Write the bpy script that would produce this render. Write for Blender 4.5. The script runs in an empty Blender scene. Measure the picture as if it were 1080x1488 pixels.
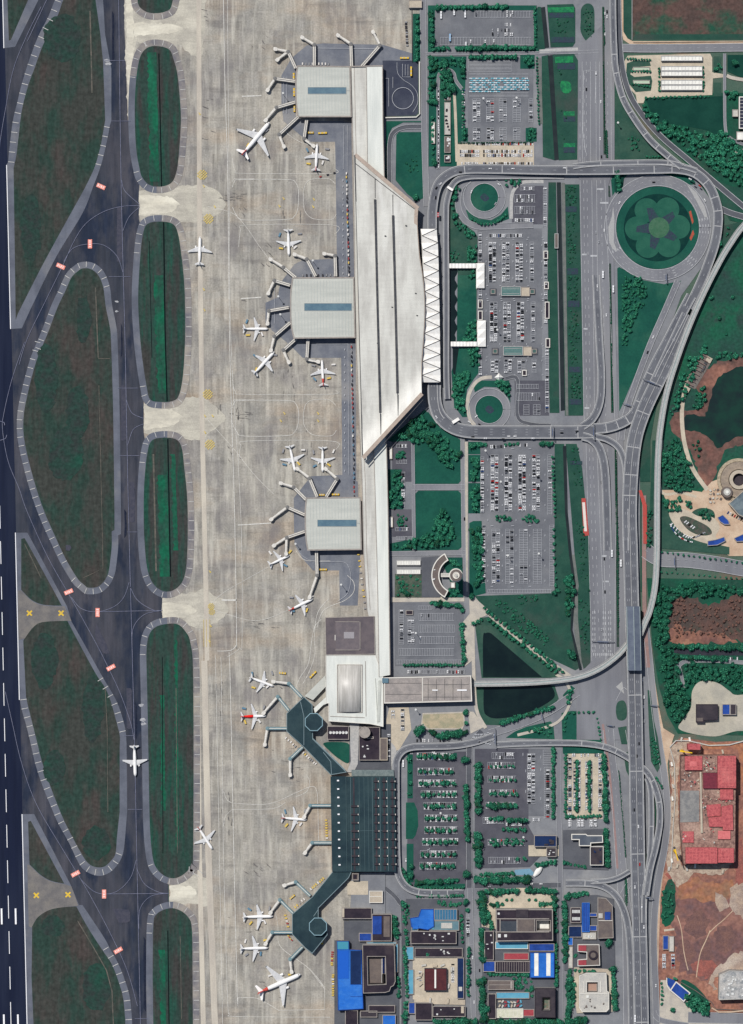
import bpy, math, random
from mathutils import Vector, Matrix
from mathutils.geometry import tessellate_polygon
random.seed(7)
sc = bpy.context.scene
COL = sc.collection
PI = math.pi
CX, CY = 540.0, 744.0          # plan units are metres; the plan origin is the north-west corner, y runs south

def lin(c):
    r = []
    for v in c:
        v = v / 255.0
        r.append(v / 12.92 if v <= 0.04045 else ((v + 0.055) / 1.055) ** 2.4)
    return (r[0], r[1], r[2], 1.0)

MATS = {}
def mat(name, c1, c2=None, c3=None, scale=0.03, stretch=(1, 1, 1), fine=0.12, fscale=0.6,
        rough=0.9, metal=0.0, lo=0.4, hi=0.62, lo3=0.55, hi3=0.7, scale3=0.012, spec=0.06, stretch3=None, streak=0.0, sscale=(0.14, 0.012, 1), blotch=False, slab=0, rnd=0):
    if name in MATS: return MATS[name]
    m = bpy.data.materials.new(name); m.use_nodes = True
    nt = m.node_tree; N = nt.nodes; L = nt.links
    b = N['Principled BSDF']
    b.inputs['Roughness'].default_value = rough
    b.inputs['Metallic'].default_value = metal
    b.inputs['Specular IOR Level'].default_value = spec
    tc = N.new('ShaderNodeTexCoord')
    def noise(sc_, st=(1, 1, 1), det=4.0, off=0.0):
        mp = N.new('ShaderNodeMapping'); L.new(tc.outputs['Object'], mp.inputs['Vector'])
        mp.inputs['Scale'].default_value = (sc_ * st[0], sc_ * st[1], sc_ * st[2])
        mp.inputs['Location'].default_value = (off, off * 0.7, 0)
        n = N.new('ShaderNodeTexNoise'); n.inputs['Scale'].default_value = 1.0
        n.inputs['Detail'].default_value = det; n.inputs['Roughness'].default_value = 0.62
        L.new(mp.outputs[0], n.inputs['Vector']); return n.outputs['Fac']
    def mr(s, a, b_, c, d):
        r = N.new('ShaderNodeMapRange'); L.new(s, r.inputs['Value'])
        for i, v in enumerate((a, b_, c, d)): r.inputs[i + 1].default_value = v
        return r.outputs[0]
    def mix(f, a, b_):
        x = N.new('ShaderNodeMix'); x.data_type = 'RGBA'
        L.new(f, x.inputs['Factor'])
        for s, k in ((a, 6), (b_, 7)):
            if isinstance(s, tuple): x.inputs[k].default_value = s
            else: L.new(s, x.inputs[k])
        return x.outputs[2]
    off = (hash_(name) % 97) * 1.7
    col = lin(c1)
    if c2: col = mix(mr(noise(scale, stretch, off=off), lo, hi, 0, 1), col, lin(c2))
    if c3: col = mix(mr(noise(scale3, stretch3 or stretch, off=off + 31), lo3, hi3, 0, 1), col, lin(c3))
    def scalev(col, fac):
        x = N.new('ShaderNodeMix'); x.data_type = 'RGBA'; x.blend_type = 'MULTIPLY'
        x.inputs['Factor'].default_value = 1.0
        if isinstance(col, tuple): x.inputs[6].default_value = col
        else: L.new(col, x.inputs[6])
        L.new(fac, x.inputs[7]); return x.outputs[2]
    if fine: col = scalev(col, mr(noise(fscale, det=3.0, off=off + 5), 0.25, 0.75, 1 - fine, 1 + fine))
    if streak: col = scalev(col, mr(noise(1.0, sscale, det=3.0, off=off + 9), 0.3, 0.7, 1 - streak, 1 + streak))
    if slab:        # single slabs cast in different batches
        for k, (sx, sy, am) in enumerate(((1/5.5, 1/40, slab), (1/11., 1/14., slab * .6))):
            mp = N.new('ShaderNodeMapping'); L.new(tc.outputs['Object'], mp.inputs['Vector']); mp.inputs['Scale'].default_value = (sx, sy, 0)
            fl_ = N.new('ShaderNodeVectorMath'); fl_.operation = 'FLOOR'; L.new(mp.outputs[0], fl_.inputs[0])
            wn = N.new('ShaderNodeTexWhiteNoise'); wn.noise_dimensions = '3D'; L.new(fl_.outputs[0], wn.inputs['Vector'])
            col = scalev(col, mr(wn.outputs['Value'], 0, 1, 1 - am, 1 + am))
    if rnd:         # every plant a little different
        oi = N.new('ShaderNodeObjectInfo'); col = scalev(col, mr(oi.outputs['Random'], 0, 1, 1 - rnd, 1 + rnd))
        col = scalev(col, mr(noise(.035, off=off + 3), .35, .65, 1 - rnd * .8, 1 + rnd * .8))
    if blotch:      # oil and tyre stains worn into slabs
        f1 = mr(noise(0.013, (1.5, .8, 1), det=5, off=off + 77), 0.50, 0.68, 0, .62)
        col = mix(f1, col, lin((112, 108, 110)))
        f2 = mr(noise(0.045, (.22, 1.6, 1), det=6, off=off + 123), 0.54, 0.72, 0, .5)
        col = mix(f2, col, lin((98, 94, 92)))
        f3 = mr(noise(0.05, (2.0, .22, 1), det=3, off=off + 211), 0.53, 0.70, 0, .45)
        col = mix(f3, col, lin((204, 200, 186)))
    if isinstance(col, tuple): b.inputs['Base Color'].default_value = col
    else: L.new(col, b.inputs['Base Color'])
    MATS[name] = m
    return m
def hash_(s):
    h = 7
    for ch in s: h = (h * 131 + ord(ch)) & 0xffffff
    return h

def area(p):
    return 0.5 * sum(p[i][0] * p[(i + 1) % len(p)][1] - p[(i + 1) % len(p)][0] * p[i][1] for i in range(len(p)))
def smooth(pts, closed=False, n=6):
    """Catmull-Rom through the points; a point (x, y, 1) stays a sharp corner."""
    P = [(p[0], p[1]) for p in pts]; S = [len(p) > 2 for p in pts]
    k = len(P); out = []
    for i in range(k if closed else k - 1):
        p1, p2 = P[i], P[(i + 1) % k]
        p0 = P[i - 1] if (i > 0 or closed) else p1
        p3 = P[(i + 2) % k] if (i + 2 < k or closed) else p2
        if S[i]: p0 = p1
        if S[(i + 1) % k]: p3 = p2
        if S[i] and S[(i + 1) % k]: out.append(p1); continue
        for j in range(n):
            t = j / n
            out.append(tuple(0.5 * ((2 * p1[a]) + (-p0[a] + p2[a]) * t + (2 * p0[a] - 5 * p1[a] + 4 * p2[a] - p3[a]) * t * t
                        + (-p0[a] + 3 * p1[a] - 3 * p2[a] + p3[a]) * t ** 3) for a in (0, 1)))
    if not closed: out.append(P[-1])
    return out
def offset(p, d):
    """grow (d>0) or shrink (d<0) a closed outline"""
    k = len(p); s = 1 if area(p) > 0 else -1; out = []
    for i in range(k):
        a, b, c = p[i - 1], p[i], p[(i + 1) % k]
        def nrm(u, v):
            dx, dy = v[0] - u[0], v[1] - u[1]; l = math.hypot(dx, dy) or 1e-6
            return (dy / l * s, -dx / l * s)
        n1, n2 = nrm(a, b), nrm(b, c)
        mx, my = n1[0] + n2[0], n1[1] + n2[1]; l2 = mx * mx + my * my
        f = min(2 / max(l2, 0.5), 2.5) if l2 > 1e-6 else 1
        out.append((b[0] + mx * f * d, b[1] + my * f * d))
    return out
def ell(cx, cy, rx, ry=None, n=48, a0=0, a1=360):
    ry = ry or rx
    full = abs(a1 - a0) >= 360
    return [(cx + rx * math.cos(math.radians(a0 + (a1 - a0) * i / (n if full else n - 1))),
             cy + ry * math.sin(math.radians(a0 + (a1 - a0) * i / (n if full else n - 1)))) for i in range(n)]
def rect(x0, y0, x1, y1): return [(x0, y0), (x1, y0), (x1, y1), (x0, y1)]
def rrect(cx, cy, l, w, ang):
    c, s = math.cos(ang), math.sin(ang)
    return [(cx + x * c - y * s, cy + x * s + y * c) for x, y in ((-l/2, -w/2), (l/2, -w/2), (l/2, w/2), (-l/2, w/2))]
def resample(pts, step):
    out = [pts[0]]; acc = 0; dirs = []
    for a, b in zip(pts, pts[1:]):
        l = math.hypot(b[0]-a[0], b[1]-a[1]); t = step - acc
        while t <= l:
            out.append((a[0] + (b[0]-a[0]) * t / l, a[1] + (b[1]-a[1]) * t / l)); t += step
        acc = (acc + l) % step if l else acc
    return out
def plen(pts): return sum(math.hypot(b[0]-a[0], b[1]-a[1]) for a, b in zip(pts, pts[1:]))
def sides(pts):
    """unit normals along an open line"""
    out = []
    for i in range(len(pts)):
        a = pts[max(i-1, 0)]; b = pts[min(i+1, len(pts)-1)]
        dx, dy = b[0]-a[0], b[1]-a[1]; l = math.hypot(dx, dy) or 1e-6
        out.append((-dy / l, dx / l))
    return out
def shift(pts, d):
    return [(p[0] + n[0] * d, p[1] + n[1] * d) for p, n in zip(pts, sides(pts))]
def ragged(p, amp=2.0, step=5.0, seed=1):
    """an uneven natural edge"""
    r = random.Random(seed); q = resample(list(p) + [p[0]], step)[:-1]
    return [(x + r.uniform(-amp, amp), y + r.uniform(-amp, amp)) for x, y in q]
def inside(p, poly):
    x, y = p; c = False; j = len(poly) - 1
    for i in range(len(poly)):
        xi, yi = poly[i]; xj, yj = poly[j]
        if (yi > y) != (yj > y) and x < (xj - xi) * (y - yi) / (yj - yi) + xi: c = not c
        j = i
    return c

class MB:
    """collects shapes, then links them as ONE mesh object. plan=True: coordinates are plan metres (y south)."""
    def __init__(s, plan=True): s.v = []; s.f = []; s.m = []; s.plan = plan; s.k = 0
    def nz(s):
        s.k = (s.k + 1) % 3; return s.k * 0.035
    def add(s, vs, fs, m=0):
        o = len(s.v); s.v += vs
        for f in fs: s.f.append([o + i for i in f]); s.m.append(m)
        return s
    def poly(s, p, z=0.0, m=0, holes=(), up=True):
        loops = [[Vector((q[0], q[1], 0)) for q in l] for l in [p] + list(holes)]
        if s.plan and z < 2: z += s.nz()
        tris = tessellate_polygon(loops); flat = [q for l in loops for q in l]
        vs = [(q[0], q[1], z) for q in flat]; fs = []
        for t in tris:
            a, b, c = (flat[i] for i in t)
            cr = (b[0]-a[0])*(c[1]-a[1]) - (c[0]-a[0])*(b[1]-a[1])
            if abs(cr) < 1e-9: continue
            fs.append(t if (cr > 0) == (up != s.plan) else (t[0], t[2], t[1]))
        return s.add(vs, fs, m)
    def prism(s, p, z0, z1, m=0, ms=None, holes=(), zt=None):
        ms = m if ms is None else ms
        s.poly(p, z1, m, holes)
        for l in [p] + list(holes):
            k = len(l); vs = [(q[0], q[1], z0) for q in l] + [(q[0], q[1], z1) for q in l]
            fs = [(i, (i+1) % k, k + (i+1) % k, k + i) for i in range(k)]
            ccw = (area(l) > 0) == (l is p)
            if ccw == s.plan: fs = [f[::-1] for f in fs]
            s.add(vs, fs, ms)
        return s
    def box(s, cx, cy, sx, sy, z0, z1, ang=0.0, m=0, ms=None): return s.prism(rrect(cx, cy, sx, sy, ang), z0, z1, m, ms)
    def ribbon(s, pts, w, z=0.0, m=0):
        n = sides(pts); h = w / 2
        zz = z if isinstance(z, list) else [z + (s.nz() if s.plan and z < 2 else 0)] * len(pts)
        vs = []
        for p, q, c in zip(pts, n, zz): vs += [(p[0]+q[0]*h, p[1]+q[1]*h, c), (p[0]-q[0]*h, p[1]-q[1]*h, c)]
        fs = [(2*i, 2*i+1, 2*i+3, 2*i+2) for i in range(len(pts)-1)]
        if s.plan: fs = [f[::-1] for f in fs]
        return s.add(vs, fs, m)
    def strip(s, pts, off, w, z0, z1, m=0):
        """a closed bar w wide from z0 to z1 along a line, shifted sideways by off; z0/z1 may be lists"""
        k = len(pts)
        a = z0 if isinstance(z0, list) else [z0] * k
        b = z1 if isinstance(z1, list) else [z1] * k
        n = sides(pts); vs = []
        for i in range(k):
            p, q = pts[i], n[i]
            l = (p[0]+q[0]*(off-w/2), p[1]+q[1]*(off-w/2)); r = (p[0]+q[0]*(off+w/2), p[1]+q[1]*(off+w/2))
            vs += [(l[0], l[1], a[i]), (r[0], r[1], a[i]), (r[0], r[1], b[i]), (l[0], l[1], b[i])]
        fs = []
        for i in range(k-1):
            o = 4*i
            for j in range(4): fs.append((o+j, o+(j+1) % 4, o+4+(j+1) % 4, o+4+j))
        fs += [(3, 2, 1, 0), (4*(k-1), 4*(k-1)+1, 4*(k-1)+2, 4*(k-1)+3)]
        if not s.plan: pass
        return s.add(vs, fs, m)
    def line(s, pts, w, z, m=0, on=0, off=0):
        if not on: return s.ribbon(pts, w, z, m)
        L = plen(pts); q = resample(pts, 1.0) if L > 3 else pts
        per = on + off; i = 0
        while i < len(q) - 2:
            seg = q[int(i): int(i + on) + 1]
            if len(seg) > 1: s.ribbon(seg, w, z, m)
            i += per
        return s
    def tube(s, p, q, r0, r1=None, n=8, m=0, caps=True):
        r1 = r0 if r1 is None else r1
        a, b = Vector(p), Vector(q); d = (b - a)
        if d.length < 1e-6: return s
        d.normalize(); u = d.orthogonal().normalized(); w = d.cross(u)
        vs = []
        for c, r in ((a, r0), (b, r1)):
            for i in range(n):
                t = 2*PI*i/n; e = c + (u*math.cos(t) + w*math.sin(t)) * r; vs.append(tuple(e))
        fs = [(i, (i+1) % n, n+(i+1) % n, n+i) for i in range(n)]
        if caps: fs += [tuple(range(n))[::-1], tuple(range(n, 2*n))]
        return s.add(vs, fs, m)
    def lathe(s, cx, cy, prof, n=24, m=0):
        """prof: (radius, z) from bottom to top"""
        vs = [(cx + r*math.cos(2*PI*i/n), cy + r*math.sin(2*PI*i/n), z) for r, z in prof for i in range(n)]
        fs = [(j*n+i, j*n+(i+1) % n, (j+1)*n+(i+1) % n, (j+1)*n+i) for j in range(len(prof)-1) for i in range(n)]
        fs.append(tuple((len(prof)-1)*n+i for i in range(n)))
        if s.plan: fs = [f[::-1] for f in fs]
        return s.add(vs, fs, m)
    def mesh(s, name, mats, origin=(0, 0, 0), smooth_=False):
        me = bpy.data.meshes.new(name)
        if s.plan: vs = [(x - CX - origin[0], CY - y - origin[1], z - origin[2]) for x, y, z in s.v]
        else: vs = s.v
        me.from_pydata(vs, [], s.f)
        for m in (mats if isinstance(mats, (list, tuple)) else [mats]): me.materials.append(m)
        me.polygons.foreach_set('material_index', s.m)
        if smooth_: me.polygons.foreach_set('use_smooth', [True] * len(s.f))
        me.update(); return me
    def build(s, name, mats, parent=None, origin=None, smooth_=False):
        """parent: part of that thing (its Empty stands at the plan point parent['o'])"""
        org = origin or (0, 0, 0)
        if parent is not None and s.plan: org = tuple(WORG[parent.name])
        o = bpy.data.objects.new(name, s.mesh(name, mats, org, smooth_)); COL.objects.link(o)
        if parent is not None: o.parent = parent
        else: o.location = org
        if parent is not None: WORG[o.name] = org if s.plan else WORG.get(parent.name, (0, 0, 0))
        return o
WORG = {}
LABELS = {}
def tag(o, label, cat, group=None, kind=None):
    label = ' '.join(label.split())
    if kind is None:
        LABELS.setdefault(label, []).append(o.name)
    o['label'] = label; o['category'] = cat
    if group: o['group'] = group
    if kind: o['kind'] = kind
    return o
def thing(name, px, py, label, cat, group=None, z=0.0):
    o = bpy.data.objects.new(name, None); COL.objects.link(o)
    o.empty_display_size = 1.0
    o.location = (px - CX, CY - py, z); WORG[o.name] = (px - CX, CY - py, z)
    return tag(o, label, cat, group)
HM = {}
def cells(mb, f):
    xs = [mb.v[i][0] for i in f]; ys = [mb.v[i][1] for i in f]
    for i in range(max(-12, int(min(xs) // 8)), min(148, int(max(xs) // 8)) + 1):
        for j in range(max(-12, int(min(ys) // 8)), min(198, int(max(ys) // 8)) + 1): yield (i, j)
def settle(mb):
    """lay a flat sheet on top of whatever sheets lie under it"""
    cs = set()
    for f in mb.f: cs.update(cells(mb, f))
    base = max([HM.get(c, 0.0) for c in cs] or [0.0]) + 0.04
    z0 = min(v[2] for v in mb.v); mb.v = [(x, y, z - z0 + base) for x, y, z in mb.v]
    top = max(v[2] for v in mb.v)
    for c in cs: HM[c] = top
def gz(x, y): return HM.get((int(x // 8), int(y // 8)), 0.0)
def struct(name, mb, mats):
    if name != 'ground': settle(mb)
    o = mb.build(name, mats); o['kind'] = 'structure'; return o
def stuff(name, mb, mats, label, cat, smooth_=False):
    o = mb.build(name, mats, smooth_=smooth_); return tag(o, label, cat, kind='stuff')
def mono(name, mb, mats, px, py, label, cat, group=None, z=0.0):
    """a thing that is one mesh, origin at its base"""
    o = mb.build(name, mats, origin=(px - CX, CY - py, z)); return tag(o, label, cat, group)
ZL = [0.10]
def layer(step=0.02):
    return 0.1
ORD = ['first', 'second', 'third', 'fourth', 'fifth', 'sixth', 'seventh', 'eighth', 'ninth', 'tenth', 'eleventh', 'twelfth',
       'thirteenth', 'fourteenth', 'fifteenth', 'sixteenth', 'seventeenth', 'eighteenth', 'nineteenth', 'twentieth']
def ordn(i):
    if i < 20: return ORD[i]
    T = ['twenty', 'thirty', 'forty', 'fifty', 'sixty', 'seventy', 'eighty', 'ninety']
    t, u = divmod(i + 1, 10)
    return (T[t-2] + '-' + ORD[u-1]) if u else {2: 'twentieth', 3: 'thirtieth', 4: 'fortieth', 5: 'fiftieth', 6: 'sixtieth', 7: 'seventieth', 8: 'eightieth', 9: 'ninetieth'}[t]
M_base  = mat('ground_soil', (84, 100, 88), (66, 92, 80), (110, 96, 84), scale=0.02, fine=0.2)
M_taxi  = mat('taxiway_asphalt', (57, 61, 70), (74, 74, 81), (42, 49, 64), scale=0.016, stretch=(1.5, .5, 1), fine=0.10, streak=0.16, sscale=(0.16, 0.008, 1), lo3=.48, hi3=.62, scale3=.02, slab=.05)
M_run   = mat('runway_asphalt', (28, 34, 53), (37, 43, 60), scale=0.02, stretch=(2, .2, 1), fine=0.08, streak=0.12, sscale=(0.12, 0.004, 1))
M_shld  = mat('shoulder_asphalt', (104, 108, 118), (90, 94, 104), (122, 122, 124), scale=0.03, fine=0.08, streak=.05)
M_shld2 = mat('shoulder_worn', (142, 136, 130), (112, 110, 114), (168, 160, 146), scale=0.04, fine=0.10, streak=.06)
M_infd  = mat('infield_grass', (60, 63, 59), (45, 64, 57), (70, 64, 61), scale=0.026, stretch=(1.3, .5, 1), fine=0.34, fscale=0.16, streak=.14, sscale=(.3, .03, 1), lo=.44, hi=.60, scale3=0.016, lo3=.53, hi3=.68)
M_infg  = mat('strip_grass', (48, 66, 60), (36, 74, 62), (60, 60, 58), scale=0.04, stretch=(2.2, .3, 1), fine=0.30, fscale=0.2, lo=.48, hi=.62, scale3=0.03, lo3=.46, hi3=.62, streak=.14, sscale=(.3, .03, 1))
M_aprn  = mat('apron_concrete', (163, 158, 147), (143, 140, 133), (166, 148, 126), scale=0.022, stretch=(1.3, .8, 1), fine=0.22, fscale=0.4, scale3=0.007, lo3=.50, hi3=.72, stretch3=(.6, 1.4, 1), streak=0.13, sscale=(0.22, 0.014, 1), blotch=True, slab=.12)
M_brite = mat('bright_concrete', (206, 200, 182), (182, 177, 163), (222, 217, 199), scale=0.05, stretch=(.5, 1.4, 1), fine=0.10, fscale=0.3, streak=.06, sscale=(.02, .2, 1))
M_stain = mat('apron_dark_concrete', (140, 135, 132), (122, 118, 120), scale=0.03, fine=0.10, streak=.1)
M_brown = mat('apron_brown_concrete', (174, 152, 130), (158, 142, 128), scale=0.03, stretch=(.3, 1, 1), fine=0.10, streak=.08)
M_white = mat('white_paint', (235, 235, 235), fine=0.08)
M_faint = mat('worn_white_paint', (168, 170, 178), (150, 152, 164), scale=.3, fine=0.1)
M_cream = mat('worn_cream_paint', (212, 210, 202), (186, 183, 175), scale=.3, fine=0.08)
M_yell  = mat('yellow_paint', (222, 186, 62), (200, 170, 80), scale=.4, fine=0.15)
M_pink  = mat('faded_red_paint', (226, 132, 118), (236, 166, 150), scale=.5, fine=0.1)
M_drain = mat('dark_drain', (14, 22, 24), fine=.1)
M_conc2 = mat('old_concrete', (120, 116, 112), (104, 102, 102), (134, 128, 118), scale=0.06, fine=.12)

g = MB(); g.poly(rect(-3400, -3200, 4500, 4700), 0.0); struct('ground', g, M_base)
g = MB(); g.poly(rect(-260, -900, 245, 2400), layer()); struct('taxiway', g, M_taxi)
g = MB(); g.poly([(-60, -900), (-19, -900), (42, 1750), (0, 1750), (-60, 1750)], layer()); g.poly([(-19, -900), (-14.9, -900), (46, 1750), (42, 1750)], ZL[0])
struct('runway', g, M_run)
g = MB()
APR = [(181, -900), (181, 40), (183, 90), (186, 175), (196, 175), (205, 240), (202, 280), (202, 318), (205, 330), (209, 588), (209, 628), (214, 660), (222, 845), (236, 868), (236, 905),
       (246, 1283), (246, 1312), (262, 1330), (270, 1500), (290, 2400), (492, 2400), (492, 1480), (520, 1270), (560, 1120), (560, 90), (610, 90), (612, -900)]
g.poly(APR, layer()); struct('apron', g, M_aprn)
g = MB()
for p in ([(182, -20), (300, -20), (300, 20), (292, 90), (262, 66), (196, 60), (198, 176), (187, 176), (183, 90)], [(203, 279), (290, 268), (316, 276), (330, 296), (318, 312), (288, 322), (203, 318)], [(210, 588), (292, 576), (318, 594), (330, 608), (316, 620), (292, 640), (210, 629)], [(237, 871), (296, 856), (326, 872), (334, 888), (318, 902), (296, 914), (237, 903)], [(247, 1282), (292, 1268), (310, 1288), (304, 1316), (247, 1313)]):
    g.poly(ragged(p, 2.2, 6, len(p)), 0)
struct('worn_concrete', g, mat('worn_bright_concrete', (186, 181, 166), (168, 163, 151), (200, 194, 178), scale=.05, fine=.16, streak=.1, sscale=(.03, .25, 1)))
g = MB()
for p in ([(183, -20), (194, -20), (195, 174), (188, 174), (184, 90)], [(194, 33), (250, 34), (268, 42), (250, 48), (196, 53)], [(203, 283), (250, 286), (262, 296), (250, 308), (203, 314)], [(210, 592), (252, 595), (268, 606), (252, 618), (210, 625)], [(237, 875), (276, 878), (288, 887), (274, 896), (237, 900)], [(247, 1286), (280, 1288), (288, 1298), (278, 1306), (247, 1310)]):
    g.poly(ragged(p, 1.4, 4, len(p) + 3), 0)
struct('concrete_crossing', g, M_brite)
zb = layer(); g = MB()
g.ribbon([(289, -20), (290, 300), (294, 620), (300, 880), (301, 960)], 7, zb)
g.ribbon([(297, 960), (303, 1240), (313, 1500)], 9, zb)
g.ribbon([(287, 960), (290, 1240), (296, 1500)], 7, zb)
struct('concrete_band', g, mat('pale_concrete_band', (196, 188, 172), (176, 168, 156), scale=.05, stretch=(1, .2, 1), fine=.1))
g = MB(); rs = random.Random(8)
def skid(x, y, l, a, w): q = rrect(x, y, l, w, a); g.poly(ragged(q, w * .3, 2.5, int(x * y) % 99), 0)
for x, y, n, sx, sy, a in ((346, 286, 12, 12, 5, .05), (350, 608, 14, 14, 9, .03), (326, 288, 6, 8, 4, 0), (345, 600, 5, 2, 10, 1.57), (298, 30, 4, 5, 20, .3), (318, 592, 4, 4, 6, 1.5), (305, 160, 6, 8, 50, .2), (376, 62, 5, 14, 12, .75), (384, 370, 7, 14, 16, .75), (345, 315, 5, 10, 14, .75), (340, 655, 6, 16, 20, .85), (352, 437, 4, 8, 2, 0), (318, 1010, 8, 6, 30, 1.5), (330, 1180, 8, 9, 40, 1.5), (380, 905, 9, 34, 8, .05), (372, 1258, 8, 22, 16, .6), (420, 1120, 9, 30, 40, .2), (390, 990, 8, 24, 10, .4), (455, 600, 7, 10, 60, 1.5), (420, 560, 6, 8, 30, 1.5), (425, 300, 6, 30, 20, 1.5), (360, 1340, 7, 30, 20, .1), (400, 1440, 7, 40, 14, .2)):
    for _ in range(n): skid(x + rs.uniform(-sx, sx), y + rs.uniform(-sy, sy), rs.uniform(3, 12), a + rs.uniform(-.2, .2), rs.uniform(.5, 1.5))
struct('oil_stain', g, mat('oil_stained_concrete', (118, 115, 110), (100, 97, 96), scale=.3, fine=.25))
M_srv = mat('service_tarmac', (120, 123, 129), (104, 108, 117), (136, 136, 137), scale=.05, fine=.10, streak=.05)
zb = layer(); g = MB()
for p in ([(446, 66), (470, 63), (556, 65), (608, 80), (608, 96), (510, 96), (430, 102), (430, 170), (446, 176), (500, 176), (500, 177), (511, 178), (511, 248), (488, 248), (488, 206), (448, 206), (436, 196), (412, 176), (409, 150), (409, 110), (424, 84)],
          [(487, 206), (511, 206), (515, 404), (495, 404), (490, 404), (488, 250)],
          [(440, 378), (489, 376), (490, 404), (515, 404), (517, 494), (518, 730), (498, 732), (496, 520), (440, 520), (420, 500), (395, 480), (386, 466), (386, 440), (404, 432), (407, 412), (428, 384)],
          [(452, 692), (498, 690), (520, 700), (524, 800), (524, 804), (520, 880), (494, 880), (493, 829), (455, 829), (440, 812), (428, 790), (427, 745), (427, 724)]):
    g.poly(p, zb)
struct('service_tarmac', g, M_srv)
g = MB(); g.poly([(556, 88), (608, 88), (608, 164), (604, 168), (559, 169)], layer()); struct('bus_yard_tarmac', g, mat('dark_tarmac', (68, 72, 84), (58, 62, 76), (84, 86, 96), scale=.06, fine=.1))

TICK = MB()
def island(outer, width, mg, sharp=False, ms=None, name='infield_lawn', ticks=(), n=6, inner=None, edge=True):
    o = outer if sharp else smooth(outer, True, n)
    g1 = MB(); g1.poly(o, layer()); struct('taxiway_shoulder', g1, ms or M_shld)
    i = inner or offset(o, -width)
    g2 = MB(); g2.poly(i, layer()); struct(name, g2, mg)
    return o
def ticks(line, w, step, inward, wd=1.0):
    """short bars across the shoulder along its outer edge"""
    q = resample(smooth(line, False, 8), step); n = sides(q)
    for p, d in zip(q, n):
        TICK.ribbon([(p[0], p[1]), (p[0] + d[0] * w * inward, p[1] + d[1] * w * inward)], wd, ZT)
A = [(4.5, -200), (5, 0), (5.5, 70), (22, 68), (56, 0), (150, -200)]
g1 = MB(); g1.poly(A, layer()); struct('taxiway_shoulder', g1, M_shld)
g1 = MB(); g1.poly([(10, -200), (11, 0), (13, 59), (16, 58), (41, 0), (130, -200)], layer()); struct('infield_lawn', g1, M_infd)
B_l = [(110, -60), (92, -25), (80, 0), (70, 25), (57, 50), (47, 75), (40, 95), (31, 125), (25, 150), (19, 175), (15, 205), (12, 236)]
B_o = smooth(B_l) + [(9, 240), (15.5, 478), (32, 477)] + smooth([(32, 477), (49, 440), (82, 373), (120, 310), (136, 270), (147, 240), (155, 208), (160, 182)]) + [(162, 175), (162, 100), (153, 50), (150, 0), (150, -60)]
B_i = smooth([(120, -60), (104, -25), (92, 0), (85, 20), (75, 42), (62, 67), (50, 100), (41, 125), (32, 160), (27, 200), (24, 225), (20, 244)]) + [(20, 248), (23, 465), (26, 456)] + smooth([(26, 456), (60, 389), (92, 330), (112, 294), (125, 270), (138, 242), (147, 210)]) + [(153, 175), (150, 90), (146, 50), (139, 0), (139, -60)]
island(B_o, 9, M_infd, True, inner=B_i)
C_o = smooth([(132, 381), (145, 388), (154, 400), (160, 418), (163, 443), (169, 473), (171, 496), (174, 596), (176, 744, 1), (176, 776, 1), (172, 778, 1), (172, 794), (170, 814), (167, 834), (160, 849), (150, 859), (140, 863), (125, 863), (115, 856), (105, 846),
     (87, 816), (72, 784), (57, 750), (45, 716), (35, 681), (27, 646), (24.5, 621), (26, 596), (31, 571), (37, 546), (46, 516), (61, 480), (75, 443), (86, 420), (96, 398), (107, 387), (117, 381)], True, 4)
island(C_o, 9.5, M_infd, True)
D_o = [(22, 774), (40, 774)] + smooth([(40, 774), (66, 822), (98, 882)]) + [(104, 903)] + smooth([(104, 903), (125, 940), (150, 985), (165, 1010), (174, 1030), (182, 1058), (184, 1080)]) + [(185, 1180), (184, 1192), (182, 1217)] + smooth([(182, 1217), (179, 1240), (172, 1255), (162, 1266), (150, 1272), (139, 1272), (125, 1266), (115, 1255), (100, 1224), (85, 1197), (75, 1174), (62, 1142), (52, 1112), (45, 1082), (39, 1057), (32, 1032), (29, 1017)]) + [(27.5, 1017)]
g1 = MB(); g1.poly(D_o, layer()); struct('taxiway_shoulder', g1, M_shld)
zb = layer()
g2 = MB(); g2.poly([(31, 783), (36, 782)] + smooth([(36, 782), (60, 825), (90, 880)]) + smooth([(78, 880), (60, 878), (45, 871), (31, 857)]), zb)
g2.poly([(34, 931)] + smooth([(37, 926), (48, 912), (62, 904), (98, 902)]) + smooth([(100, 906), (118, 940), (140, 980), (152, 998), (160, 1016), (167, 1040), (174, 1068), (174, 1086)]) + [(174, 1180), (170, 1217)] +
        smooth([(170, 1217), (168, 1240), (162, 1250), (152, 1259), (140, 1260), (128, 1254), (116, 1236), (96, 1198), (84, 1170), (71, 1136), (61, 1106), (54, 1078), (47, 1050), (41, 1026), (38, 1012)]), zb)
struct('infield_lawn', g2, M_infd)
g2 = MB(); g2.poly([(26, 858)] + smooth([(31, 858), (45, 872), (60, 879), (80, 881), (94, 881)]) + [(104, 902)] + smooth([(98, 902), (62, 904), (48, 912), (36, 928)]) + [(27, 930)], layer()); struct('closed_concrete_taxiway', g2, M_conc2)
F_o = [(31, 1183), (50, 1183), (103, 1286), (115, 1315), (120, 1315)] + smooth([(120, 1315), (150, 1360), (162, 1382), (172, 1400), (182, 1425), (189, 1450), (192, 1480)]) + [(194, 1560), (40, 1560), (33.5, 1240)]
g1 = MB(); g1.poly(F_o, layer()); struct('taxiway_shoulder', g1, M_shld)
zb = layer(); g2 = MB()
g2.poly([(41, 1194), (45, 1193), (93, 1283)] + smooth([(93, 1284), (75, 1280), (60, 1272), (43, 1256)]), zb)
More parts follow.
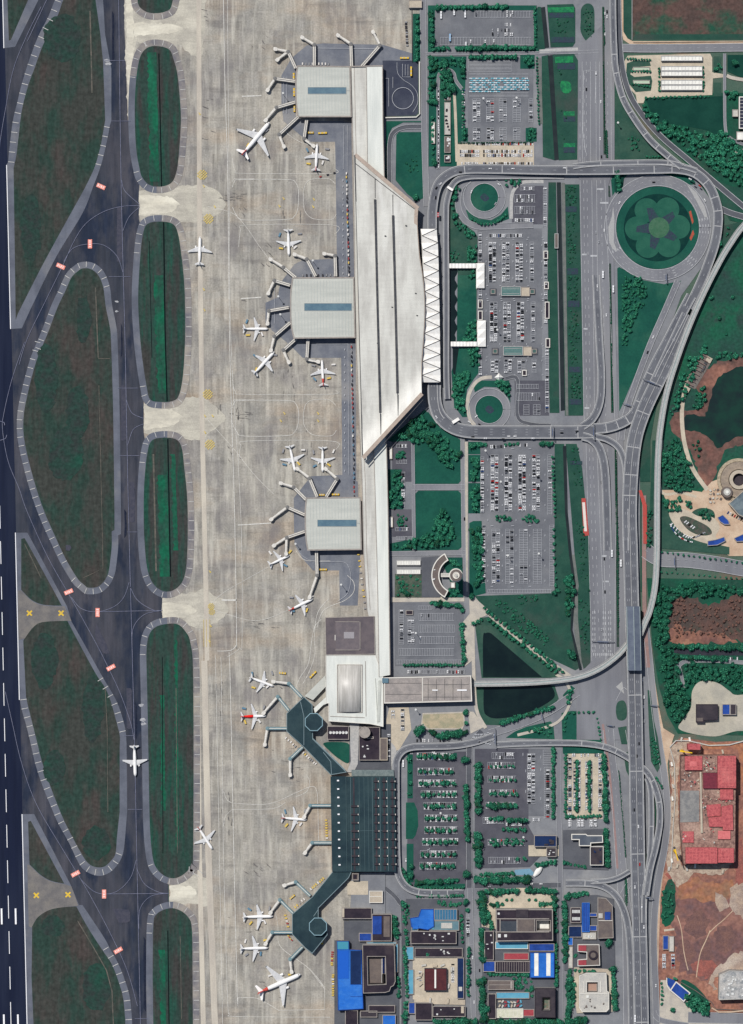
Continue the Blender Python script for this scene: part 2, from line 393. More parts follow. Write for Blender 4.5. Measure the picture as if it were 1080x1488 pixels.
g2.poly(smooth([(47, 1345), (55, 1333), (70, 1323), (85, 1319), (111, 1317)]) + smooth([(111, 1317), (128, 1348), (150, 1382), (162, 1400), (172, 1425), (179, 1450), (182, 1480)]) + [(184, 1560), (52, 1560), (46, 1420)], zb)
struct('infield_lawn', g2, M_infd)
g2 = MB(); g2.poly([(40, 1256)] + smooth([(43, 1257), (60, 1273), (75, 1281), (94, 1285)]) + [(104, 1288), (114, 1316)] + smooth([(85, 1319), (70, 1323), (55, 1333), (46, 1348)]) + [(42, 1346)], layer()); struct('closed_concrete_taxiway', g2, M_conc2)
Hs = []
Hs.append(smooth([(200, -40), (200, 0), (206, 13), (220, 19), (240, 17), (250, 6), (252, -40)], True, 5))
Hs.append(smooth([(215, 69), (230, 67), (246, 72), (252, 85), (258, 108), (262, 150), (263, 180), (260, 225), (257, 248), (250, 265), (235, 271), (218, 269), (207, 258), (203, 245), (198, 215), (196, 170), (197, 130), (200, 100), (205, 80)], True, 5))
Hs.append(smooth([(215, 325), (235, 322), (252, 326), (259, 340), (263, 365), (267, 400), (269, 440), (269, 496), (266, 546), (260, 575), (250, 583), (232, 584), (218, 580), (213, 560), (207, 521), (203, 480), (201, 430), (204, 373), (208, 340)], True, 5))
Hs.append(smooth([(220, 641), (235, 636), (255, 638), (264, 650), (268, 680), (272, 720), (273, 760), (272, 810), (268, 838), (260, 852), (248, 859), (235, 858), (222, 847), (214, 825), (210, 785), (209, 744), (210, 700), (214, 660)], True, 5))
Hs.append(smooth([(225, 912), (240, 907), (258, 907), (270, 918), (277, 935), (281, 990), (281, 1230), (278, 1255), (270, 1268), (255, 1276), (240, 1273), (228, 1262), (222, 1245), (218, 1200), (216, 1100), (214, 1000), (213, 950), (216, 925)], True, 5))
Hs.append(smooth([(228, 1328), (245, 1320), (260, 1322), (273, 1332), (279, 1350), (280, 1420, 1), (281, 1560, 1), (224, 1560, 1), (222, 1420, 1), (223, 1345)], True, 5))
for h in Hs:
    o1 = offset(h, 9.5); g1 = MB(); zb = layer(); g1.poly(o1, zb)
    struct('taxiway_shoulder', g1, M_shld)
    # the apron side of the ring is worn paler
    cx = sum(p[0] for p in h) / len(h)
    east = [p for p in o1 if p[0] > cx]
    g1 = MB(); zb = layer()
    k = len(h)
    for i in range(k):
        j = (i + 1) % k
        if h[i][0] + h[j][0] > 2 * cx or (h[i][1] + h[j][1] < 220 and h[i][0] < 240):
            g1.poly([h[i], h[j], o1[j], o1[i]], zb)
    struct('worn_shoulder', g1, M_shld2)
    g2 = MB(); g2.poly(h, layer()); struct('infield_lawn', g2, M_infg)
g = MB()
for p, w in (([(221, 76), (225, 265)], 13), ([(231, 400), (236, 575)], 13), ([(236, 690), (240, 840)], 14), ([(251, 660), (256, 800)], 7), ([(236, 1010), (238, 1180)], 6), ([(256, 930), (258, 1230)], 4), ([(236, 1380), (238, 1500)], 8)):
    q = resample(p, 4); rs = random.Random(len(q)); l = []
    L_ = [(x - w/2 + rs.uniform(-2, 2), y) for x, y in q]; R_ = [(x + w/2 + rs.uniform(-.6, .6), y) for x, y in q]
    g.poly(L_ + R_[::-1], 0.1)
struct('green_strip', g, mat('lush_grass', (26, 92, 68), (42, 72, 62), (34, 106, 78), scale=.05, stretch=(1.5, .5, 1), fine=.3, fscale=.2))
g = MB()
for x0, y0, x1, y1 in ((64, 20, 118, 90), (30, 280, 60, 380), (70, 620, 120, 700), (50, 500, 84, 600), (96, 560, 130, 640), (46, 920, 84, 1000), (120, 980, 150, 1080), (64, 1090, 96, 1140), (120, 1200, 160, 1250), (120, 1400, 160, 1470), (60, 1330, 96, 1360), (110, 430, 132, 500)):
    g.poly(ragged(ell((x0+x1)/2, (y0+y1)/2, (x1-x0)/2, (y1-y0)/2, n=20), 2.6, 6, int(x0)), 0.1)
struct('green_patch', g, mat('patchy_grass', (42, 64, 57), (50, 58, 56), (34, 74, 61), scale=.07, fine=.35, fscale=.2))
zd = layer(); g = MB()
for p, w in (([(231, 78), (235, 271)], 1.6), ([(238, 323), (240, 480), (243, 583)], 1.8), ([(244, 638), (248, 838)], 1.8), ([(236, 955), (237, 1240)], 1.0), ([(244, 1352), (246, 1500)], 1.4), ([(217, 350), (221, 520)], 0.8)):
    g.ribbon(p, w, zd)
struct('drain_channel', g, M_drain)
zd = layer(); g = MB()
M_path = mat('bare_path', (104, 98, 90), (78, 80, 74), scale=.1, fine=.15)
for p, w in (([(131, 16), (133, 90), (134, 135)], 2), ([(139, 418), (142, 496), (143, 520)], 1.6), ([(143, 521), (160, 521)], 1), ([(144, 560), (147, 690), (150, 826), (121, 840)], 0.9), ([(153, 998), (156, 1060), (157, 1180)], 0.9),
             ([(113, 1338), (138, 1380), (155, 1410), (163, 1440), (165, 1490)], 1.4), ([(36, 790), (60, 840)], 1.2), ([(223, 660), (225, 740), (227, 830)], 2.4), ([(256, 1000), (258, 1240)], 1.0), ([(262, 1360), (264, 1480)], .9)):
    g.ribbon(p, w, zd)
struct('path', g, M_path)

g = MB()
for p in ([(164, 1320), (189, 1322), (189, 1340), (172, 1341)], rect(178, 88, 183, 98), rect(176, 560, 184, 640), rect(188, 700, 196, 760), rect(96, 792, 104, 800), [(140, 905), (150, 925), (160, 950), (150, 950), (138, 925)], rect(184, 1000, 192, 1060), rect(170, 300, 178, 380)): g.poly(ragged(p, .5, 6, 3), 0)
struct('asphalt_patch', g, mat('patched_asphalt', (74, 74, 84), (64, 66, 78), scale=.2, fine=.12))
g = MB()
for p in (rect(209, 1361, 212, 1470), rect(181, 740, 184, 782), rect(163, 16, 166, 90), rect(176, 470, 178, 520), rect(197, 1020, 199, 1075)): g.poly(ragged(p, .4, 8, 4), 0)
struct('dark_asphalt_strip', g, mat('fresh_asphalt', (30, 36, 52), (40, 44, 58), scale=.2, fine=.1))
g = MB()
for x, y, r in ((206, 1025, 4), (208, 1046, 5), (209, 1052, 4), (156, 88, 4), (157, 93, 5), (170, 438, 3), (170, 452, 3)): g.poly(ragged(ell(x, y, r, r * .5, n=12), .8, 2, int(y)), 0)
struct('pale_scuff', g, mat('scuffed_paint', (176, 176, 176), (130, 132, 138), scale=.4, fine=.2))
ZT = layer()
ticks(B_l[2:], 9, 14.5, -1)
ticks([(147, 240), (155, 208), (160, 182)], 8, 14, -1)
ticks([(84, 424), (96, 398), (107, 387), (117, 381), (132, 381), (145, 388), (154, 400), (160, 418)], 8, 13, 1)
ticks([(51, 496), (37, 546), (31, 571), (26, 596), (24.5, 621), (27, 646), (35, 681), (45, 716), (57, 750), (72, 784), (92, 822)], 8, 13, -1)
ticks([(52, 505), (61, 480), (75, 445)], 8, 13, 1)
ticks([(104, 845), (115, 856), (125, 863), (140, 863), (150, 859), (160, 849), (167, 834)], 8, 13, -1)
ticks([(30, 1017), (32, 1032), (39, 1057), (45, 1082), (52, 1112), (62, 1142), (75, 1174), (85, 1197), (100, 1224), (115, 1255), (125, 1266), (139, 1272), (150, 1272), (162, 1266), (172, 1255), (178, 1240)], 9, 13.5, -1)
ticks([(150, 985), (165, 1010), (174, 1030), (182, 1058), (184, 1072)], 9, 14, 1)
ticks([(158, 1376), (172, 1400), (182, 1425), (189, 1450), (192, 1485)], 9, 14, 1)
for h, f in zip(Hs, (None, None, None, None, None, None)):
    o1 = offset(h, 9.5); q = resample(o1 + [o1[0]], 14); n = sides(q)
    ys = [p[1] for p in o1]; y0, y1 = min(ys), max(ys)
    for p, d in zip(q, n):
        top = p[1] < y0 + 55; bot = p[1] > y1 - 32
        if (top or bot or p[0] > 262) and p[1] > -20:
            s = 1 if inside((p[0] + d[0] * 4, p[1] + d[1] * 4), o1) else -1
            TICK.ribbon([p, (p[0] + d[0] * 8 * s, p[1] + d[1] * 8 * s)], 0.9, ZT)
struct('shoulder_marking', TICK, mat('tick_paint', (190, 188, 182), (170, 170, 168), scale=.3, fine=.1))
g = MB()
edge = lambda y: 4.2 + 0.0238 * y
for a, b in ((-200, 70), (240, 478), (774, 1017), (1183, 1560)): g.ribbon([(edge(a), a), (edge(b), b)], 1.1, ZT)
cl = lambda y: -16.2 + 0.0218 * y
y = 735
while y < 1520: g.ribbon([(cl(y), y), (cl(y + 33), y + 33)], .95, ZT); y += 51.5
for dx in (-10.2, 10.2):
    g.ribbon([(cl(1320) + dx, 1320), (cl(1343) + dx, 1343)], 2.4, ZT); g.ribbon([(cl(1474) + dx, 1474), (cl(1510) + dx, 1510)], 2.4, ZT)
struct('runway_marking', g, M_white)
g = MB(); F = []
def fl(pts, w=0.7, sm=True): g.ribbon(smooth(pts, False, 8) if sm and len(pts) > 2 else pts, w, ZT)
fl([(172, -60), (176, 250), (182, 500), (187, 744), (195, 1050), (199, 1240), (205, 1520)], .8)
fl([(60, 10), (40, 50), (20, 100), (8, 160), (0, 210), (-4, 260)]); fl([(68, 0), (40, 60)])
fl([(177, 262), (182, 278), (203, 297)]); fl([(203, 299), (178, 300), (150, 308), (125, 325), (108, 350), (92, 385), (70, 430), (40, 492), (28, 530)])
fl([(203, 301), (188, 315), (179, 335)]); fl([(93, 380), (105, 362), (125, 355), (150, 356), (170, 372), (179, 396)])
fl([(184, 582), (192, 600), (209, 608)]); fl([(209, 616), (194, 624), (186, 646)])
fl([(36, 497), (18, 550), (6, 600), (4, 625), (12, 670), (28, 710), (40, 744), (70, 810), (104, 870), (140, 935), (160, 975), (176, 1010), (190, 1050), (195, 1075)])
fl([(104, 868), (118, 884), (140, 889), (165, 882), (180, 868), (188, 846)]); fl([(140, 889), (236, 887)], .7, False)
fl([(189, 852), (200, 872), (222, 886), (236, 887)]); fl([(236, 887), (210, 893), (194, 912), (192, 940)])
fl([(8, 1005), (18, 1050), (32, 1110), (54, 1170), (95, 1240), (125, 1290), (160, 1355), (185, 1410), (200, 1462)])
fl([(118, 1278), (135, 1294), (152, 1299), (172, 1294), (190, 1275), (198, 1250)]); fl([(150, 1299), (246, 1298)], .7, False); fl([(199, 1262), (210, 1284), (230, 1296), (246, 1298)]); fl([(246, 1298), (220, 1302), (204, 1320), (202, 1350)])
fl([(0, 612), (6, 614), (7, 618)], .9); fl([(0, 640), (8, 637), (10, 632)], .9)
for y0, x0, x1 in ((402, 158, 190), (564, 171, 201), (662, 174, 203), (773, 185, 199), (1069, 180, 195), (1176, 186, 207), (176, 162, 190), (88, 152, 182), (1480, 196, 215)): fl([(x0, y0), (x1, y0)], .6, False)
struct('taxiway_marking', g, mat('taxi_line', (120, 122, 138), (100, 104, 124), scale=.2, fine=.1))
g = MB()
fl([(324, -60), (327, 120), (331, 250), (334, 500), (341, 744), (344, 925), (343, 938), (335, 945), (316, 946)], .9)
fl([(330, -60), (333, 250), (336, 500), (350, 744), (352, 925), (348, 942), (338, 950), (330, 955)], .6)
fl([(340, 744), (342, 744)], .4)
fl([(313, 952), (314, 992), (319, 1240), (324, 1500)], .6); fl([(321, 955), (322, 992), (325, 1240), (331, 1450), (334, 1472), (345, 1477), (480, 1478)], .6)
fl([(333, 948), (335, 1000), (340, 1240), (345, 1448), (346, 1450)], .9); fl([(345, 1450), (370, 1450), (385, 1456), (405, 1468)], .7); fl([(405, 1468), (472, 1467), (472, 1437), (450, 1408)], .7, False)
for y0, y1 in ((260, 319), (581, 633)):
    fl([(338, y0 + 4), (340, y0), (370, y0)], .6, False)
    q = [(338, y0 + 12), (341, y0 + 4), (350, y0 + 1), (418, y0 + 1), (430, y0 + 6), (434, y0 + 18), (433, y1 - 16), (428, y1 - 5), (416, y1), (355, y1 + .6), (344, y1 - 6), (338, y1 - 18)]
    fl(q, .7); q = [(441, y0 + 20), (445, y0 + 6), (456, y0), (478, y0), (488, y0 + 8)]; fl(q, .6); q = [(441, y0 + 20), (442, y1 - 16), (450, y1 - 4), (462, y1), (482, y1), (489, y1 - 8)]; fl(q, .6)
    fl([(338, y0 - 30), (342, y0 - 12), (356, y0 - 8), (480, y0 - 8), (488, y0 - 14)], .6); fl([(489, y1 + 20), (482, y1 + 8), (360, y1 + 8), (350, y1 + 16), (347, y1 + 40)], .6)
fl([(302, 300), (338, 310), (358, 330), (380, 362), (404, 392)], .5); fl([(302, 610), (338, 650), (370, 690), (398, 718)], .5); fl([(306, 878), (330, 858), (394, 822)], .5); fl([(306, 884), (370, 902), (420, 886)], .5)
fl([(446, 1126), (450, 1136), (446, 1150), (430, 1158)], .6); fl([(338, 1167), (390, 1168), (430, 1152), (452, 1143), (460, 1148), (462, 1170), (463, 1230)], .6); fl([(325, 1150), (330, 1162), (338, 1167)], .6); fl([(338, 1176), (395, 1175), (415, 1166)], .6); fl([(338, 1176), (328, 1186), (325, 1200)], .6)
for p in ([(467, 900), (457, 912), (452, 940), (448, 965), (436, 985), (430, 1000)], [(478, 870), (462, 890), (457, 925), (458, 950), (450, 975), (440, 994)], [(505, 836), (514, 846), (514, 860), (502, 872), (478, 882), (467, 892), (461, 912)]): fl(p, .7)
fl([(404, 1366), (412, 1380), (450, 1408), (472, 1435)], .7); fl([(400, 1325), (404, 1345), (404, 1366)], .5)
fl([(412, 185), (420, 196), (440, 208), (460, 212)], .6); fl([(430, 800), (440, 812), (452, 815), (480, 815)], .6)
fl([(352, 140), (380, 139)], 1.6, False); fl([(350, 434), (380, 432)], 1.6, False); fl([(346, 763), (394, 760)], 1.4, False); fl([(322, 872), (344, 872)], 2.2, False)
struct('apron_marking', g, M_cream)
g = MB()
for x, y in ((294, 254), (303, 318), (302, 573), (305, 646), (307, 881), (308, 889)):
    r = 6 if y < 800 else 4
    for i in range(-3, 4):
        for j in range(-3, 4):
            if (i * i + j * j) < 11 and (i + j) % 2 == 0: g.poly(rrect(x + i * r / 3, y + j * r / 3, r / 3, r / 3, .5), ZT)
for x, y in ((298, 604), (298, 628), (296, 270), (312, 300), (306, 909), (305, 830), (309, 604), (304, 931), (413, 600), (408, 611), (412, 288), (406, 299), (462, 600), (462, 611), (456, 289), (455, 300), (296, 420), (297, 450), (290, 165)):
    g.poly(rrect(x, y, 3.2, 1.2, .9), ZT); g.poly(rrect(x + 1, y + 1.6, 1.2, 2.2, .9), ZT)
for x in (296, 300, 305): g.ribbon([(x, 900), (x + .5, 940)], .5, ZT)
struct('yellow_apron_marking', g, mat('faded_yellow_paint', (208, 184, 96), (190, 170, 110), scale=.4, fine=.12))
g = MB(); zx = layer()
for x, y in ((43, 891), (89, 891), (53, 1301), (99, 1300)):
    for a in (PI/4, -PI/4): g.poly(rrect(x, y, 10, 2.4, a), zx + (0.01 if a > 0 else 0))
struct('closed_taxiway_cross', g, M_yell)
g = MB(); zr = layer(); gw = MB(); zw = layer()
for x, y, a in ((147, 271, 24), (131, 354.5, 90), (88.5, 387, 24), (100, 860, -22), (142, 890, 90), (161.5, 970, -28), (110, 1269.5, -28), (151.5, 1299, 90), (172, 1381, -30)):
    a = math.radians(a); g.poly(rrect(x, y, 13, 6, a), zr); c, s = math.cos(a), math.sin(a)
    for u, w in ((-4.2, 1.6), (-1.6, 1.0), (.8, 1.8), (3.8, 1.4)): gw.poly(rrect(x + u * c, y + u * s, w, 3.4, a), zw)
struct('taxiway_sign_marking', g, M_pink); struct('taxiway_sign_lettering', gw, mat('sign_paint', (240, 214, 206), fine=.05))
M_roofA = mat('pale_metal_roof', (190, 191, 182), (178, 180, 172), scale=.04, stretch=(.3, 2, 1), fine=.05, rough=.55, streak=.04, sscale=(.5, .01, 1))
M_roofB = mat('white_metal_roof', (214, 216, 208), (200, 203, 196), scale=.04, stretch=(2, .3, 1), fine=.05, rough=.5, streak=.05, sscale=(.5, .01, 1))
M_roofC = mat('warm_metal_roof', (200, 199, 190), (176, 174, 166), (212, 211, 204), scale=.03, stretch=(2, .4, 1), fine=.07, rough=.42, spec=.45, streak=.05, sscale=(.04, .3, 1))
M_rim   = mat('roof_rim', (160, 152, 144), (144, 138, 132), scale=.2, fine=.08)
M_rimw  = mat('white_rim', (214, 210, 200), fine=.06)
M_wallg = mat('terminal_wall', (120, 110, 106), (150, 140, 132), scale=.2, fine=.1)
M_glass = mat('skylight_glass', (78, 106, 122), (92, 120, 132), scale=.1, fine=.06, rough=.25, spec=.5)
M_dark  = mat('dark_slot', (66, 68, 72), (84, 84, 86), scale=.2, fine=.1)
M_teal  = mat('teal_roof', (42, 60, 66), (52, 70, 74), (34, 50, 58), scale=.05, fine=.12, rough=.7, streak=.05, sscale=(.3, .01, 1))
M_tealE = mat('teal_roof_edge', (120, 138, 142), fine=.06)
M_black = mat('roof_tar', (58, 54, 60), (70, 64, 68), (48, 46, 54), scale=.08, fine=.12)
M_brownr = mat('brown_roof', (104, 96, 98), (92, 86, 90), scale=.08, fine=.08)

def parapet(mb, p, w=1.0, z0=0, z1=1, m=0):
    mb.prism(p, z0, z1, m, None, [offset(p, -w)])
def pier(poly, sky, h, label, seams=True):
    cx = sum(p[0] for p in poly) / len(poly); cy = sum(p[1] for p in poly) / len(poly)
    t = thing('terminal_pier', cx, cy, label, 'terminal pier', 'square piers of the new terminal')
    b = MB(); b.prism(offset(poly, -2.0), 0, h - 1.2); b.build('wall', M_wallg, t)
    r = MB(); r.prism(offset(poly, -1.9), h - 1.2, h); ro = r.build('roof', M_roofA, t)
    e = MB(); parapet(e, poly, 1.8, h - 1.6, h + .7); e.build('roof_rim', M_rim, t)
    x0, y0, x1, y1 = sky
    s = MB(); s.prism(rect(x0, y0, x1, y1), h, h + .5); s.build('skylight', M_glass, t)
    k = MB(); parapet(k, rect(x0 - .5, y0 - .5, x1 + .5, y1 + .5), .5, h, h + .8)
    k.strip([(x1 + 1, (y0+y1)/2), (max(p[0] for p in poly) - 3, (y0+y1)/2 + .3)], 0, .7, h, h + .3); k.build('skylight_frame', mat('grey_frame', (150, 156, 156)), t)
    if seams:
        q = MB(); yy = min(p[1] for p in poly) + 5; ax0 = min(p[0] for p in poly) + 8; ax1 = max(p[0] for p in poly) - 4
        x = ax0
        while x < ax1: q.strip([(x, yy), (x + .5, y0 - 2)], 0, .5, h, h + .15); q.strip([(x, y1 + 2), (x + .5, max(p[1] for p in poly) - 5)], 0, .5, h, h + .15); x += 4.5
        q.build('roof_seam', mat('seam', (168, 174, 170)), t)
    return t
pier(smooth([(432, 97, 1), (509.5, 98, 1), (511.5, 172, 1), (433, 172, 1), (430, 150), (429.5, 120)], True, 4), (448, 129, 503, 138), 16, 'pale square pier roof with bulging west side, northernmost of the three with blue skylights')
pier(smooth([(425, 404, 1), (515, 403.5, 1), (517, 492, 1), (427, 493, 1), (422.5, 470), (422, 430)], True, 4), (443, 442, 511, 452), 16, 'largest pale square pier with blue skylight strip, beside the middle of the main hall')
pier(smooth([(445, 723, 1), (524.5, 722, 1), (526, 799, 1), (447, 800, 1), (444, 780), (443, 745)], True, 4), (462, 755.5, 518, 764.5), 16, 'pale ribbed square pier with blue skylight, southernmost beside the narrow concourse')

t = thing('terminal_concourse', 540, 560, 'long narrow pale concourse running north to south behind the three square piers', 'terminal')
SP_L = [(511, 98), (512.5, 170), (514, 230), (516, 404), (518, 492), (523, 620), (527, 700), (529, 800), (534, 886), (536, 895), (545, 896), (545.5, 950)]
SP_R = [(556.5, 97), (557, 180), (559, 260), (560.5, 400), (561.5, 620), (564.5, 744), (566, 860), (567.5, 980)]
MID = [(532.5, 98), (534, 230), (537, 404), (540, 560), (543, 640), (546, 744), (549, 860), (551, 983)]
b = MB(); b.prism([(p[0]+1, p[1]) for p in SP_L] + [(546, 980)] + [(p[0]-1, p[1]) for p in SP_R[::-1]], 0, 12.5)
b.build('wall', mat('red_brown_wall', (132, 92, 84), (120, 96, 90), scale=.3), t)
b = MB(); b.prism(SP_L + [(546, 983)] + MID[::-1], 12.5, 13.4); b.build('side_roof', M_roofC, t)
b = MB()
k = len(MID)
q = MID + SP_R[::-1]; b.prism(q, 12.5, 15.0); b.build('roof', M_roofB, t)
b = MB(); b.strip(MID, 0, 1.0, 15.0, 15.5); b.strip(SP_R, .6, 1.2, 12.6, 15.8); b.strip([(511, 98.5), (556.5, 97.5)], 0, 1.6, 12, 16); b.build('roof_rim', M_rim, t)
b = MB(); b.strip(SP_L[:-3], .6, 1.0, 13, 14.2); b.strip(SP_L[:-3], -4, .8, 13.4, 13.7); b.build('gutter', M_rim, t)
t = thing('terminal_hall', 570, 450, 'huge pale metal roofed departure hall with slanted ends and two dark roof slots', 'terminal')
HE = smooth([(606.5, 306), (605.5, 325), (607, 350), (609, 375), (613, 400), (616, 430), (616.5, 460), (614.5, 495), (612, 530), (612.5, 572)], False, 4)
HALL = [(516, 228)] + HE + [(528, 665)]
zh = 25.0
b = MB(); b.prism(offset(HALL, -3), 0, zh - 1.5); b.build('wall', M_wallg, t)
def hall_x(f): return lambda y: (518 + (y - 228) * 12 / 437.0) + f
def yt(x): return 228 + (x - 516) * 77 / 90.5      # slanted north edge
def yb(x): return 665 - (x - 528) * 93 / 84.5      # slanted south edge
band = [(516, 547), (547, 573.5), (573.5, 617)]
for i, (xa, xb) in enumerate(band):
    b = MB(); cols = 8; rows = 44; vs = []; fs = []
    for r in range(rows + 1):
        for c in range(cols + 1):
            f = c / cols; v = r / rows
            tilt = 9.0 * v - 3.0
            if i == 0: x = xa + (12 * v) * (1 - f) + (xb - xa) * f
            elif i == 2:
                x = xa + (xb - xa) * f
            else: x = xa + (xb - xa) * f
            y0 = yt(min(x, 606.5)); y1 = yb(min(x, 612.5))
            y = y0 + (y1 - y0) * v
            if i == 2:
                ex = 606.5
                for a, c2 in zip(HE, HE[1:]):
                    if a[1] <= y <= c2[1]: ex = a[0] + (c2[0]-a[0]) * (y - a[1]) / max(c2[1]-a[1], 1e-6)
                x = xa + (ex - xa) * f
                y0 = yt(min(x, 606.5)); y1 = yb(min(x, 612.5)); y = y0 + (y1 - y0) * v
            ds = (y1 - y) * .66; dn = (y - y0) * .72
            z = zh + 1.8 * math.sin(PI * v) + (max(0, 1 - ds / 34) ** 2) * 6.5 - 1.0 * max(0, 1 - dn / 20) ** 2
            vs.append((x, y, z))
    for r in range(rows):
        for c in range(cols):
            o = r * (cols + 1) + c; fs.append((o, o + cols + 1, o + cols + 2, o + 1)[::-1][::-1])
    b.add(vs, fs); b.build('roof', M_roofC, t, smooth_=True)
b = MB(); b.strip([(545, 292), (548.5, 440), (552.5, 600)], 0, 3.0, zh + .2, zh + 3.2); b.build('roof_slot', M_dark, t); b = MB(); b.strip([(571, 315), (574.5, 440), (577.5, 572)], 0, 3.2, zh + .2, zh + 3.2); b.build('roof_slot', M_dark, t)
for q, hh in (([(545, 262), (545.3, 290)], 1.2), ([(552.6, 601), (553.6, 636)], 5.5), ([(570.6, 285), (571, 314)], 1.2), ([(577.6, 573), (578.6, 612)], 5.5)):
    b = MB(); b.strip(q, 0, .8, zh, zh + hh); b.build('roof_rib', M_dark, t)

b = MB()
b.strip([(516, 227), (607.5, 305)], 0, 5.5, zh - 2, zh + .6); b.strip([(613, 573), (527.5, 666)], 0, 5.5, zh + 4, zh + 7.5); b.strip(HE, 1.5, 5, zh - 2, zh + .5)
b.build('roof_rim', mat('hall_rim', (178, 162, 148), (164, 150, 138), scale=.2, fine=.08), t)
b = MB(); b.strip([(516, 228), (522, 440), (527.5, 664)], .3, 1.6, zh - 2, zh + .8); b.strip([(519, 236), (610, 306)], 4.5, 1.0, zh - 1.5, zh); b.strip([(613, 580), (530, 672)], -2.2, .9, zh + 1, zh + 3)
b.build('gutter', M_dark, t)
b = MB(); rs = random.Random(2)
for x, y in ((548, 385), (570, 448), (604, 428), (606, 460), (549, 500), (577, 540), (560, 345), (590, 330)):
    b = MB(); b.box(x, y, 2.4, 1.6, zh + 1.2, zh + 2.6, .3); b.build('roof_hatch', M_dark, t)
t = thing('fabric_canopy', 625, 445, 'white zigzag tensile fabric canopy over the kerb beside the departure hall', 'canopy')
M_fab = mat('white_fabric', (238, 236, 230), (228, 224, 216), scale=.2, fine=.04, rough=.8)
for k in range(11):
    y = 334 + 20.2 * k; bow = 4.5 * math.sin(PI * (k + .5) / 11)
    xl = 610.5 + bow; xr = 634.5 + 5.0 * (k / 10.0) ** .5; y2 = y + 20.2; xl2 = 610.5 + 4.5 * math.sin(PI * min(k + 1.5, 11) / 11); xr2 = 634.5 + 5.0 * ((k + 1) / 10.0) ** .5
    z0 = 15.0
    L0, L1 = (xl, y, z0 + 2), (xl2, y2, z0 + 2); R0, R1 = (xr, y, z0 + 3), (xr2, y2, z0 + 3); A = (xl + 2, y + 10.1, z0 + 6.5); Bm = (xr + .5, y + 10.1, z0 + .5); Cn = ((xl + xr) / 2, y + 10.1, z0 + 6)
    b = MB(); b.add([L0, L1, R0, R1, A, Bm], [(0, 1, 4), (0, 4, 2), (4, 1, 3), (4, 3, 5), (4, 5, 2)]); o = b.build('canvas_panel', M_fab, t)
b = MB()
for k in range(12):
    y = 334 + 20.2 * k
    b.tube((612, y, 0), (611.5, y, 17), .5, .4); b.tube((634 + 5 * (k / 11) ** .5, y, 0), (634 + 5 * (k / 11) ** .5, y, 18), .5, .4)
    if k < 11:
        xl = 612.5 + 4.5 * math.sin(PI * (k + .5) / 11); xr = 634.5 + 5.0 * (k / 10.0) ** .5
        b.tube((xl, y + 10.1, 21.7), (xr, y, 18.3), .45, .45, 5); b.tube((xl, y + 10.1, 21.7), (635 + 5 * ((k + 1) / 10.) ** .5, y + 20.2, 18.3), .45, .45, 5)
b.build('mast', mat('dark_steel', (70, 70, 72)), t)

def building(name, poly, h, roof, label, cat='building', group=None, wall=None, rim=None, rw=.9, rh=.7, units=(), court=None, base=0.0, courtmat=None, roofname='roof', seams=0, sa=0):
    cx = sum(p[0] for p in poly) / len(poly); cy = sum(p[1] for p in poly) / len(poly)
    t = thing(name, cx, cy, label, cat, group)
    holes = [court] if court else []
    b = MB(); b.prism(poly, base, h - .3, 0, None, holes); b.build('wall', wall or M_wallg, t)
    b = MB(); b.prism(offset(poly, .15), h - .3, h, 0, None, holes); ro = b.build(roofname, roof, t)
    b = MB(); parapet(b, offset(poly, .3), rw, h - .5, h + rh)
    if court: b.prism(offset(court, .7), h - .4, h + rh, 0, None, [offset(court, -.05)])
    b.build('parapet', rim or M_rim, t)
    if seams:
        b = MB(); xs = [p[0] for p in poly]; ys = [p[1] for p in poly]
        q = seams
        if sa == 0:
            x = min(xs) + q
            while x < max(xs) - 1: b.strip([(x, min(ys) + 1.2), (x, max(ys) - 1.2)], 0, .45, h, h + .18); x += q
        else:
            y = min(ys) + q
            while y < max(ys) - 1: b.strip([(min(xs) + 1.2, y), (max(xs) - 1.2, y)], 0, .45, h, h + .18); y += q
        b.build('roof_seam', rim or M_rim, t)
    for u in units:
        x, y, sx, sy, hh = u[:5]; m = u[5] if len(u) > 5 else M_roofA
        b = MB(); b.box(x, y, sx, sy, h, h + hh, u[6] if len(u) > 6 else 0); b.build('roof_unit', m, t)
    return t
building('link_building', [(473, 897), (544, 895), (545, 950), (474, 951)], 15, M_brownr, 'square brown flat roofed block with an inner raised square, south of the last pier', rim=M_rim, units=((506, 923.5, 36, 41, .8, mat('grey_roof2', (112, 104, 106), (100, 94, 98), scale=.1)), (507.5, 922.5, 15, 9.5, 1.6, mat('grey_pad', (150, 146, 148))), (487.3, 926, 1, 8, .9, M_rimw), (505, 903, 35, .8, 1.2, M_rim), (505, 944, 35, .8, 1.2, M_rim), (523.5, 923, .8, 40, 1.2, M_rim)))
t = building('transfer_hall', [(474, 951.5), (545.5, 951.5), (557, 984), (557, 1055), (538, 1051), (478, 1047), (478, 1021), (474, 1021)], 14, M_roofB, 'white roofed transfer hall with a bright barrel vault, between brown block and old pier', wall=M_wallg, rim=M_rimw)
b = MB()
vs = []; fs = []
for i in range(13):
    a = PI * i / 12; x = 508.5 - 16.5 * math.cos(a); z = 14 + 5.5 * math.sin(a)
    vs += [(x, 966, z), (x, 1033.5, z)]
for i in range(12): fs.append((2*i, 2*i+1, 2*i+3, 2*i+2))
fs += [tuple(range(0, 26, 2)), tuple(range(25, 0, -2))]
b.add(vs, fs); b.build('vault_roof', mat('vault_metal', (200, 196, 188), (176, 172, 164), scale=.3, stretch=(1, .1, 1), fine=.04, rough=.42, spec=.4), t, smooth_=True)
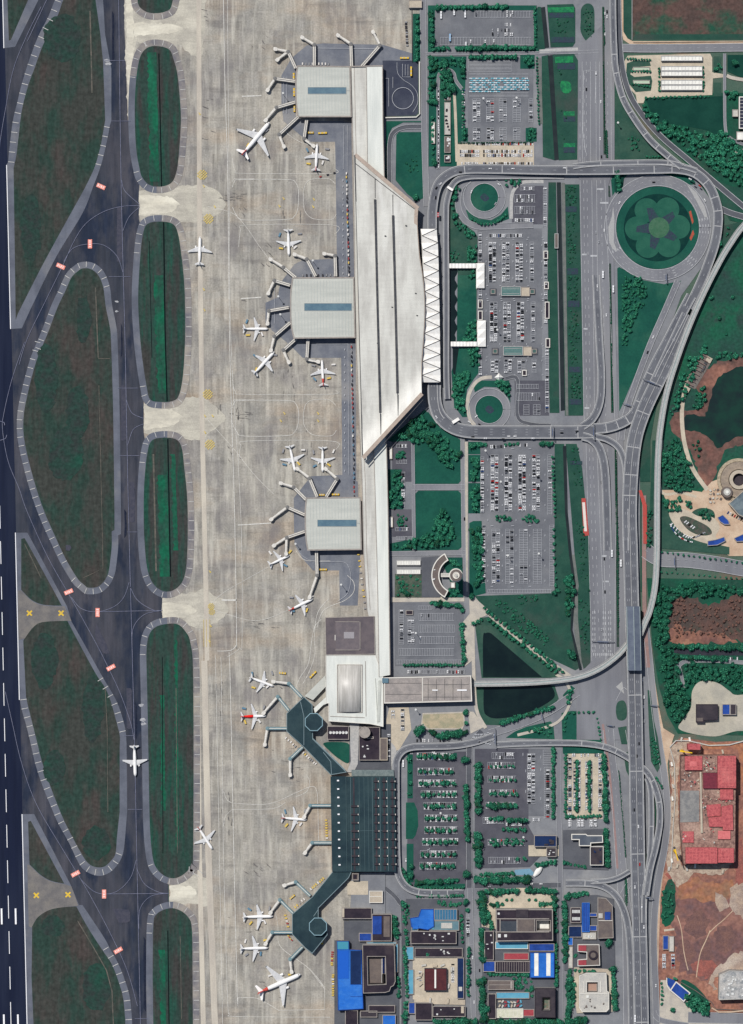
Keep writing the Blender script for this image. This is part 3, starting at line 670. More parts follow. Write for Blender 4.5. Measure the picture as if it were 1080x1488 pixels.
b = MB(); parapet(b, rect(490, 965, 527, 1035), 1.2, 14, 15); b.strip([(531, 960), (532, 1040)], 0, .8, 14, 14.8); b.strip([(480, 1040), (530, 1042)], 0, .8, 14, 14.8); b.build('vault_kerb', M_rim, t)
b = MB(); b.strip([(545.5, 985), (549, 1050)], 0, 1.0, 14, 15); b.box(551, 1018, 4, 60, 14, 15.2, .03); b.build('side_roof', M_roofA, t)
t = thing('link_corridor', 457, 1010, 'pale diagonal enclosed corridor joining the old octagon pier to the white hall', 'corridor')
b = MB(); b.prism([(443, 1011), (473, 981), (474, 997), (455, 1017)], 3, 9); b.build('upper_corridor', M_roofA, t)
b = MB(); b.prism([(456, 1029), (478, 1009), (478, 1021), (470, 1024), (458, 1036)], 3, 8); b.build('lower_corridor', M_roofB, t)
building('office_annexe', [(558.5, 984), (684, 981), (685.5, 1018), (558.5, 1021)], 17, mat('grid_roof', (158, 150, 144), (140, 134, 130), (172, 164, 152), scale=.1, fine=.14), 'long grey annexe with a gridded flat roof west of the dark pond', rim=M_rimw, rw=1.4,
         units=((614, 1001, 1.0, 34, .8, M_rimw), (622, 1001, .5, 30, .4, M_dark), (634, 1001, .5, 30, .4, M_dark), (646, 1001, .5, 30, .4, M_dark), (658, 1001, .5, 30, .4, M_dark), (670, 1001, .5, 30, .4, M_dark), (632, 1002, 8, 1.5, 1.2, M_white), (671, 1002, 14, 2, 1.2, M_white), (586, 992, 52, .5, .3, M_dark), (586, 1008, 52, .5, .3, M_dark), (648, 994, 66, .5, .35, M_dark), (648, 1012, 66, .5, .35, M_dark), (560, 988, 9, 7, 2.5, M_glass)))
t = thing('old_terminal', 528, 1195, 'dark teal ribbed roof of the old terminal with rows of small black skylights', 'terminal')
b = MB(); b.prism(rect(482, 1129, 572, 1263), 0, 15); b.build('wall', M_wallg, t)
b = MB(); b.prism([(480.5, 1127), (510, 1127), (512, 1265), (483, 1265)], 15, 16.0); b.build('roof', M_teal, t)
b = MB(); b.prism([(510, 1127), (574, 1127), (575.5, 1265), (512, 1265)], 15, 16.6); b.build('roof', M_teal, t)
for i in range(11):
    y = 1134 + i * 12.0
    for x, w in ((514.5, 8), (546, 4.6), (558, 4.6), (570, 4.8)):
        if w > 5 and i < 3: continue
        b = MB(); b.box(x + (y - 1127) * .012, y, w + 1.6, 2.4, 16.6, 19.4); k_ = b.build('skylight', M_black, t)
        b = MB(); b.box(x + (w + 1.6) / 2 + .7 + (y - 1127) * .012, y, 1.2, 2.0, 16.6, 18.6); b.build('skylight_cap', M_rimw, k_)
for i in range(11): b = MB(); b.box(491.5 + i * .22, 1133 + i * 12.2, 3, 2, 16, 17.6); b.build('roof_vent', M_white, t)
for x in (514, 546, 558, 570): b = MB(); b.strip([(x, 1129), (x + 1.6, 1263)], 0, 2.4, 16.4, 16.9); b.build('roof_channel', M_black, t)
b = MB()
for x in (503, 509.5, 522, 529, 535, 541, 552, 563): b.strip([(x, 1128), (x + 1.6, 1264)], 0, .8 if x in (509.5, 541, 552, 563) else .45, 16, 17.4)
b.strip([(505, 1206), (574, 1205)], 0, .5, 16.6, 17.0); b.build('roof_ridge', mat('teal_ridge', (84, 104, 108)), t)
b = MB(); b.prism([(511, 1118), (572, 1118), (573, 1127), (511, 1127)], 8, 12); b.build('link_roof', mat('grey_green', (120, 130, 128), (100, 112, 112), scale=.2), t)
def octpier(name, poly, oc, rr, label, extra):
    cx = sum(p[0] for p in poly) / len(poly); cy = sum(p[1] for p in poly) / len(poly)
    t = thing(name, cx, cy, label, 'terminal pier', 'teal piers of the old terminal')
    b = MB(); b.prism(offset(poly, -1.2), 0, 12); b.build('wall', M_wallg, t)
    b = MB(); b.prism(poly, 12, 13); b.build('roof', M_teal, t)
    b = MB(); parapet(b, offset(poly, .2), .9, 12, 13.6); b.build('parapet', M_tealE, t)
    o = ell(oc[0], oc[1], rr, n=8, a0=22.5, a1=382.5)
    b = MB(); b.prism(o, 13, 20); r = b.build('octagon_tower', M_wallg, t)
    b = MB(); b.prism(offset(o, .6), 20, 20.8); b.build('octagon_roof', M_teal, t)
    b = MB(); parapet(b, offset(o, .9), 1.1, 20, 21.6); b.build('octagon_rim', mat('octagon_rim', (128, 156, 164)), t)
    b = MB()
    for p in extra: b.strip(p, 0, .8, 13, 13.8)
    b.build('roof_ridge', M_tealE, t)
octpier('octagon_pier', [(442, 1012), (454, 1023), (455, 1073), (504, 1121), (481, 1125), (441, 1084), (417, 1062), (417, 1036)], (456.5, 1048), 13, 'teal angled pier with octagon tower leading north-west from the old terminal', ([(437, 1019), (442, 1040), (442, 1082)], [(470, 1092), (481, 1106), (482, 1124)], [(455, 1072), (502, 1118)]))
octpier('octagon_pier', [(484, 1265), (511, 1265), (507, 1274), (463, 1318), (463, 1331), (476, 1345), (476, 1357), (454, 1384), (444, 1376), (425, 1356), (425, 1327), (454, 1302)], (462.5, 1344), 13, 'teal angled pier with octagon tower leading south-west from the old terminal', ([(463, 1320), (456, 1330)],))

M_jb  = mat('jet_bridge_white', (216, 212, 202), (200, 196, 188), scale=.4, fine=.08)
M_jbd = mat('jet_bridge_grey', (128, 126, 122), (108, 108, 108), scale=.4, fine=.08)
M_jbt = mat('jet_bridge_teal', (118, 142, 146), (104, 128, 134), scale=.4, fine=.08)
M_tyre = mat('tyre_rubber', (40, 40, 42))
def jetbridge(p, label, heads=None, teal=False, group=None):
    a, r = p[0], p[1]
    t = thing('jet_bridge', r[0], r[1], label, 'jet bridge', group or ('jet bridges of the old terminal' if teal else 'jet bridges of the new terminal'))
    W1 = 5.0 if not teal else 4.2
    b = MB(); b.strip([a, r], 0, W1, 4.2, 8.0); fx = b.build('fixed_corridor', M_jbt if teal else M_jb, t)
    b = MB(); b.strip([a, r], 0, .9, 8.0, 8.5)
    if not teal: b.strip([a, r], W1/2 - .3, .5, 7.9, 8.3); b.strip([a, r], -W1/2 + .3, .5, 7.9, 8.3)
    b.build('roof_rib', M_jbd if not teal else M_rimw, fx)
    d = math.atan2(r[1]-a[1], r[0]-a[0])
    for f in (.35, .95):
        b = MB(); b.box(a[0] + (r[0]-a[0]) * f, a[1] + (r[1]-a[1]) * f, 1.2, 3.5, 0, 4.2, d); b.build('support', M_jbd, t)
    b = MB(); b.lathe(r[0], r[1], [(1.2, 0), (1.2, 3.8), (2.8, 4), (2.9, 8.4), (1.6, 9.0)], 12); b.build('rotunda', M_jbd if not teal else M_jbt, t)
    for hd in (heads or [p[2]]):
        dx, dy = hd[0]-r[0], hd[1]-r[1]; l = math.hypot(dx, dy); ux, uy = dx/l, dy/l
        mid = (r[0] + dx * .55, r[1] + dy * .55); end = (hd[0] - ux * 1.5, hd[1] - uy * 1.5)
        b = MB(); b.strip([r, mid], 0, 3.9, 4.4, 7.8); tn = b.build('tunnel', M_jb, t)
        b = MB(); b.strip([mid, end], 0, 3.3, 4.6, 7.5); b.build('inner_tunnel', M_jb, tn)
        b = MB(); b.strip([(r[0] + ux*2, r[1] + uy*2), mid], -1.3, .6, 7.8, 8.2); b.strip([mid, end], -1.0, .5, 7.5, 7.8); b.build('cable_tray', M_jbd, tn)
        ang = math.atan2(uy, ux)
        b = MB(); b.prism([(end[0] + q[0]*ux - q[1]*uy, end[1] + q[0]*uy + q[1]*ux) for q in ((-2, -1.8), (0, -2.7), (2.6, -2.7), (4.0, -1.0), (4.0, 2.2), (0, 2.7), (-2, 1.8))], 4.3, 8.0); b.build('cab', M_jb, t)
        b = MB(); w = (r[0] + dx * .8, r[1] + dy * .8); b.box(w[0], w[1], 1.0, 4.0, 1.2, 4.6, ang); b.build('lift_frame', M_jbd, t)
        for s in (-1, 1):
            b = MB(); b.tube((w[0] - uy*s*1.9, w[1] + ux*s*1.9, .7), (w[0] - uy*s*1.2, w[1] + ux*s*1.2, .7), .7, .7, 10); b.build('wheel', M_tyre, t)
J = 'jet bridge'
for p, l, h in (
 ([(430, 100), (419, 76)], 'forked white jet bridge with two arms at the north pier\'s north-west corner', [(400, 72), (403, 88)]),
 ([(457, 96), (457, 66), (439, 55)], 'white jet bridge bent left, nearer the corner on the north pier\'s north edge', None),
 ([(511, 97), (510, 65), (491, 52)], 'white jet bridge bent left where north pier meets the long concourse', None),
 ([(525, 98), (552, 67), (542, 47)], 'white jet bridge slanting north-east from the concourse\'s north end', None),
 ([(429, 119), (400, 115), (389, 132)], 'white jet bridge bent south, upper one on the north pier\'s west side', None),
 ([(429, 149), (402, 157), (386, 176)], 'white jet bridge bent south-west, pointing at the large parked airliner', None),
 ([(434, 170), (406, 196), (413, 214)], 'empty white jet bridge slanting from the north pier\'s south-west corner', None),
 ([(446, 174), (442, 202), (456, 213)], 'white jet bridge docked to the small airliner south of the north pier', None),
 ([(430, 404), (412, 389), (393, 377)], 'straight slanting white jet bridge at the middle pier\'s north-west corner', None),
 ([(459, 402), (446, 377), (428, 370)], 'white jet bridge on the middle pier\'s north edge, beside a nose-south airliner', None),
 ([(488, 402), (487, 372), (471, 369)], 'hooked white jet bridge at the middle pier\'s north-east, unused', None),
 ([(422, 415), (399, 408), (390, 427)], 'white jet bridge bent south, upper one on the middle pier\'s west side', None),
 ([(420, 447), (391, 452), (389, 471)], 'white jet bridge at the nose of the airliner facing the middle pier', None),
 ([(422, 469), (399, 489), (394, 510)], 'white jet bridge reaching the slanted airliner southwest of the middle pier', None),
 ([(431, 492), (412, 509), (420, 527)], 'unused white jet bridge bent at the middle pier\'s south-west corner', None),
 ([(448, 492), (446, 522), (463, 526)], 'white jet bridge docked to the red-tailed airliner south of the middle pier', None),
 ([(445, 726), (427, 708), (408, 702)], 'empty white jet bridge at the south pier\'s north-west corner', None),
 ([(461, 722), (450, 695), (432, 681)], 'white jet bridge docked to the left of two airliners facing the south pier', None),
 ([(474, 722), (490, 696), (473, 681)], 'white jet bridge docked to the right of two airliners facing the south pier', None),
 ([(443, 748), (418, 737), (394, 755)], 'unused white jet bridge bent on the south pier\'s west side', None),
 ([(443, 772), (417, 781)], 'forked white jet bridge on the south pier\'s west side above an airliner', [(398, 793), (416, 805)]),
 ([(460, 800), (461, 836), (450, 868)], 'long white jet bridge running south from the south pier to a red-tailed airliner', None)):
    jetbridge(p, l, h)
for p, l in (
 ([(439, 1013), (420, 993), (397, 990)], 'teal jet bridge at the octagon pier\'s northern tip, bent west'),
 ([(420, 1032), (404, 1012), (383, 1036)], 'teal jet bridge docked to the half red airliner'),
 ([(417, 1058), (389, 1058), (385, 1082)], 'empty teal jet bridge bent south below the half red airliner'),
 ([(440, 1085), (422, 1102), (422, 1126)], 'empty teal jet bridge with its white arm hanging due south of north-west pier'),
 ([(481, 1170), (451, 1170), (442, 1187)], 'teal jet bridge from the old terminal\'s west wall docked to an airliner'),
 ([(482, 1224), (454, 1224), (443, 1239)], 'empty teal jet bridge from the old terminal\'s west wall, southern one'),
 ([(451, 1301), (430, 1281), (413, 1286)], 'teal jet bridge with a west-pointing white arm, northernmost on the south-west pier'),
 ([(426, 1326), (407, 1307), (393, 1326)], 'teal jet bridge docked to the upper of two west stand airliners'),
 ([(425, 1354), (396, 1354), (386, 1371)], 'teal jet bridge docked to the lower of two west stand airliners'),
 ([(440, 1375), (422, 1393), (424, 1412)], 'teal jet bridge at the south-west pier\'s tip, above the large airliner')):
    jetbridge(p, l, None, True)

M_fus = mat('aircraft_white', (240, 238, 234), (230, 228, 224), scale=.3, fine=.04, rough=.4)
M_fgr = mat('aircraft_grey', (204, 204, 202), (190, 190, 190), scale=.3, fine=.05, rough=.45)
M_red = mat('aircraft_red', (204, 86, 74), (190, 70, 62), scale=.4, fine=.05, rough=.45)
M_redb = mat('aircraft_bright_red', (232, 38, 34), fine=.05, rough=.45)
M_win = mat('cockpit_glass', (30, 34, 42), rough=.2)
M_blue = mat('aircraft_blue', (60, 84, 130), rough=.45)
def wing(mb, root, tip, rc, tc, th, m=0):
    """root/tip: leading-edge points (x,y,z); rc/tc chords"""
    vs = []
    for (x, y, z), c in ((root, rc), (tip, tc)):
        for fx, fz in ((0, 0), (.25, .55), (.7, .35), (1, 0), (.6, -.35), (.2, -.45)): vs.append((x - fx * c, y, z + fz * th * c / rc))
    fs = [(i, (i+1) % 6, 6 + (i+1) % 6, 6 + i) for i in range(6)] + [tuple(range(6)), tuple(range(11, 5, -1))]
    mb.add(vs, fs, m)
def airliner(nose, tail, span, label, tailm=None, rear=None, wide=False, fin=None):
    L = math.hypot(nose[0]-tail[0], nose[1]-tail[1]); a = math.atan2(-(nose[1]-tail[1]), nose[0]-tail[0])
    cx, cy = (nose[0]+tail[0])/2, (nose[1]+tail[1])/2
    t = thing('airliner', cx, cy, label, 'airliner', 'airliners on the apron'); t.rotation_euler = (0, 0, a)
    R = L * (.052 if not wide else .048); zc = R * 1.75; h = L / 2
    prof = [(.0, .06), (.012, .36), (.03, .6), (.06, .84), (.10, .97), (.15, 1), (.62, 1), (.70, .95), (.80, .74), (.90, .45), (.97, .2), (1, .06)]
    def body(f0, f1):
        b = MB(False); n = 14; rings = []
        ps = [q for q in prof if f0 <= q[0] <= f1]
        def rad(f):
            for p, q in zip(prof, prof[1:]):
                if p[0] <= f <= q[0]: return p[1] + (q[1]-p[1]) * (f-p[0]) / (q[0]-p[0])
            return .06
        fl_ = sorted(set([f0, f1] + [q[0] for q in ps]))
        vs = []
        for f in fl_:
            r = rad(f) * R; up = R * .55 * max(0, (f - .66) / .34) ** 1.3 - R * .12 * max(0, (.08 - f) / .08)
            for i in range(n): vs.append((h - f * L, r * math.cos(2*PI*i/n), zc + up + r * math.sin(2*PI*i/n)))
        k = len(fl_)
        fs = [(j*n+i, (j+1)*n+i, (j+1)*n+(i+1) % n, j*n+(i+1) % n) for j in range(k-1) for i in range(n)] + [tuple(range(n)), tuple((k-1)*n+i for i in range(n-1, -1, -1))]
        b.add(vs, fs); return b
    split = rear[0] if rear else 1.0
    fu = body(0, split).build('fuselage', M_fus, t, smooth_=True)
    if rear: body(split, 1.0).build('rear_fuselage', rear[1], t, smooth_=True)
    b = MB(False); b.add([(h - .030*L, s * R * .42, zc + R * .45) for s in (-1, 1)] + [(h - .052*L, s * R * .50, zc + R * .72) for s in (1, -1)], [(0, 1, 2, 3)]); b.build('cockpit_window', M_win, fu)
    sw = .50 if not wide else .62
    xr = h - .33 * L
    for s in (-1, 1):
        b = MB(False); wing(b, (xr, s * R * .6, zc - R * .4), (xr - sw * (span/2 - R), s * span/2, zc + span * .02), L * .19, L * .04, R * .42)
        b.add([], []); kx = xr - .18 * L
        w = b.build('wing', M_fgr, t)
        b = MB(False); q = (xr - sw * (span/2 - R), s * span/2, zc + span * .02); b.add([(q[0] - .3, q[1], q[2]), (q[0] - L*.038, q[1], q[2]), (q[0] - L*.05, q[1] + s*.3, q[2] + R * 1.0), (q[0] - L*.025, q[1] + s*.3, q[2] + R), (q[0] - .3, q[1] + s*.18, q[2]), (q[0] - L*.038, q[1] + s*.18, q[2])], [(0, 1, 2, 3), (4, 5, 2, 3), (0, 1, 5, 4)]); b.build('winglet', tailm or M_fus, w)
        ye = s * (span * .165); xe = xr - sw * (abs(ye) - R) + L * .055
        b = MB(False); er = R * (.52 if not wide else .60); vs = []; n = 10; n2 = [(0, .86), (.1, 1), (.55, .95), (.85, .6), (1, .45)]
        el = L * .105
        for f, rr in n2:
            for i in range(n): vs.append((xe - f * el, ye + er * rr * math.cos(2*PI*i/n), zc - R * .75 + er * rr * math.sin(2*PI*i/n)))
        b.add(vs, [(j*n+i, (j+1)*n+i, (j+1)*n+(i+1) % n, j*n+(i+1) % n) for j in range(4) for i in range(n)] + [tuple(range(n)), tuple(range(5*n-1, 4*n-1, -1))])
        b.build('engine', M_fus, t, smooth_=True)
        b = MB(False); wing(b, (-h + .13 * L, s * R * .2, zc + R * .7), (-h + .13*L - .52 * span * .18, s * span * .185, zc + R * .95), L * .10, L * .04, R * .2); b.build('tailplane', tailm or M_fgr if wide else M_fgr, t)
        b = MB(False); b.tube((xr - L*.14, s * R * .95, R * .42), (xr - L*.14, s * R * 1.45, R * .42), R * .42, R * .42, 10); b.tube((xr - L*.14, s*R*1.2, R*.4), (xr - L*.14, s*R*1.1, zc - R*.5), .25, .25, 6); b.build('main_wheel', M_tyre, t)
    b = MB(False)
    fz0, fz1 = zc + R * 1.0, zc + R * 4.2; xf = -h + .17 * L
    q = [(xf, fz0), (xf - .055*L, fz0 + R*.9), (-h + .03*L, fz1), (-h - .005*L, fz1), (-h + .045*L, fz0 - R*.1)]
    vs = [(x, .32, z) for x, z in q] + [(x, -.32, z) for x, z in q]
    b.add(vs, [(0, 1, 2, 3, 4), (9, 8, 7, 6, 5)] + [(i, 5+i, 5+(i+1) % 5, (i+1) % 5) for i in range(5)]); b.build('fin', fin or tailm or M_fus, t)
    b = MB(False); b.tube((h - .1*L, -.3, R*.35), (h - .1*L, .3, R*.35), R*.35, R*.35, 8); b.tube((h - .1*L, 0, .4), (h - .1*L, 0, zc - R*.6), .2, .2, 6); b.build('nose_wheel', M_tyre, t)
    return t
airliner((392, 178), (352, 226), 60, 'large white wide-bodied airliner with red tail parked beside the north pier', M_fus, (.86, M_red), True, M_red)
airliner((461, 209), (459, 249), 35, 'small white airliner with red tail docked nose-north below the north pier', M_fus, None, False, M_red)
airliner((291, 344), (290, 386), 35, 'white airliner taxiing north near the strip islands, alone on the open apron')
airliner((420, 372), (419, 333), 36, 'white airliner nose-south above the middle pier', None)
airliner((390, 478), (353, 478), 34, 'white airliner nose-east facing the middle pier\'s west side')
airliner((399, 511), (369, 544), 34, 'white airliner standing diagonally south-west of the middle pier')
airliner((468, 523), (470, 561), 36, 'white airliner with red rear fuselage docked nose-north below the middle pier', M_fus, (.72, M_red), False, M_red)
airliner((429, 685), (421, 647), 36, 'white airliner tilted slightly, left of two facing the south pier')
airliner((469, 686), (469, 649), 35, 'white airliner pointing due south, right of two facing the south pier')
airliner((421, 807), (391, 821), 32, 'white airliner nose up-right under the forked jet bridge of the south pier')
airliner((455, 870), (420, 887), 33, 'white airliner with deep red tail at the end of the longest jet bridge', M_fus, (.78, M_red), False, M_red)
airliner((398, 997), (363, 984), 33, 'white airliner nose down-right at the octagon pier\'s northern tip')
airliner((387, 1040), (350, 1041), 37, 'airliner with bright red rear half and white front', M_fus, (.5, M_redb), False, M_redb)
airliner((309, 1234), (288, 1201), 36, 'white airliner with red fin taxiing diagonally beside the long strip island', M_red, (.86, M_red), False, M_red)
airliner((446, 1191), (409, 1188), 36, 'white airliner with orange-red tail docked at the old terminal\'s west wall', M_fus, (.9, M_red), False, M_red)
airliner((197, 1128), (195.5, 1082), 36, 'white airliner taxiing south on the dark taxiway')
airliner((397, 1331), (353, 1332), 36, 'long white airliner, upper of two nose-east beside the south-west pier')
airliner((390, 1377), (349, 1378), 37, 'white airliner, lower of two nose-east beside the south-west pier')
airliner((437, 1415), (375, 1442), 62, 'large white wide-bodied airliner with red rear fuselage at the apron\'s south end', M_fus, (.76, M_red), True, M_red)
M_pave = mat('landside_asphalt', (129, 131, 134), (115, 117, 122), (142, 142, 142), scale=.02, fine=.07, fscale=.3, streak=.03)
M_lot  = mat('car_park_asphalt', (114, 116, 120), (102, 104, 109), (125, 126, 128), scale=.03, fine=.08, streak=.04, sscale=(.2, .02, 1))
M_lotd = mat('old_car_park_asphalt', (88, 88, 95), (78, 78, 86), (100, 99, 104), scale=.04, fine=.08)
M_road = mat('road_asphalt', (126, 127, 131), (113, 114, 119), (138, 138, 139), scale=.02, stretch=(1, .3, 1), fine=.06, streak=.05, sscale=(.3, .01, 1))
M_dkrd = mat('dark_road_asphalt', (92, 94, 99), (82, 84, 90), scale=.04, fine=.08)
M_deck = mat('viaduct_asphalt', (104, 106, 111), (92, 94, 100), scale=.03, fine=.06)
M_kerb = mat('pale_concrete', (176, 174, 170), (160, 160, 158), scale=.3, fine=.08)
M_pvm  = mat('pale_paving', (186, 178, 164), (170, 164, 154), scale=.1, fine=.12)
M_tan  = mat('tan_paving', (192, 180, 160), (176, 166, 148), (164, 152, 138), scale=.06, fine=.14)
M_lawn = mat('lawn', (32, 84, 70), (27, 74, 64), (48, 92, 76), scale=.03, fine=.14, fscale=.4)
M_lawg = mat('dull_lawn', (56, 84, 72), (44, 76, 66), (72, 90, 80), scale=.04, fine=.14, fscale=.35)
M_lawd = mat('dark_lawn', (20, 58, 50), (26, 66, 56), scale=.04, fine=.12)
M_bank = mat('grass_bank', (38, 72, 62), (46, 80, 68), (60, 74, 68), scale=.05, fine=.16)
M_wild = mat('wild_grass', (36, 72, 60), (28, 84, 64), (58, 74, 66), scale=.03, fine=.22, fscale=.25, scale3=.025)
M_wet  = mat('wetland_grass', (42, 72, 64), (32, 88, 66), (52, 62, 62), scale=.018, fine=.28, fscale=.25, scale3=.02)
M_flow = mat('violet_flowers', (54, 60, 76), (46, 72, 72), scale=.3, fine=.2)
M_brg  = mat('bright_grass', (42, 128, 78), (34, 96, 70), scale=.2, fine=.2)
M_earth = mat('red_earth', (140, 100, 84), (112, 82, 76), (168, 126, 104), scale=.035, fine=.3, fscale=.22, scale3=.03)
M_earthd = mat('brown_earth', (96, 74, 68), (76, 68, 64), (40, 74, 62), scale=.04, fine=.32, scale3=.022)
M_sand = mat('sandy_ground', (182, 156, 132), (196, 174, 150), (158, 132, 114), scale=.05, fine=.12)
M_water = mat('dark_water', (14, 28, 31), (20, 36, 36), scale=.03, fine=.1, rough=.2, spec=.25)
M_pond = mat('green_water', (22, 54, 44), (22, 38, 38), (26, 68, 50), scale=.03, fine=.06, rough=.2, spec=.4)
M_canal = mat('canal_water', (40, 48, 50), (32, 40, 44), scale=.05, fine=.1, rough=.4)

g = MB(); g.poly([(559, 170), (609.5, 170), (611, -900), (900, -900), (893, 60), (900, 150), (960, 235), (1000, 245), (1040, 300), (1040, 360), (990, 430), (930, 600), (930, 900), (960, 1100), (968, 1200), (955, 1400), (960, 2400), (480, 2400), (492, 1480), (514, 1270), (535, 1120)], layer())
struct('pavement', g, M_pave)
def sheet(name, m, *ps):
    g = MB(); z = layer()
    for p in ps: g.poly(p, z)
    return struct(name, g, m)
S = lambda *p: smooth(p, True, 5)
sheet('car_park', M_lot, rect(631, 15, 775, 68), rect(680, 84, 775, 206), rect(694, 332, 788, 556), rect(698, 640, 806, 862), rect(574, 876, 674, 968), rect(702, 1088, 802, 1186))
sheet('car_park', M_lotd, [(592, 1092), (680, 1092), (682, 1290), (592, 1290)], [(690, 1088), (768, 1088), (768, 1200), (790, 1240), (770, 1260), (690, 1262)], rect(744, 270, 790, 326), rect(748, 553, 798, 604), [(570, 640), (597, 640), (599, 700), (570, 700)], [(570, 740), (598, 740), (599, 780), (570, 780)])
sheet('tan_car_park', M_tan, rect(821, 1094, 876, 1190), rect(664, 208, 776, 242), [(566, 1028), (594, 1028), (598, 1060), (580, 1090), (562, 1092), (558, 1060)])
sheet('lawn', M_lawn, rect(600, 20, 611.5, 90),
      [(622, 8), (780, 8), (780, 15), (632, 15), (632, 68), (648, 68), (648, 77), (622, 77)], [(664, 67), (776, 67), (776, 12), (781, 12), (781, 76), (664, 76)],
      [(623, 82), (678, 82), (676, 128), (672, 140), (673, 205), (664, 208), (664, 242), (623, 242)], rect(756, 80, 777, 100), rect(684, 81, 750, 87), rect(764, 186, 780, 206), rect(672, 186, 680, 206),
      [(576, 196), (580, 192), (614, 192), (615, 288), (606, 293), (592, 282), (575, 262)], [(561, 176), (612, 176), (612, 178), (586, 178), (570, 186), (565, 196), (563, 262), (560, 262)],
      [(602, 628), (622, 598), (640, 622), (671, 640), (671, 697), (666, 703), (602, 703)], [(603, 718), (608, 713), (666, 713), (672, 719), (672, 794), (666, 799), (605, 800)],
      [(564, 640), (580, 625), (618, 595), (630, 612), (604, 640), (604, 640), (570, 642)], [(564, 682), (584, 682), (586, 740), (564, 740)], [(566, 790), (604, 782), (604, 800), (567, 801)],
      rect(680.5, 642, 698, 660), rect(680.5, 661, 698, 700), rect(680.5, 702, 698, 746), [(682, 760), (688, 757), (700, 757), (706, 862), (682, 868)],
      rect(592, 1092, 600, 1160), [(590, 1166), (602, 1166), (607, 1178), (608, 1200), (604, 1214), (600, 1219), (590, 1219)], rect(591, 1226, 601, 1282),
      [(602, 1284), (676, 1284), (676, 1291), (602, 1291)], rect(606, 1094, 664, 1102))
sheet('lawn', M_lawg, [(653, 284), (660, 268), (676, 264), (668, 278), (664, 290), (663, 306), (672, 324), (690, 337), (694, 344), (694, 384), (653, 384)], [(665, 391), (693, 391), (693, 497), (664, 497), (667, 440)])
sheet('lawn', M_lawn, [(667, 505), (697, 505), (697, 540), (688, 552), (679, 566), (676, 590), (680, 606), (672, 606), (660, 590), (656, 540)], [(665, 400), (692, 400), (692, 495), (664, 495)],
      [(677, 305), (682, 320), (692, 325), (724, 324), (740, 318), (738, 300), (728, 312), (714, 320), (696, 318), (684, 306)], [(688, 560), (700, 553), (740, 553), (742, 585), (735, 572), (722, 563), (704, 562), (690, 570)])
sheet('grass_bank', M_bank, [(781, 10), (786, 10), (794, 69), (786, 75), (781, 75)], [(795, 7), (833, 6), (836, 12), (836, 62), (832, 68), (800, 69)], [(787, 82), (797, 80), (806, 233), (789, 228)], [(803, 80), (833, 76), (840, 88), (839, 232), (812, 233)],
      [(797, 265), (808, 265), (813, 600), (799, 600), (795, 400)], [(816, 268), (842, 268), (850, 596), (847, 604), (821, 604)], [(806, 645), (820, 645), (824, 744), (830, 806), (836, 850), (832, 890), (829, 915), (843, 970), (836, 974), (800, 957), (720, 905), (690, 866), (806, 862)],
      [(822, 645), (838, 645), (846, 680), (852, 744), (857, 800), (858, 965), (848, 972), (834, 916), (837, 890), (841, 850), (835, 806)])
sheet('path', mat('grey_bank_path', (112, 114, 110), (98, 104, 100), scale=.1, fine=.12), [(816, 266), (821, 266), (826, 604), (822, 604)], [(829, 806), (835, 806), (841, 850), (836, 852)], [(832, 850), (840, 850), (840, 900), (846, 970), (843, 971), (834, 915)], [(781, 84), (786, 84), (789, 180), (784, 180)])
sheet('canal', M_canal, [(786, 11), (792, 10), (798, 69), (792, 70)], [(796, 81), (803, 80), (812, 232), (806, 233)], [(809, 265), (815, 265), (821, 596), (815, 597)], [(818, 648), (823, 648), (825, 744), (831, 806), (837, 850), (834, 890), (832, 915), (846, 973), (842, 974), (829, 915), (830, 890), (833, 850), (827, 806), (821, 744)])
sheet('bright_lawn', M_brg, [(796, 11), (834, 10), (834, 18), (797, 18)], [(806, 83), (833, 81), (833, 91), (807, 92)], [(819, 162), (835, 162), (835, 168), (819, 168)], [(819, 208), (836, 208), (836, 214), (819, 214)], S((816, 118), (828, 120), (830, 132), (822, 136), (815, 130)))
sheet('flower_bed', M_flow, rect(798, 19, 834, 26), rect(801, 54, 835, 62), rect(810, 92, 836, 101), rect(819, 170, 836, 177), rect(819, 214, 836, 222), rect(822, 300, 838, 308), rect(824, 390, 840, 399), rect(825, 437, 842, 446), rect(827, 533, 844, 541), rect(827, 580, 845, 588), rect(829, 670, 846, 675))
sheet('verge', M_lawg, S((844, 30), (845, 12), (854, 5), (863, 12), (864, 40), (863, 66), (852, 60), (844, 46)), [(893, 112), (897, 130), (912, 163), (940, 199), (972, 226), (956, 232), (893, 232)])
sheet('lawn', M_lawn, [(895, 244), (920, 246), (905, 262), (890, 285), (888, 262)], S((960, 253, 1), (985, 250), (1010, 264), (1000, 268)), [(897, 390), (900, 388), (935, 407), (965, 413), (990, 408), (980, 425), (960, 460), (938, 508), (920, 552), (904, 590), (900, 598)])
sheet('lawn', M_lawg, [(690, 905), (696, 898), (712, 896), (722, 905), (760, 935), (812, 978), (815, 985), (700, 985)], [(690, 998), (806, 996), (812, 1015), (800, 1030), (770, 1046), (735, 1054), (705, 1053), (692, 1040), (688, 1020)])
sheet('lawn', M_lawn, [(735, 1072), (748, 1063), (765, 1056), (800, 1048), (804, 1052), (806, 1074)], [(816, 1036), (830, 1033), (864, 1034), (872, 1070), (878, 1095), (818, 1095)], S((895, 1030), (898, 1020), (906, 1018), (911, 1026), (911, 1042), (904, 1047), (897, 1044)), [(899, 1056), (911, 1054), (912, 1081), (904, 1081)],
      [(818, 1010), (830, 996), (838, 1002), (838, 1012), (824, 1024)])
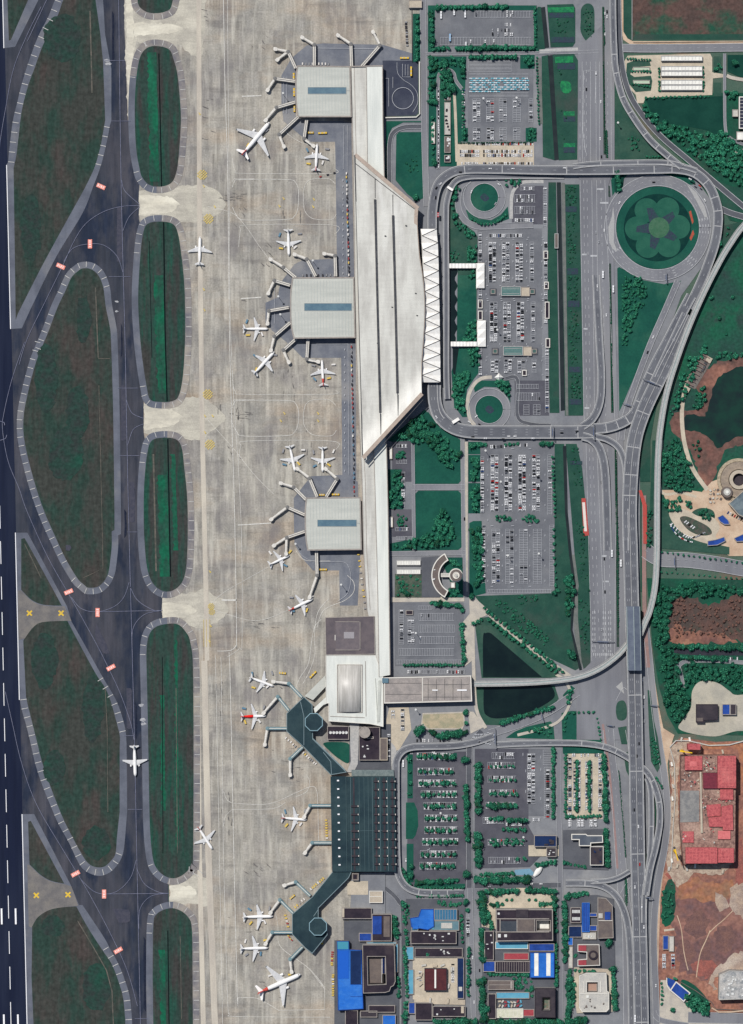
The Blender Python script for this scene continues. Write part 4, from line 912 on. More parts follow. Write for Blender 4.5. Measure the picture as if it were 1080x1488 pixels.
sheet('pond', M_water, smooth([(702, 984, 1), (702, 926), (706, 920), (713, 920), (724, 929), (788, 984, 1)], True, 4), smooth([(703, 997, 1), (800, 995, 1), (806, 1006), (803, 1016), (780, 1030), (752, 1040), (722, 1044), (708, 1040), (703, 1030)], True, 4))
sheet('sunken_pool', M_water, [(654, 390), (664, 390)] + [(663 + 2.2 * math.sin(i * 1.3), 390 + i * 4.2) for i in range(1, 25)] + [(662, 497), (654, 497)], [(658, 506), (667, 506), (661, 548), (658, 540)])
sheet('plaza', M_pvm, [(682, 872), (687, 870), (712, 892), (700, 897), (690, 905), (683, 900)], rect(675.5, 642, 680, 860), [(568, 868), (675, 866), (675, 874), (568, 875)], [(614, 1036), (674, 1034), (676, 1050), (672, 1060), (620, 1060), (612, 1052)], [(680, 1034), (688, 1034), (704, 1056), (684, 1066)], [(672, 905), (684, 890), (686, 960), (676, 968)], [(692, 382), (704, 382), (704, 420), (692, 420)], [(693, 466), (706, 466), (706, 504), (693, 504)])
sheet('dry_garden', mat('dry_grass', (176, 162, 136), (150, 146, 122), scale=.1, fine=.15), [(615, 1038), (673, 1036), (674, 1054), (668, 1058), (622, 1058), (614, 1050)])
sheet('wild_ground', M_wild, [(935, 135), (1300, 135), (1300, 380), (1060, 320), (1040, 280), (1000, 240), (960, 205), (938, 172)], [(940, 840), (1500, 850), (1500, 1080), (985, 1066), (970, 1040), (958, 1000), (948, 940)])
sheet('meadow', M_wet, [(1046, 332), (1300, 300), (1300, 800), (962, 797), (957, 700), (962, 640), (975, 580), (1000, 500), (1030, 420), (1052, 370)])
sheet('verge', M_bank, [(1043, 300), (1080, 320), (1200, 350), (1200, 300), (1060, 270), (1030, 258)], [(1043, 330), (1078, 322), (1050, 368), (1016, 430), (986, 500), (960, 566), (952, 600), (945, 640), (945, 700), (930, 700), (932, 620), (960, 560), (1000, 470), (1030, 400)], [(948, 640), (955, 640), (950, 800), (942, 800)], [(930, 720), (936, 720), (937, 860), (931, 860)])
sheet('field', mat('field_earth', (94, 74, 68), (78, 66, 62), (38, 80, 64), scale=.04, fine=.34, fscale=.2, lo3=.44, hi3=.6, scale3=.022, stretch3=(1, 1, 1)), [(921, -300), (1500, -300), (1500, 57), (919, 58)]); sheet('verge', M_bank, [(905, -300), (918, -300), (918, 60), (912, 56), (906, 46)], [(923, 50), (1500, 48), (1500, 58), (920, 58)])
sheet('sandy_verge', M_sand, [(902, -300), (905, -300), (906, 46), (912, 56), (920, 60), (1500, 58.5), (1500, 62), (915, 64), (906, 58), (903, 46)], )
sheet('yard', M_tan, [(907, 90), (912, 81), (1032, 78), (1035, 84), (1035, 105), (1052, 108), (1056, 112), (1036, 114), (1035, 138), (938, 142), (935, 150), (926, 150), (924, 138), (914, 128), (908, 110)])
sheet('lawn', M_lawg, [(911, 92), (922, 88), (944, 89), (946, 96), (920, 98), (916, 108), (922, 112), (946, 110), (948, 118), (946, 132), (924, 134), (914, 122), (910, 106)], rect(1037, 82, 1048, 106), rect(1037, 120, 1048, 140))
sheet('lawn', M_lawd, [(938, 143), (1050, 140), (1052, 196), (1048, 200), (1030, 190), (1010, 186), (985, 182), (960, 178), (945, 162)], [(1057, 80), (1200, 78), (1200, 125), (1075, 112), (1057, 104)])
sheet('earth_bank', mat('lake_bank', (116, 84, 76), (92, 74, 68), (150, 106, 90), scale=.05, fine=.3, fscale=.2), ragged(S((1012, 560), (1020, 545), (1040, 528), (1060, 522), (1100, 518), (1160, 560), (1160, 660), (1100, 645), (1062, 650), (1046, 668), (1040, 690), (1028, 706), (1016, 690), (1006, 660), (990, 640), (976, 625), (976, 605), (990, 596), (1008, 598), (1022, 588)), 2, 4, 3))
sheet('lake', M_pond, ragged(S((1024, 604), (1032, 580), (1040, 556), (1056, 540), (1090, 534), (1140, 580), (1130, 640), (1085, 634), (1060, 640), (1044, 652), (1034, 640), (1018, 628), (998, 626), (990, 616), (996, 604), (1010, 602)), 1.2, 4, 2))
sheet('site_ground', M_sand, [(1020, 715), (1034, 700), (1060, 690), (1300, 690), (1300, 806), (1060, 808), (1020, 780), (980, 760), (962, 712), (1000, 712)])
sheet('meadow', M_lawg, [(961, 742), (973, 742), (980, 768), (1000, 782), (1060, 795), (1060, 806), (962, 797)], S((1006, 744), (1020, 738), (1036, 742), (1038, 754), (1022, 758), (1008, 754)))
sheet('curved_drive', M_tan, S((972, 746), (982, 738), (1000, 742), (1015, 750), (1036, 752), (1046, 766), (1040, 780), (1052, 786), (1050, 792), (1028, 790), (1004, 782), (984, 768)))
sheet('lawn', mat('brown_bed', (86, 82, 76), (60, 78, 66), scale=.2, fine=.2), S((988, 754), (996, 750), (1012, 756), (1030, 766), (1034, 776), (1018, 778), (1000, 770)))
sheet('field', M_earthd, ragged(S((975, 880), (985, 868), (1010, 868), (1030, 880), (1080, 862), (1180, 862), (1180, 934), (1080, 932), (1020, 926), (980, 934), (972, 920)), 3, 5, 4))
sheet('red_clearing', M_earth, ragged(S((972, 930), (974, 912), (990, 908), (1000, 920), (1030, 916), (1060, 926), (1070, 934), (1020, 934), (985, 936)), 3, 5, 5))
sheet('yard', mat('stone_yard', (176, 170, 154), (160, 156, 144), (190, 182, 166), scale=.04, fine=.12), S((986, 1058), (994, 1044), (1004, 1028), (1006, 1004), (1018, 990), (1042, 992), (1060, 1004), (1072, 1010), (1120, 1008), (1120, 1060), (1072, 1062), (1040, 1070), (1006, 1066)))
sheet('construction_ground', mat('site_earth', (154, 108, 90), (124, 90, 82), (182, 136, 112), scale=.04, fine=.34, fscale=.25, scale3=.03), [(972, 1082), (990, 1072), (1040, 1078), (1300, 1068), (1300, 1560), (960, 1560), (952, 1420), (962, 1250), (975, 1180)])
sheet('construction_ground', mat('violet_earth', (124, 90, 84), (104, 82, 82), (148, 108, 94), scale=.05, fine=.3, fscale=.2), ragged(S((982, 1310), (1010, 1298), (1050, 1302), (1080, 1330), (1080, 1390), (1050, 1412), (1010, 1420), (985, 1400), (978, 1350)), 5, 6, 3))
sheet('construction_ground', mat('orange_earth', (160, 110, 82), (140, 98, 84), (126, 104, 84), scale=.06, fine=.3, fscale=.2), ragged(S((985, 1290), (1010, 1276), (1036, 1282), (1064, 1280), (1060, 1300), (1036, 1312), (1010, 1308), (990, 1306)), 4, 6, 4), [(1072, 1085), (1120, 1080), (1120, 1140), (1078, 1138)], [(1018, 1080), (1300, 1080), (1300, 1092), (1018, 1088)])
sheet('construction_ground', mat('dark_earth', (104, 80, 78), (120, 90, 82), scale=.08, fine=.3), ragged(S((1000, 1330), (1016, 1322), (1030, 1336), (1024, 1356), (1006, 1362), (996, 1348)), 3, 4, 5), ragged(S((1040, 1350), (1060, 1344), (1070, 1362), (1056, 1384), (1042, 1376)), 3, 4, 6), ragged(S((986, 1370), (1000, 1366), (1010, 1384), (1002, 1402), (990, 1396)), 3, 4, 7), ragged(S((1018, 1366), (1034, 1372), (1036, 1394), (1020, 1400)), 3, 4, 8))
sheet('construction_ground', mat('red_mud', (150, 92, 82), (128, 84, 78), scale=.08, fine=.3), ragged(S((1006, 1400), (1030, 1396), (1044, 1404), (1030, 1420), (1012, 1416)), 3, 4, 9), ragged(S((1066, 1230), (1078, 1220), (1090, 1260), (1074, 1290), (1066, 1262)), 4, 5, 10), ragged(S((966, 1270), (984, 1264), (1000, 1276), (984, 1284)), 3, 4, 11))
g = MB(); g.ribbon(smooth([(1032, 1352), (1026, 1366), (1018, 1384), (1014, 1404), (1012, 1420)]), 1.5, 0); g.ribbon(smooth([(1030, 1356), (1040, 1346), (1052, 1336), (1070, 1318)]), 1.2, 0); g.ribbon(smooth([(984, 1330), (990, 1350), (994, 1384), (1000, 1410)]), 1.2, 0); struct('track', g, M_sand)
sheet('grass_patch', M_wild, ragged(S((962, 1300), (975, 1275), (982, 1290), (980, 1320), (976, 1340), (962, 1342)), 2, 4, 2), S((990, 1424), (1010, 1432), (1030, 1455), (1030, 1470), (1008, 1470), (994, 1450)))
sheet('plaza', M_pvm, [(960, 1424), (976, 1424), (1000, 1456), (1010, 1474), (1300, 1478), (1300, 1560), (966, 1560), (958, 1480)])
sheet('sandy_verge', mat('pale_rubble_verge', (176, 160, 142), (150, 130, 116), (192, 150, 126), scale=.15, fine=.3), ragged([(972, 1086), (988, 1078), (1020, 1080), (1018, 1094), (987, 1096), (984, 1150), (988, 1200), (990, 1258), (1064, 1254), (1050, 1272), (1010, 1268), (985, 1290), (968, 1262), (974, 1200), (976, 1140)], 1.6, 4, 3))
sheet('sandy_verge', M_sand, [(945, 1000), (952, 990), (958, 1030), (964, 1058), (980, 1068), (976, 1080), (970, 1110), (976, 1180), (968, 1240), (960, 1300), (956, 1420), (951, 1420), (958, 1290), (966, 1180), (964, 1110), (956, 1050)])

GR = []
def road(pts, w, m=M_road, edge=.6, lanes=(), name='road', sm=True):
    p = smooth(pts, False, 7) if sm else pts
    g = MB(); z = layer(); g.ribbon(p, w, z); struct(name, g, m)
    if edge:
        for s in (-1, 1): MK.ribbon(shift(p, s * (w/2 - .5)), edge, ZM)
    for l in lanes: MK.line(shift(p, l), .42, ZM, 0, 4, 8)
    return p
MK = MB(); ZM = 1.30
road([(567, 292), (566, 240), (567, 206), (573, 192), (588, 185), (612, 184)], 7, M_dkrd)
road([(614, -60), (616, 120), (617, 200), (620, 300)], 9, M_road)
road([(618, 78.5), (700, 78), (790, 77), (870, 75)], 5, M_road, .5)
road([(784, 75), (812, 73), (840, 72)], 5.5, M_kerb, 0)
road([(637, 246), (637, 180), (637, 118), (641, 105), (650, 101), (659, 106), (663, 118), (672, 130)], 5, M_road, .5)
road([(660, 130), (662, 170), (664, 235)], 4, M_tan, 0)
ring = lambda cx, cy, r, n=48, a0=0: [(cx + r * math.cos(math.radians(a0) + 2*PI*i/n), cy + r * math.sin(math.radians(a0) + 2*PI*i/n)) for i in range(n + 1)]
for cx, cy in ((704, 287), (711, 595)):
    road(ring(cx, cy, 25.5), 11, M_road, .7, sm=False)
    sheet('lawn', M_lawn, ell(cx, cy, 20)); sheet('flower_bed', M_flow, S((cx-6, cy), (cx, cy-6), (cx+7, cy+1), (cx+1, cy+6)))
road([(682, 262), (670, 272), (666, 290), (668, 308), (678, 322), (694, 329), (720, 329), (775, 327)], 9, M_road)
road([(790, 264), (765, 264), (752, 270), (744, 284), (743, 318)], 5, M_kerb, 0)
road([(715, 548), (700, 550), (688, 560), (680, 580), (682, 606), (690, 618)], 5, M_pvm, 0); road([(735, 550), (752, 552), (752, 604), (770, 616), (800, 618)], 6, M_dkrd, .5)
road([(672, 628), (673, 720), (674, 800), (675, 868)], 6, M_road, .5)
road([(600, 708), (675, 708)], 8, M_road, .5); road([(566, 804.5), (676, 803.5)], 7, M_road, .5); road([(600, 640), (601, 720), (602, 800)], 5, M_road, .4)
road([(684, 868), (700, 882), (730, 908), (780, 948), (830, 985)], 7, M_pvm, 0); road([(687, 900), (688, 960), (690, 1010), (694, 1036), (706, 1058)], 5, M_pvm, 0)
road([(752, 1068), (790, 1058), (815, 1045), (830, 1015), (822, 990), (808, 980)], 4, M_pvm, 0)
road([(711, 1066), (760, 1050), (800, 1032), (840, 1005)], 12, M_road, .6)
road([(700, 1062), (686, 1080), (682, 1100), (682, 1290)], 9, M_dkrd, .5)
road([(683, 1290), (684, 1330), (686, 1400), (690, 1520)], 8, M_road, .5)
road([(812, 1090), (812, 1180), (814, 1260), (815, 1520)], 8, M_road, .5)
road([(690, 1287), (760, 1287), (815, 1286)], 9, M_dkrd, .5); road([(560, 1290), (580, 1310), (586, 1340), (586, 1520)], 7, M_dkrd, .4)
road([(558, 1075), (572, 1090), (566, 1110), (564, 1124)], 8, M_kerb, 0)
sheet('road', M_road, [(840, 70), (893, 20), (893, 240), (884, 270), (892, 380), (898, 600), (906, 640), (908, 744), (909, 960), (915, 1075), (838, 1075), (838, 1000), (846, 975), (859, 962), (856, 744), (846, 640), (848, 600), (842, 270), (840, 240)])
AV = lambda x0, x1, x2: [(x0, 262), (x1, 600), (x1 + 3, 640), (x2, 960)]
for x0, x1, x2, d in ((848, 853, 866, 1), (853, 858, 872, 1), (860, 864, 880, 0), (867, 870, 882, 0), (873, 880, 888, 1), (879, 893, 893, 0), (843, 848.5, 860, 0)):
    MK.line(AV(x0, x1, x2), .6, ZM, 0, 5 if d else 0, 8)
for x in (846, 852, 858, 866, 871, 883, 888): MK.line([(x, 90), (x + .5, 236)], .55, ZM, 0, 5 if x in (852, 883) else 0, 7)
for x, y, l in ((863, 372, 10), (868, 428, 9), (868.5, 474, 9), (872, 275, 10), (878, 295, 12), (849, 370, 7), (851, 478, 6), (878, 808, 7), (881, 845, 8), (853, 593, 7)): MK.poly(rect(x - l/2, y - 1.3, x + l/2, y + 1.3), ZM)
rs = random.Random(11)
for y in range(888, 946, 8):
    for x in (861, 864, 876, 879, 884, 887): MK.poly(rect(x, y, x + 1.1, y + 4), ZM)
for x in range(862, 892, 3): MK.poly(rect(x, 949, x + 1.4, 953), ZM)
for y in range(110, 230, 17):
    for x in (843, 849): MK.line([(x, y), (x, y + 6)], .6, ZM)
MK.line([(858, 102), (848, 103), (847, 190), (851, 222)], .8, ZM); MK.line([(854, 104), (866, 103), (865, 150)], .8, ZM)
MK.line(smooth([(895, 1018), (905, 1000), (911, 1002)]), .7, ZM)
sheet('painted_island', mat('pale_hatch', (160, 160, 158)), [(895, 998), (904, 990), (907, 1008)])
sheet('hedge_strip', mat('hedge_ground', (44, 66, 58), (70, 74, 72), scale=.3, fine=.2), [(875, 10), (878, 10), (880, 225), (877, 225)], [(879, 190), (883, 190), (884, 230), (880, 230)], [(885, 383), (888, 383), (892, 600), (888, 600)], [(893, 648), (897, 648), (900, 940), (896, 940)], [(884, 270), (886, 270), (887, 286), (884, 286)])
C0 = (955.5, 331)
road(ring(C0[0], C0[1], 69, 72), 17, M_road, .8, (0, 4, -4), sm=False)
sheet('lawn', M_lawn, ell(C0[0], C0[1], 60, n=64)); 
sheet('clipped_lawn', mat('clipped_grass', (14, 48, 46), (20, 56, 50), scale=.1, fine=.15), ell(C0[0], C0[1], 49, n=64))
pet = []
for k in range(6):
    a = math.radians(-62 + 60 * k); pet.append(ell(C0[0] + 30 * math.cos(a), C0[1] + 30 * math.sin(a), 17.5, n=32))
sheet('petal_lawn', mat('petal_grass', (36, 84, 70), (44, 92, 76), scale=.06, fine=.10), *pet)
fl6 = []
for k in range(5):
    a = math.radians(-40 + 72 * k); c, s = math.cos(a), math.sin(a); fl6.append([(C0[0] + 10*c - 8*s, C0[1] + 10*s + 8*c), (C0[0] + 30*c - 4*s, C0[1] + 30*s + 4*c), (C0[0] + 32*c + 4*s, C0[1] + 32*s - 4*c), (C0[0] + 10*c + 8*s, C0[1] + 10*s - 8*c)])
sheet('flower_bed', M_flow, *fl6); sheet('centre_lawn', mat('moss', (58, 98, 74), (70, 104, 82), scale=.2, fine=.15), ell(C0[0] + 2, C0[1], 15, n=32))
sheet('lawn', M_lawd, S((895, 250), (906, 248), (905, 272), (899, 282), (893, 276)))
sheet('red_bed', mat('red_flowers', (172, 78, 62), (150, 84, 66), scale=.4, fine=.2), [(1001, 308), (1004, 306), (1008, 322), (1006, 326)], [(1007, 334), (1009, 340), (1004, 350), (1002, 346)])
for p in ([(884, 330), (889, 316), (891, 300), (893, 318), (892, 352), (897, 365), (890, 362), (885, 350)], [(998, 268), (1012, 280), (1024, 300), (1028, 316), (1024, 316), (1012, 292)]): sheet('painted_island', MATS['pale_hatch'], p)
for a0 in (-12, -4, 4, 40, 46, 150, 68):
    for rr in (62, 66, 70, 74):
        a = math.radians(a0); c, s = math.cos(a), math.sin(a)
        MK.ribbon([(C0[0] + rr * c, C0[1] + rr * s), (C0[0] + (rr + .1) * c - 3.6 * s, C0[1] + (rr + .1) * s + 3.6 * c)], 1.0, ZM)
road([(985, 408), (966, 452), (945, 500), (924, 556), (908, 606), (903, 640)], 9, M_road, .7, (0,))
road([(898, -60), (899, 30), (903, 90), (913, 132), (931, 164), (960, 198), (1002, 234), (1030, 258), (1080, 300), (1130, 340)], 8.5, M_dkrd, .8)
road([(905, 70), (960, 70.5), (1080, 69), (1300, 67)], 12, M_road, .8, (0,))
road([(1053, 78), (1053, 140), (1054, 185), (1060, 200), (1080, 210)], 4.5, M_road, .4); road([(1056, 110), (1080, 116), (1200, 130)], 5, M_pvm, 0)
road([(1041, 300), (1060, 309), (1090, 318), (1200, 350)], 9, M_dkrd, .7)
road([(1041, 318), (1047, 350), (1030, 385)], 3, M_kerb, 0)
road([(938, 800), (960, 812), (1000, 814), (1045, 820), (1090, 828), (1200, 842)], 22, M_road, .8, (0,))
road([(962, 640), (960, 712), (990, 716), (1012, 722)], 4, M_tan, 0)
road([(1024, 520), (1012, 540), (998, 560), (992, 585), (991, 610), (994, 640), (1002, 670), (1012, 690), (1028, 712)], 6, M_tan, 0)
road([(985, 976), (988, 966), (1000, 961), (1040, 960), (1120, 966)], 6, M_pave, .4); road([(980, 944), (1000, 947), (1050, 948), (1120, 948)], 9, mat('dark_yard', (58, 58, 66), (48, 50, 58), scale=.1), 0)
road([(985, 964), (990, 980), (994, 1000)], 5, M_pave, .3)
road([(937, 900), (944, 960), (950, 1020), (958, 1080), (966, 1130), (970, 1180), (966, 1230), (955, 1290), (950, 1360), (953, 1450), (955, 1540)], 10, M_road, .6)
road([(936, 720), (936, 800), (937, 900), (942, 970)], 6, mat('pink_path', (150, 120, 114), (136, 116, 112), scale=.1), 0)
road([(913, 1060), (920, 1110), (925, 1180), (922, 1260), (905, 1300)], 9, M_road, .6)
road([(884, 1060), (888, 1110), (896, 1160), (900, 1220), (905, 1290), (912, 1350), (914, 1520)], 16, M_road, .7, (0,)); road([(876, 1052), (884, 1110), (890, 1170), (895, 1230), (897, 1262)], 3.5, mat('pink_pavement', (150, 122, 118), (138, 118, 116), scale=.1), 0)
road([(1000, 1478), (1080, 1480), (1300, 1486)], 16, M_road, .6); road([(950, 1470), (960, 1482), (1000, 1490)], 8, M_road, .5)
road([(965, 1352), (980, 1350)], 3, M_tan, 0)
for p in ([(640, 40), (652, 55)],): pass
sheet('lawn', M_lawg, S((895, 1030), (898, 1020), (906, 1018), (910.5, 1026), (910.5, 1042), (904, 1047), (897, 1044)), [(898, 1057), (910.5, 1055), (912, 1081), (903, 1081)], [(941, 1002), (945, 1004), (950, 1046), (956, 1072), (961, 1110), (955, 1122), (946, 1106), (943, 1060)], [(906, 1096), (912, 1092), (915, 1130), (910, 1120)], [(947, 1146), (950, 1142), (954, 1170), (953, 1200), (948, 1212), (946, 1180)], rect(907.5, 1276, 912, 1316), [(933, 1250), (940, 1240), (938, 1275), (935, 1290)])
sheet('lawn', M_brg, S((948, 1180), (952, 1178), (952, 1190), (948, 1192)))
struct('road_marking', MK, mat('road_paint', (176, 177, 178), (158, 160, 162), scale=.3, fine=.08))
sheet('red_lay_by', mat('red_paving', (178, 76, 70), (160, 80, 74), scale=.3, fine=.15), [(845, 724), (851, 724), (856, 778), (848, 779)], [(928, 713), (932, 712), (940, 735), (940, 790), (935, 790), (934, 735)])
sheet('bus_lay_by', mat('lay_by_pale', (214, 204, 194), fine=.1), [(846, 730), (850, 730), (853, 772), (849, 772)])

M_conc = mat('viaduct_concrete', (172, 172, 170), (158, 158, 158), scale=.2, fine=.06)
VK = []
def zl(pts, zs):
    """heights spread along a line by length"""
    d = [0]
    for a, b in zip(pts, pts[1:]): d.append(d[-1] + math.hypot(b[0]-a[0], b[1]-a[1]))
    T = d[-1]; out = []
    for x in d:
        f = x / T * (len(zs) - 1); i = min(int(f), len(zs) - 2); out.append(zs[i] + (zs[i+1]-zs[i]) * (f - i))
    return out
def viaduct(name, pts, w, zs, label, lanes=(), cross=(), cat='viaduct', deck=None, cols=30, edge=1.1, mid=False):
    p = smooth(pts, False, 7); VK.append(1); z = [q + len(VK) * .14 for q in zl(p, zs)]
    t = thing(name, p[len(p)//2][0], p[len(p)//2][1], label, cat)
    b = MB(); b.strip(p, 0, w, [max(q - 1.6, .7) for q in z], z); dk = b.build('deck', deck or M_deck, t)
    for s in (-1, 1): b = MB(); b.strip(p, s * (w/2 + edge/2 - .05), edge, [max(q - 1.7, .6) for q in z], [q + .9 for q in z]); b.build('parapet', M_conc, t)
    if mid: b = MB(); b.strip(p, 0, .8, z, [q + .8 for q in z]); b.build('median', M_conc, t)
    m = MB()
    for s in (-1, 1): m.ribbon(shift(p, s * (w/2 - .9)), .45, [q + .05 for q in z])
    for l in lanes:
        q = shift(p, l); per = 0; i = 0
        pq = [(a[0], a[1], h) for a, h in zip(q, z)]
        fine_ = []; 
        for a, c in zip(pq, pq[1:]):
            n = max(1, int(math.hypot(c[0]-a[0], c[1]-a[1]) / 3))
            fine_ += [tuple(a[k] + (c[k]-a[k]) * j / n for k in range(3)) for j in range(n)]
        for i in range(0, len(fine_) - 2, 5):
            sg = fine_[i:i+2]; m.ribbon([(a[0], a[1]) for a in sg], .4, [a[2] + .05 for a in sg])
    o = m.build('lane_marking', mat('deck_paint', (168, 170, 172), fine=.06), dk)
    for f in cross:
        i = int(f * (len(p) - 1)); a = p[i]; n = sides(p)[i]; h = w/2
        b = MB(); b.strip([(a[0]-n[0]*h, a[1]-n[1]*h), (a[0]+n[0]*h, a[1]+n[1]*h)], 0, 1.3, z[i] + .02, z[i] + .12); b.build('expansion_joint', M_conc, t)
    L = plen(p); k = int(L // cols)
    for j in range(1, k):
        i = int(j / k * (len(p) - 1))
        if z[i] > 3.5: b = MB(); b.lathe(p[i][0], p[i][1], [(1.1, 0), (1.1, z[i] - 1.7)], 10); b.build('column', M_conc, t)
    return p, z
viaduct('viaduct', [(640, 612), (632, 596), (629, 560), (628.5, 450), (628, 335), (629, 300), (636, 270), (652, 254), (675, 247), (720, 246.5), (800, 248), (880, 248), (950, 246.5), (984, 246.5), (1010, 253), (1030, 272), (1041, 300), (1042.5, 325), (1037, 358), (1020, 405), (1000, 448)], 11.5,
        [8, 8, 8.5, 9, 9, 9, 9, 9, 9, 9], 'long curved elevated road looping from the departure hall kerb round the big roundabout', (0,), (.40, .46, .52, .56, .6, .64, .7, .74, .78, .82, .86))
viaduct('viaduct', [(650, 580), (648.5, 540), (648.5, 420), (648, 320), (650, 290), (660, 266), (680, 257.5), (720, 256.5), (780, 256), (820, 256)], 6.5, [6, 7, 7.5, 7.5, 7, 7, 6, 3, 1.0], 'inner elevated lane running beside the departure kerb past the white canopy', ())
viaduct('viaduct', [(631, 560), (632, 585), (640, 606), (656, 620), (680, 627), (720, 628), (800, 628), (835, 628), (862, 627)], 17, [8.3, 8, 7.5, 7, 6.5, 6, 6, 6], 'wide elevated road curving east from the south end of the departure kerb', (-4, 0, 4), (.75, .9))
viaduct('viaduct', [(862, 623), (884, 621), (906, 613), (922, 600), (934, 570), (950, 533), (970, 495), (992, 452), (1004, 430)], 13, [6, 6.5, 7, 8, 9, 9, 9, 9], 'elevated carriageway rising north-east beside the long bend toward the roundabout', (-3, 3), (.12, .2, .3, .45, .6))
viaduct('viaduct', [(1000, 458), (978, 505), (956, 552), (938, 590), (926, 622), (920, 650), (916, 690), (914, 744), (915.5, 800), (917.5, 880), (921.5, 992), (924, 1120), (926, 1240), (929, 1360), (932, 1500), (934, 1560)], 19, [9.2, 9.2, 9.2, 9.2, 9.2], 'long straight elevated expressway running south past the station to the picture\'s bottom', (-6, -3, 3, 6), (.15, .22, .34, .4, .44, .62, .68, .74, .8, .87, .93), mid=True)
viaduct('ramp', [(832, 243), (856, 239.5), (900, 237.5), (960, 237), (986, 241), (1012, 249)], 6, [9, 9, 9, 9], 'thin elevated slip lane along the loop road\'s north side', (), (.3, .5, .68, .84), cat='ramp')
viaduct('ramp', [(866, 400), (868, 440), (871, 500), (873.5, 550), (871, 585), (861, 608), (846, 620)], 9, [.8, 2, 4, 5.5, 6], 'curved ramp climbing from the avenue up to the elevated road, hooking west', (0,), cat='ramp')
viaduct('ramp', [(846, 634), (858, 638), (870, 650), (877, 672), (880, 704), (882, 760), (883, 800)], 10, [6, 5.5, 4.5, 3, .8], 'ramp descending south from the elevated road onto the avenue', (0,), cat='ramp')
viaduct('ramp', [(862, 634), (880, 638), (896, 648), (905, 664), (909, 690), (908, 740), (909, 800)], 7, [6, 6.5, 7, 8, 9], 'narrow ramp curving from the elevated road onto the expressway', (), cat='ramp')
viaduct('ramp', [(890, -60), (890, 20), (891.5, 70), (894, 102), (904, 142), (921, 173), (944, 204), (968, 226), (990, 244)], 7.5, [9, 9, 9, 9, 9], 'ramp from the picture\'s top edge sweeping south-east to the loop road', (0,), (.3, .4, .5, .6, .72, .82, .9), cat='ramp')
viaduct('ramp', [(718, 1069), (690, 1078), (660, 1083), (620, 1084), (600, 1085), (586, 1090), (577, 1102), (575.5, 1120), (576, 1200), (577, 1250), (580, 1272), (592, 1289), (612, 1296), (640, 1297), (674, 1297)], 8, [.8, 3, 6, 7, 7, 7, 7, 6, 3, .8], 'U shaped elevated driveway wrapping the old terminal\'s forecourt', (0,), (.85, .9, .95), cat='ramp')
viaduct('ramp', [(722, 1082), (760, 1080), (812, 1079), (850, 1080), (880, 1085), (905, 1096), (926, 1110), (940, 1122), (950, 1140), (957, 1165), (958, 1195), (952, 1230), (944, 1262), (938, 1300)], 7, [.8, 2, 4, 6, 7, 6.5, 7, 8, 9, 9.2], 'long thin ramp passing under the expressway and joining it from the east', (0,), (.22, .3, .36, .6, .7), cat='ramp')
viaduct('ramp', [(940, 1130), (945, 1150), (946, 1200), (943, 1250), (936, 1300), (935, 1340)], 6, [6, 6, 7, 8, 9], 'short inner ramp squeezed between the expressway and the outer ramp', (), (.4,), cat='ramp')
viaduct('ramp', [(822, 1283), (850, 1283), (872, 1286), (890, 1296), (903, 1314), (912, 1345), (916, 1400), (918, 1500)], 8, [.9, 3, 5, 5, 4, 2, .9], 'curved ramp from the old town street down beside the expressway\'s west side', (0,), (.15,), cat='ramp')
viaduct('ramp', [(858, 1280), (880, 1279), (898, 1274), (914, 1265)], 5, [2, 5, 7.5, 9], 'short spur ramp rising to the expressway from the west', (), cat='ramp')
M_gw = mat('guideway_concrete', (158, 170, 168), (146, 158, 156), scale=.1, fine=.06)
GWL = 'pale twin-beam maglev guideway'
def guideway(pts, label):
    p = smooth(pts, False, 8); z = 12.0
    t = thing('guideway', p[len(p)//2][0], p[len(p)//2][1], label, 'guideway')
    b = MB(); b.strip(p, 0, 7.5, z - 2, z); b.build('deck', M_gw, t)
    for s in (-1, 1): b = MB(); b.strip(p, s * 2.0, 2.0, z, z + .9); b.build('track_beam', M_kerb, t)
    for s in (-1, 1): b = MB(); b.strip(p, s * 4.0, .6, z - 1, z + 1.0); b.build('parapet', M_kerb, t)
    q = resample(p, 26)
    for a in q[1:-1]: b = MB(); b.lathe(a[0], a[1], [(1.3, 0), (1.3, 10)], 10); b.build('column', M_conc, t)
guideway([(1120, 290), (1080, 328), (1062, 352), (1045, 380), (1022, 425), (1002, 470), (984, 518), (968, 570), (959, 620), (955.5, 660), (954, 720), (953.5, 800), (951, 850), (944, 885), (936, 905), (929, 922)], 'pale twin-beam maglev guideway curving down from the right edge to the grey station')
guideway([(911, 935), (896, 952), (870, 971), (840, 983), (800, 989), (750, 992), (689, 993)], 'pale twin-beam maglev guideway sweeping west over the pond to the grey annexe')
t = thing('station', 919, 927, 'long grey glass-roofed maglev station straddling the elevated expressway', 'station')
M_stn = mat('station_roof', (104, 112, 124), (92, 100, 114), scale=.1, fine=.05, rough=.4, streak=.05, sscale=(.02, .6, 1))
b = MB(); b.prism([(909, 881), (928, 881), (930, 973), (911, 973)], 15, 22); b.build('wall', M_stn, t)
b = MB(); b.prism([(908.5, 880.5), (919, 880.5), (920.5, 973.5), (910.5, 973.5)], 22, 23); b.build('roof', M_stn, t)
b = MB(); b.prism([(919, 880.5), (928.5, 880.5), (930.5, 973.5), (920.5, 973.5)], 22, 23.5); b.build('roof', mat('station_roof_side', (92, 100, 112), (82, 90, 104), scale=.1, fine=.05), t)
for x in (909.2, 919, 928): b = MB(); b.strip([(x, 881), (x + 2, 973)], 0, .8, 23, 24); b.build('roof_rib', M_gw, t)
BAY = MB(); SLOTS = []            # (x, y, heading, where, density weight)
rl = random.Random(21)
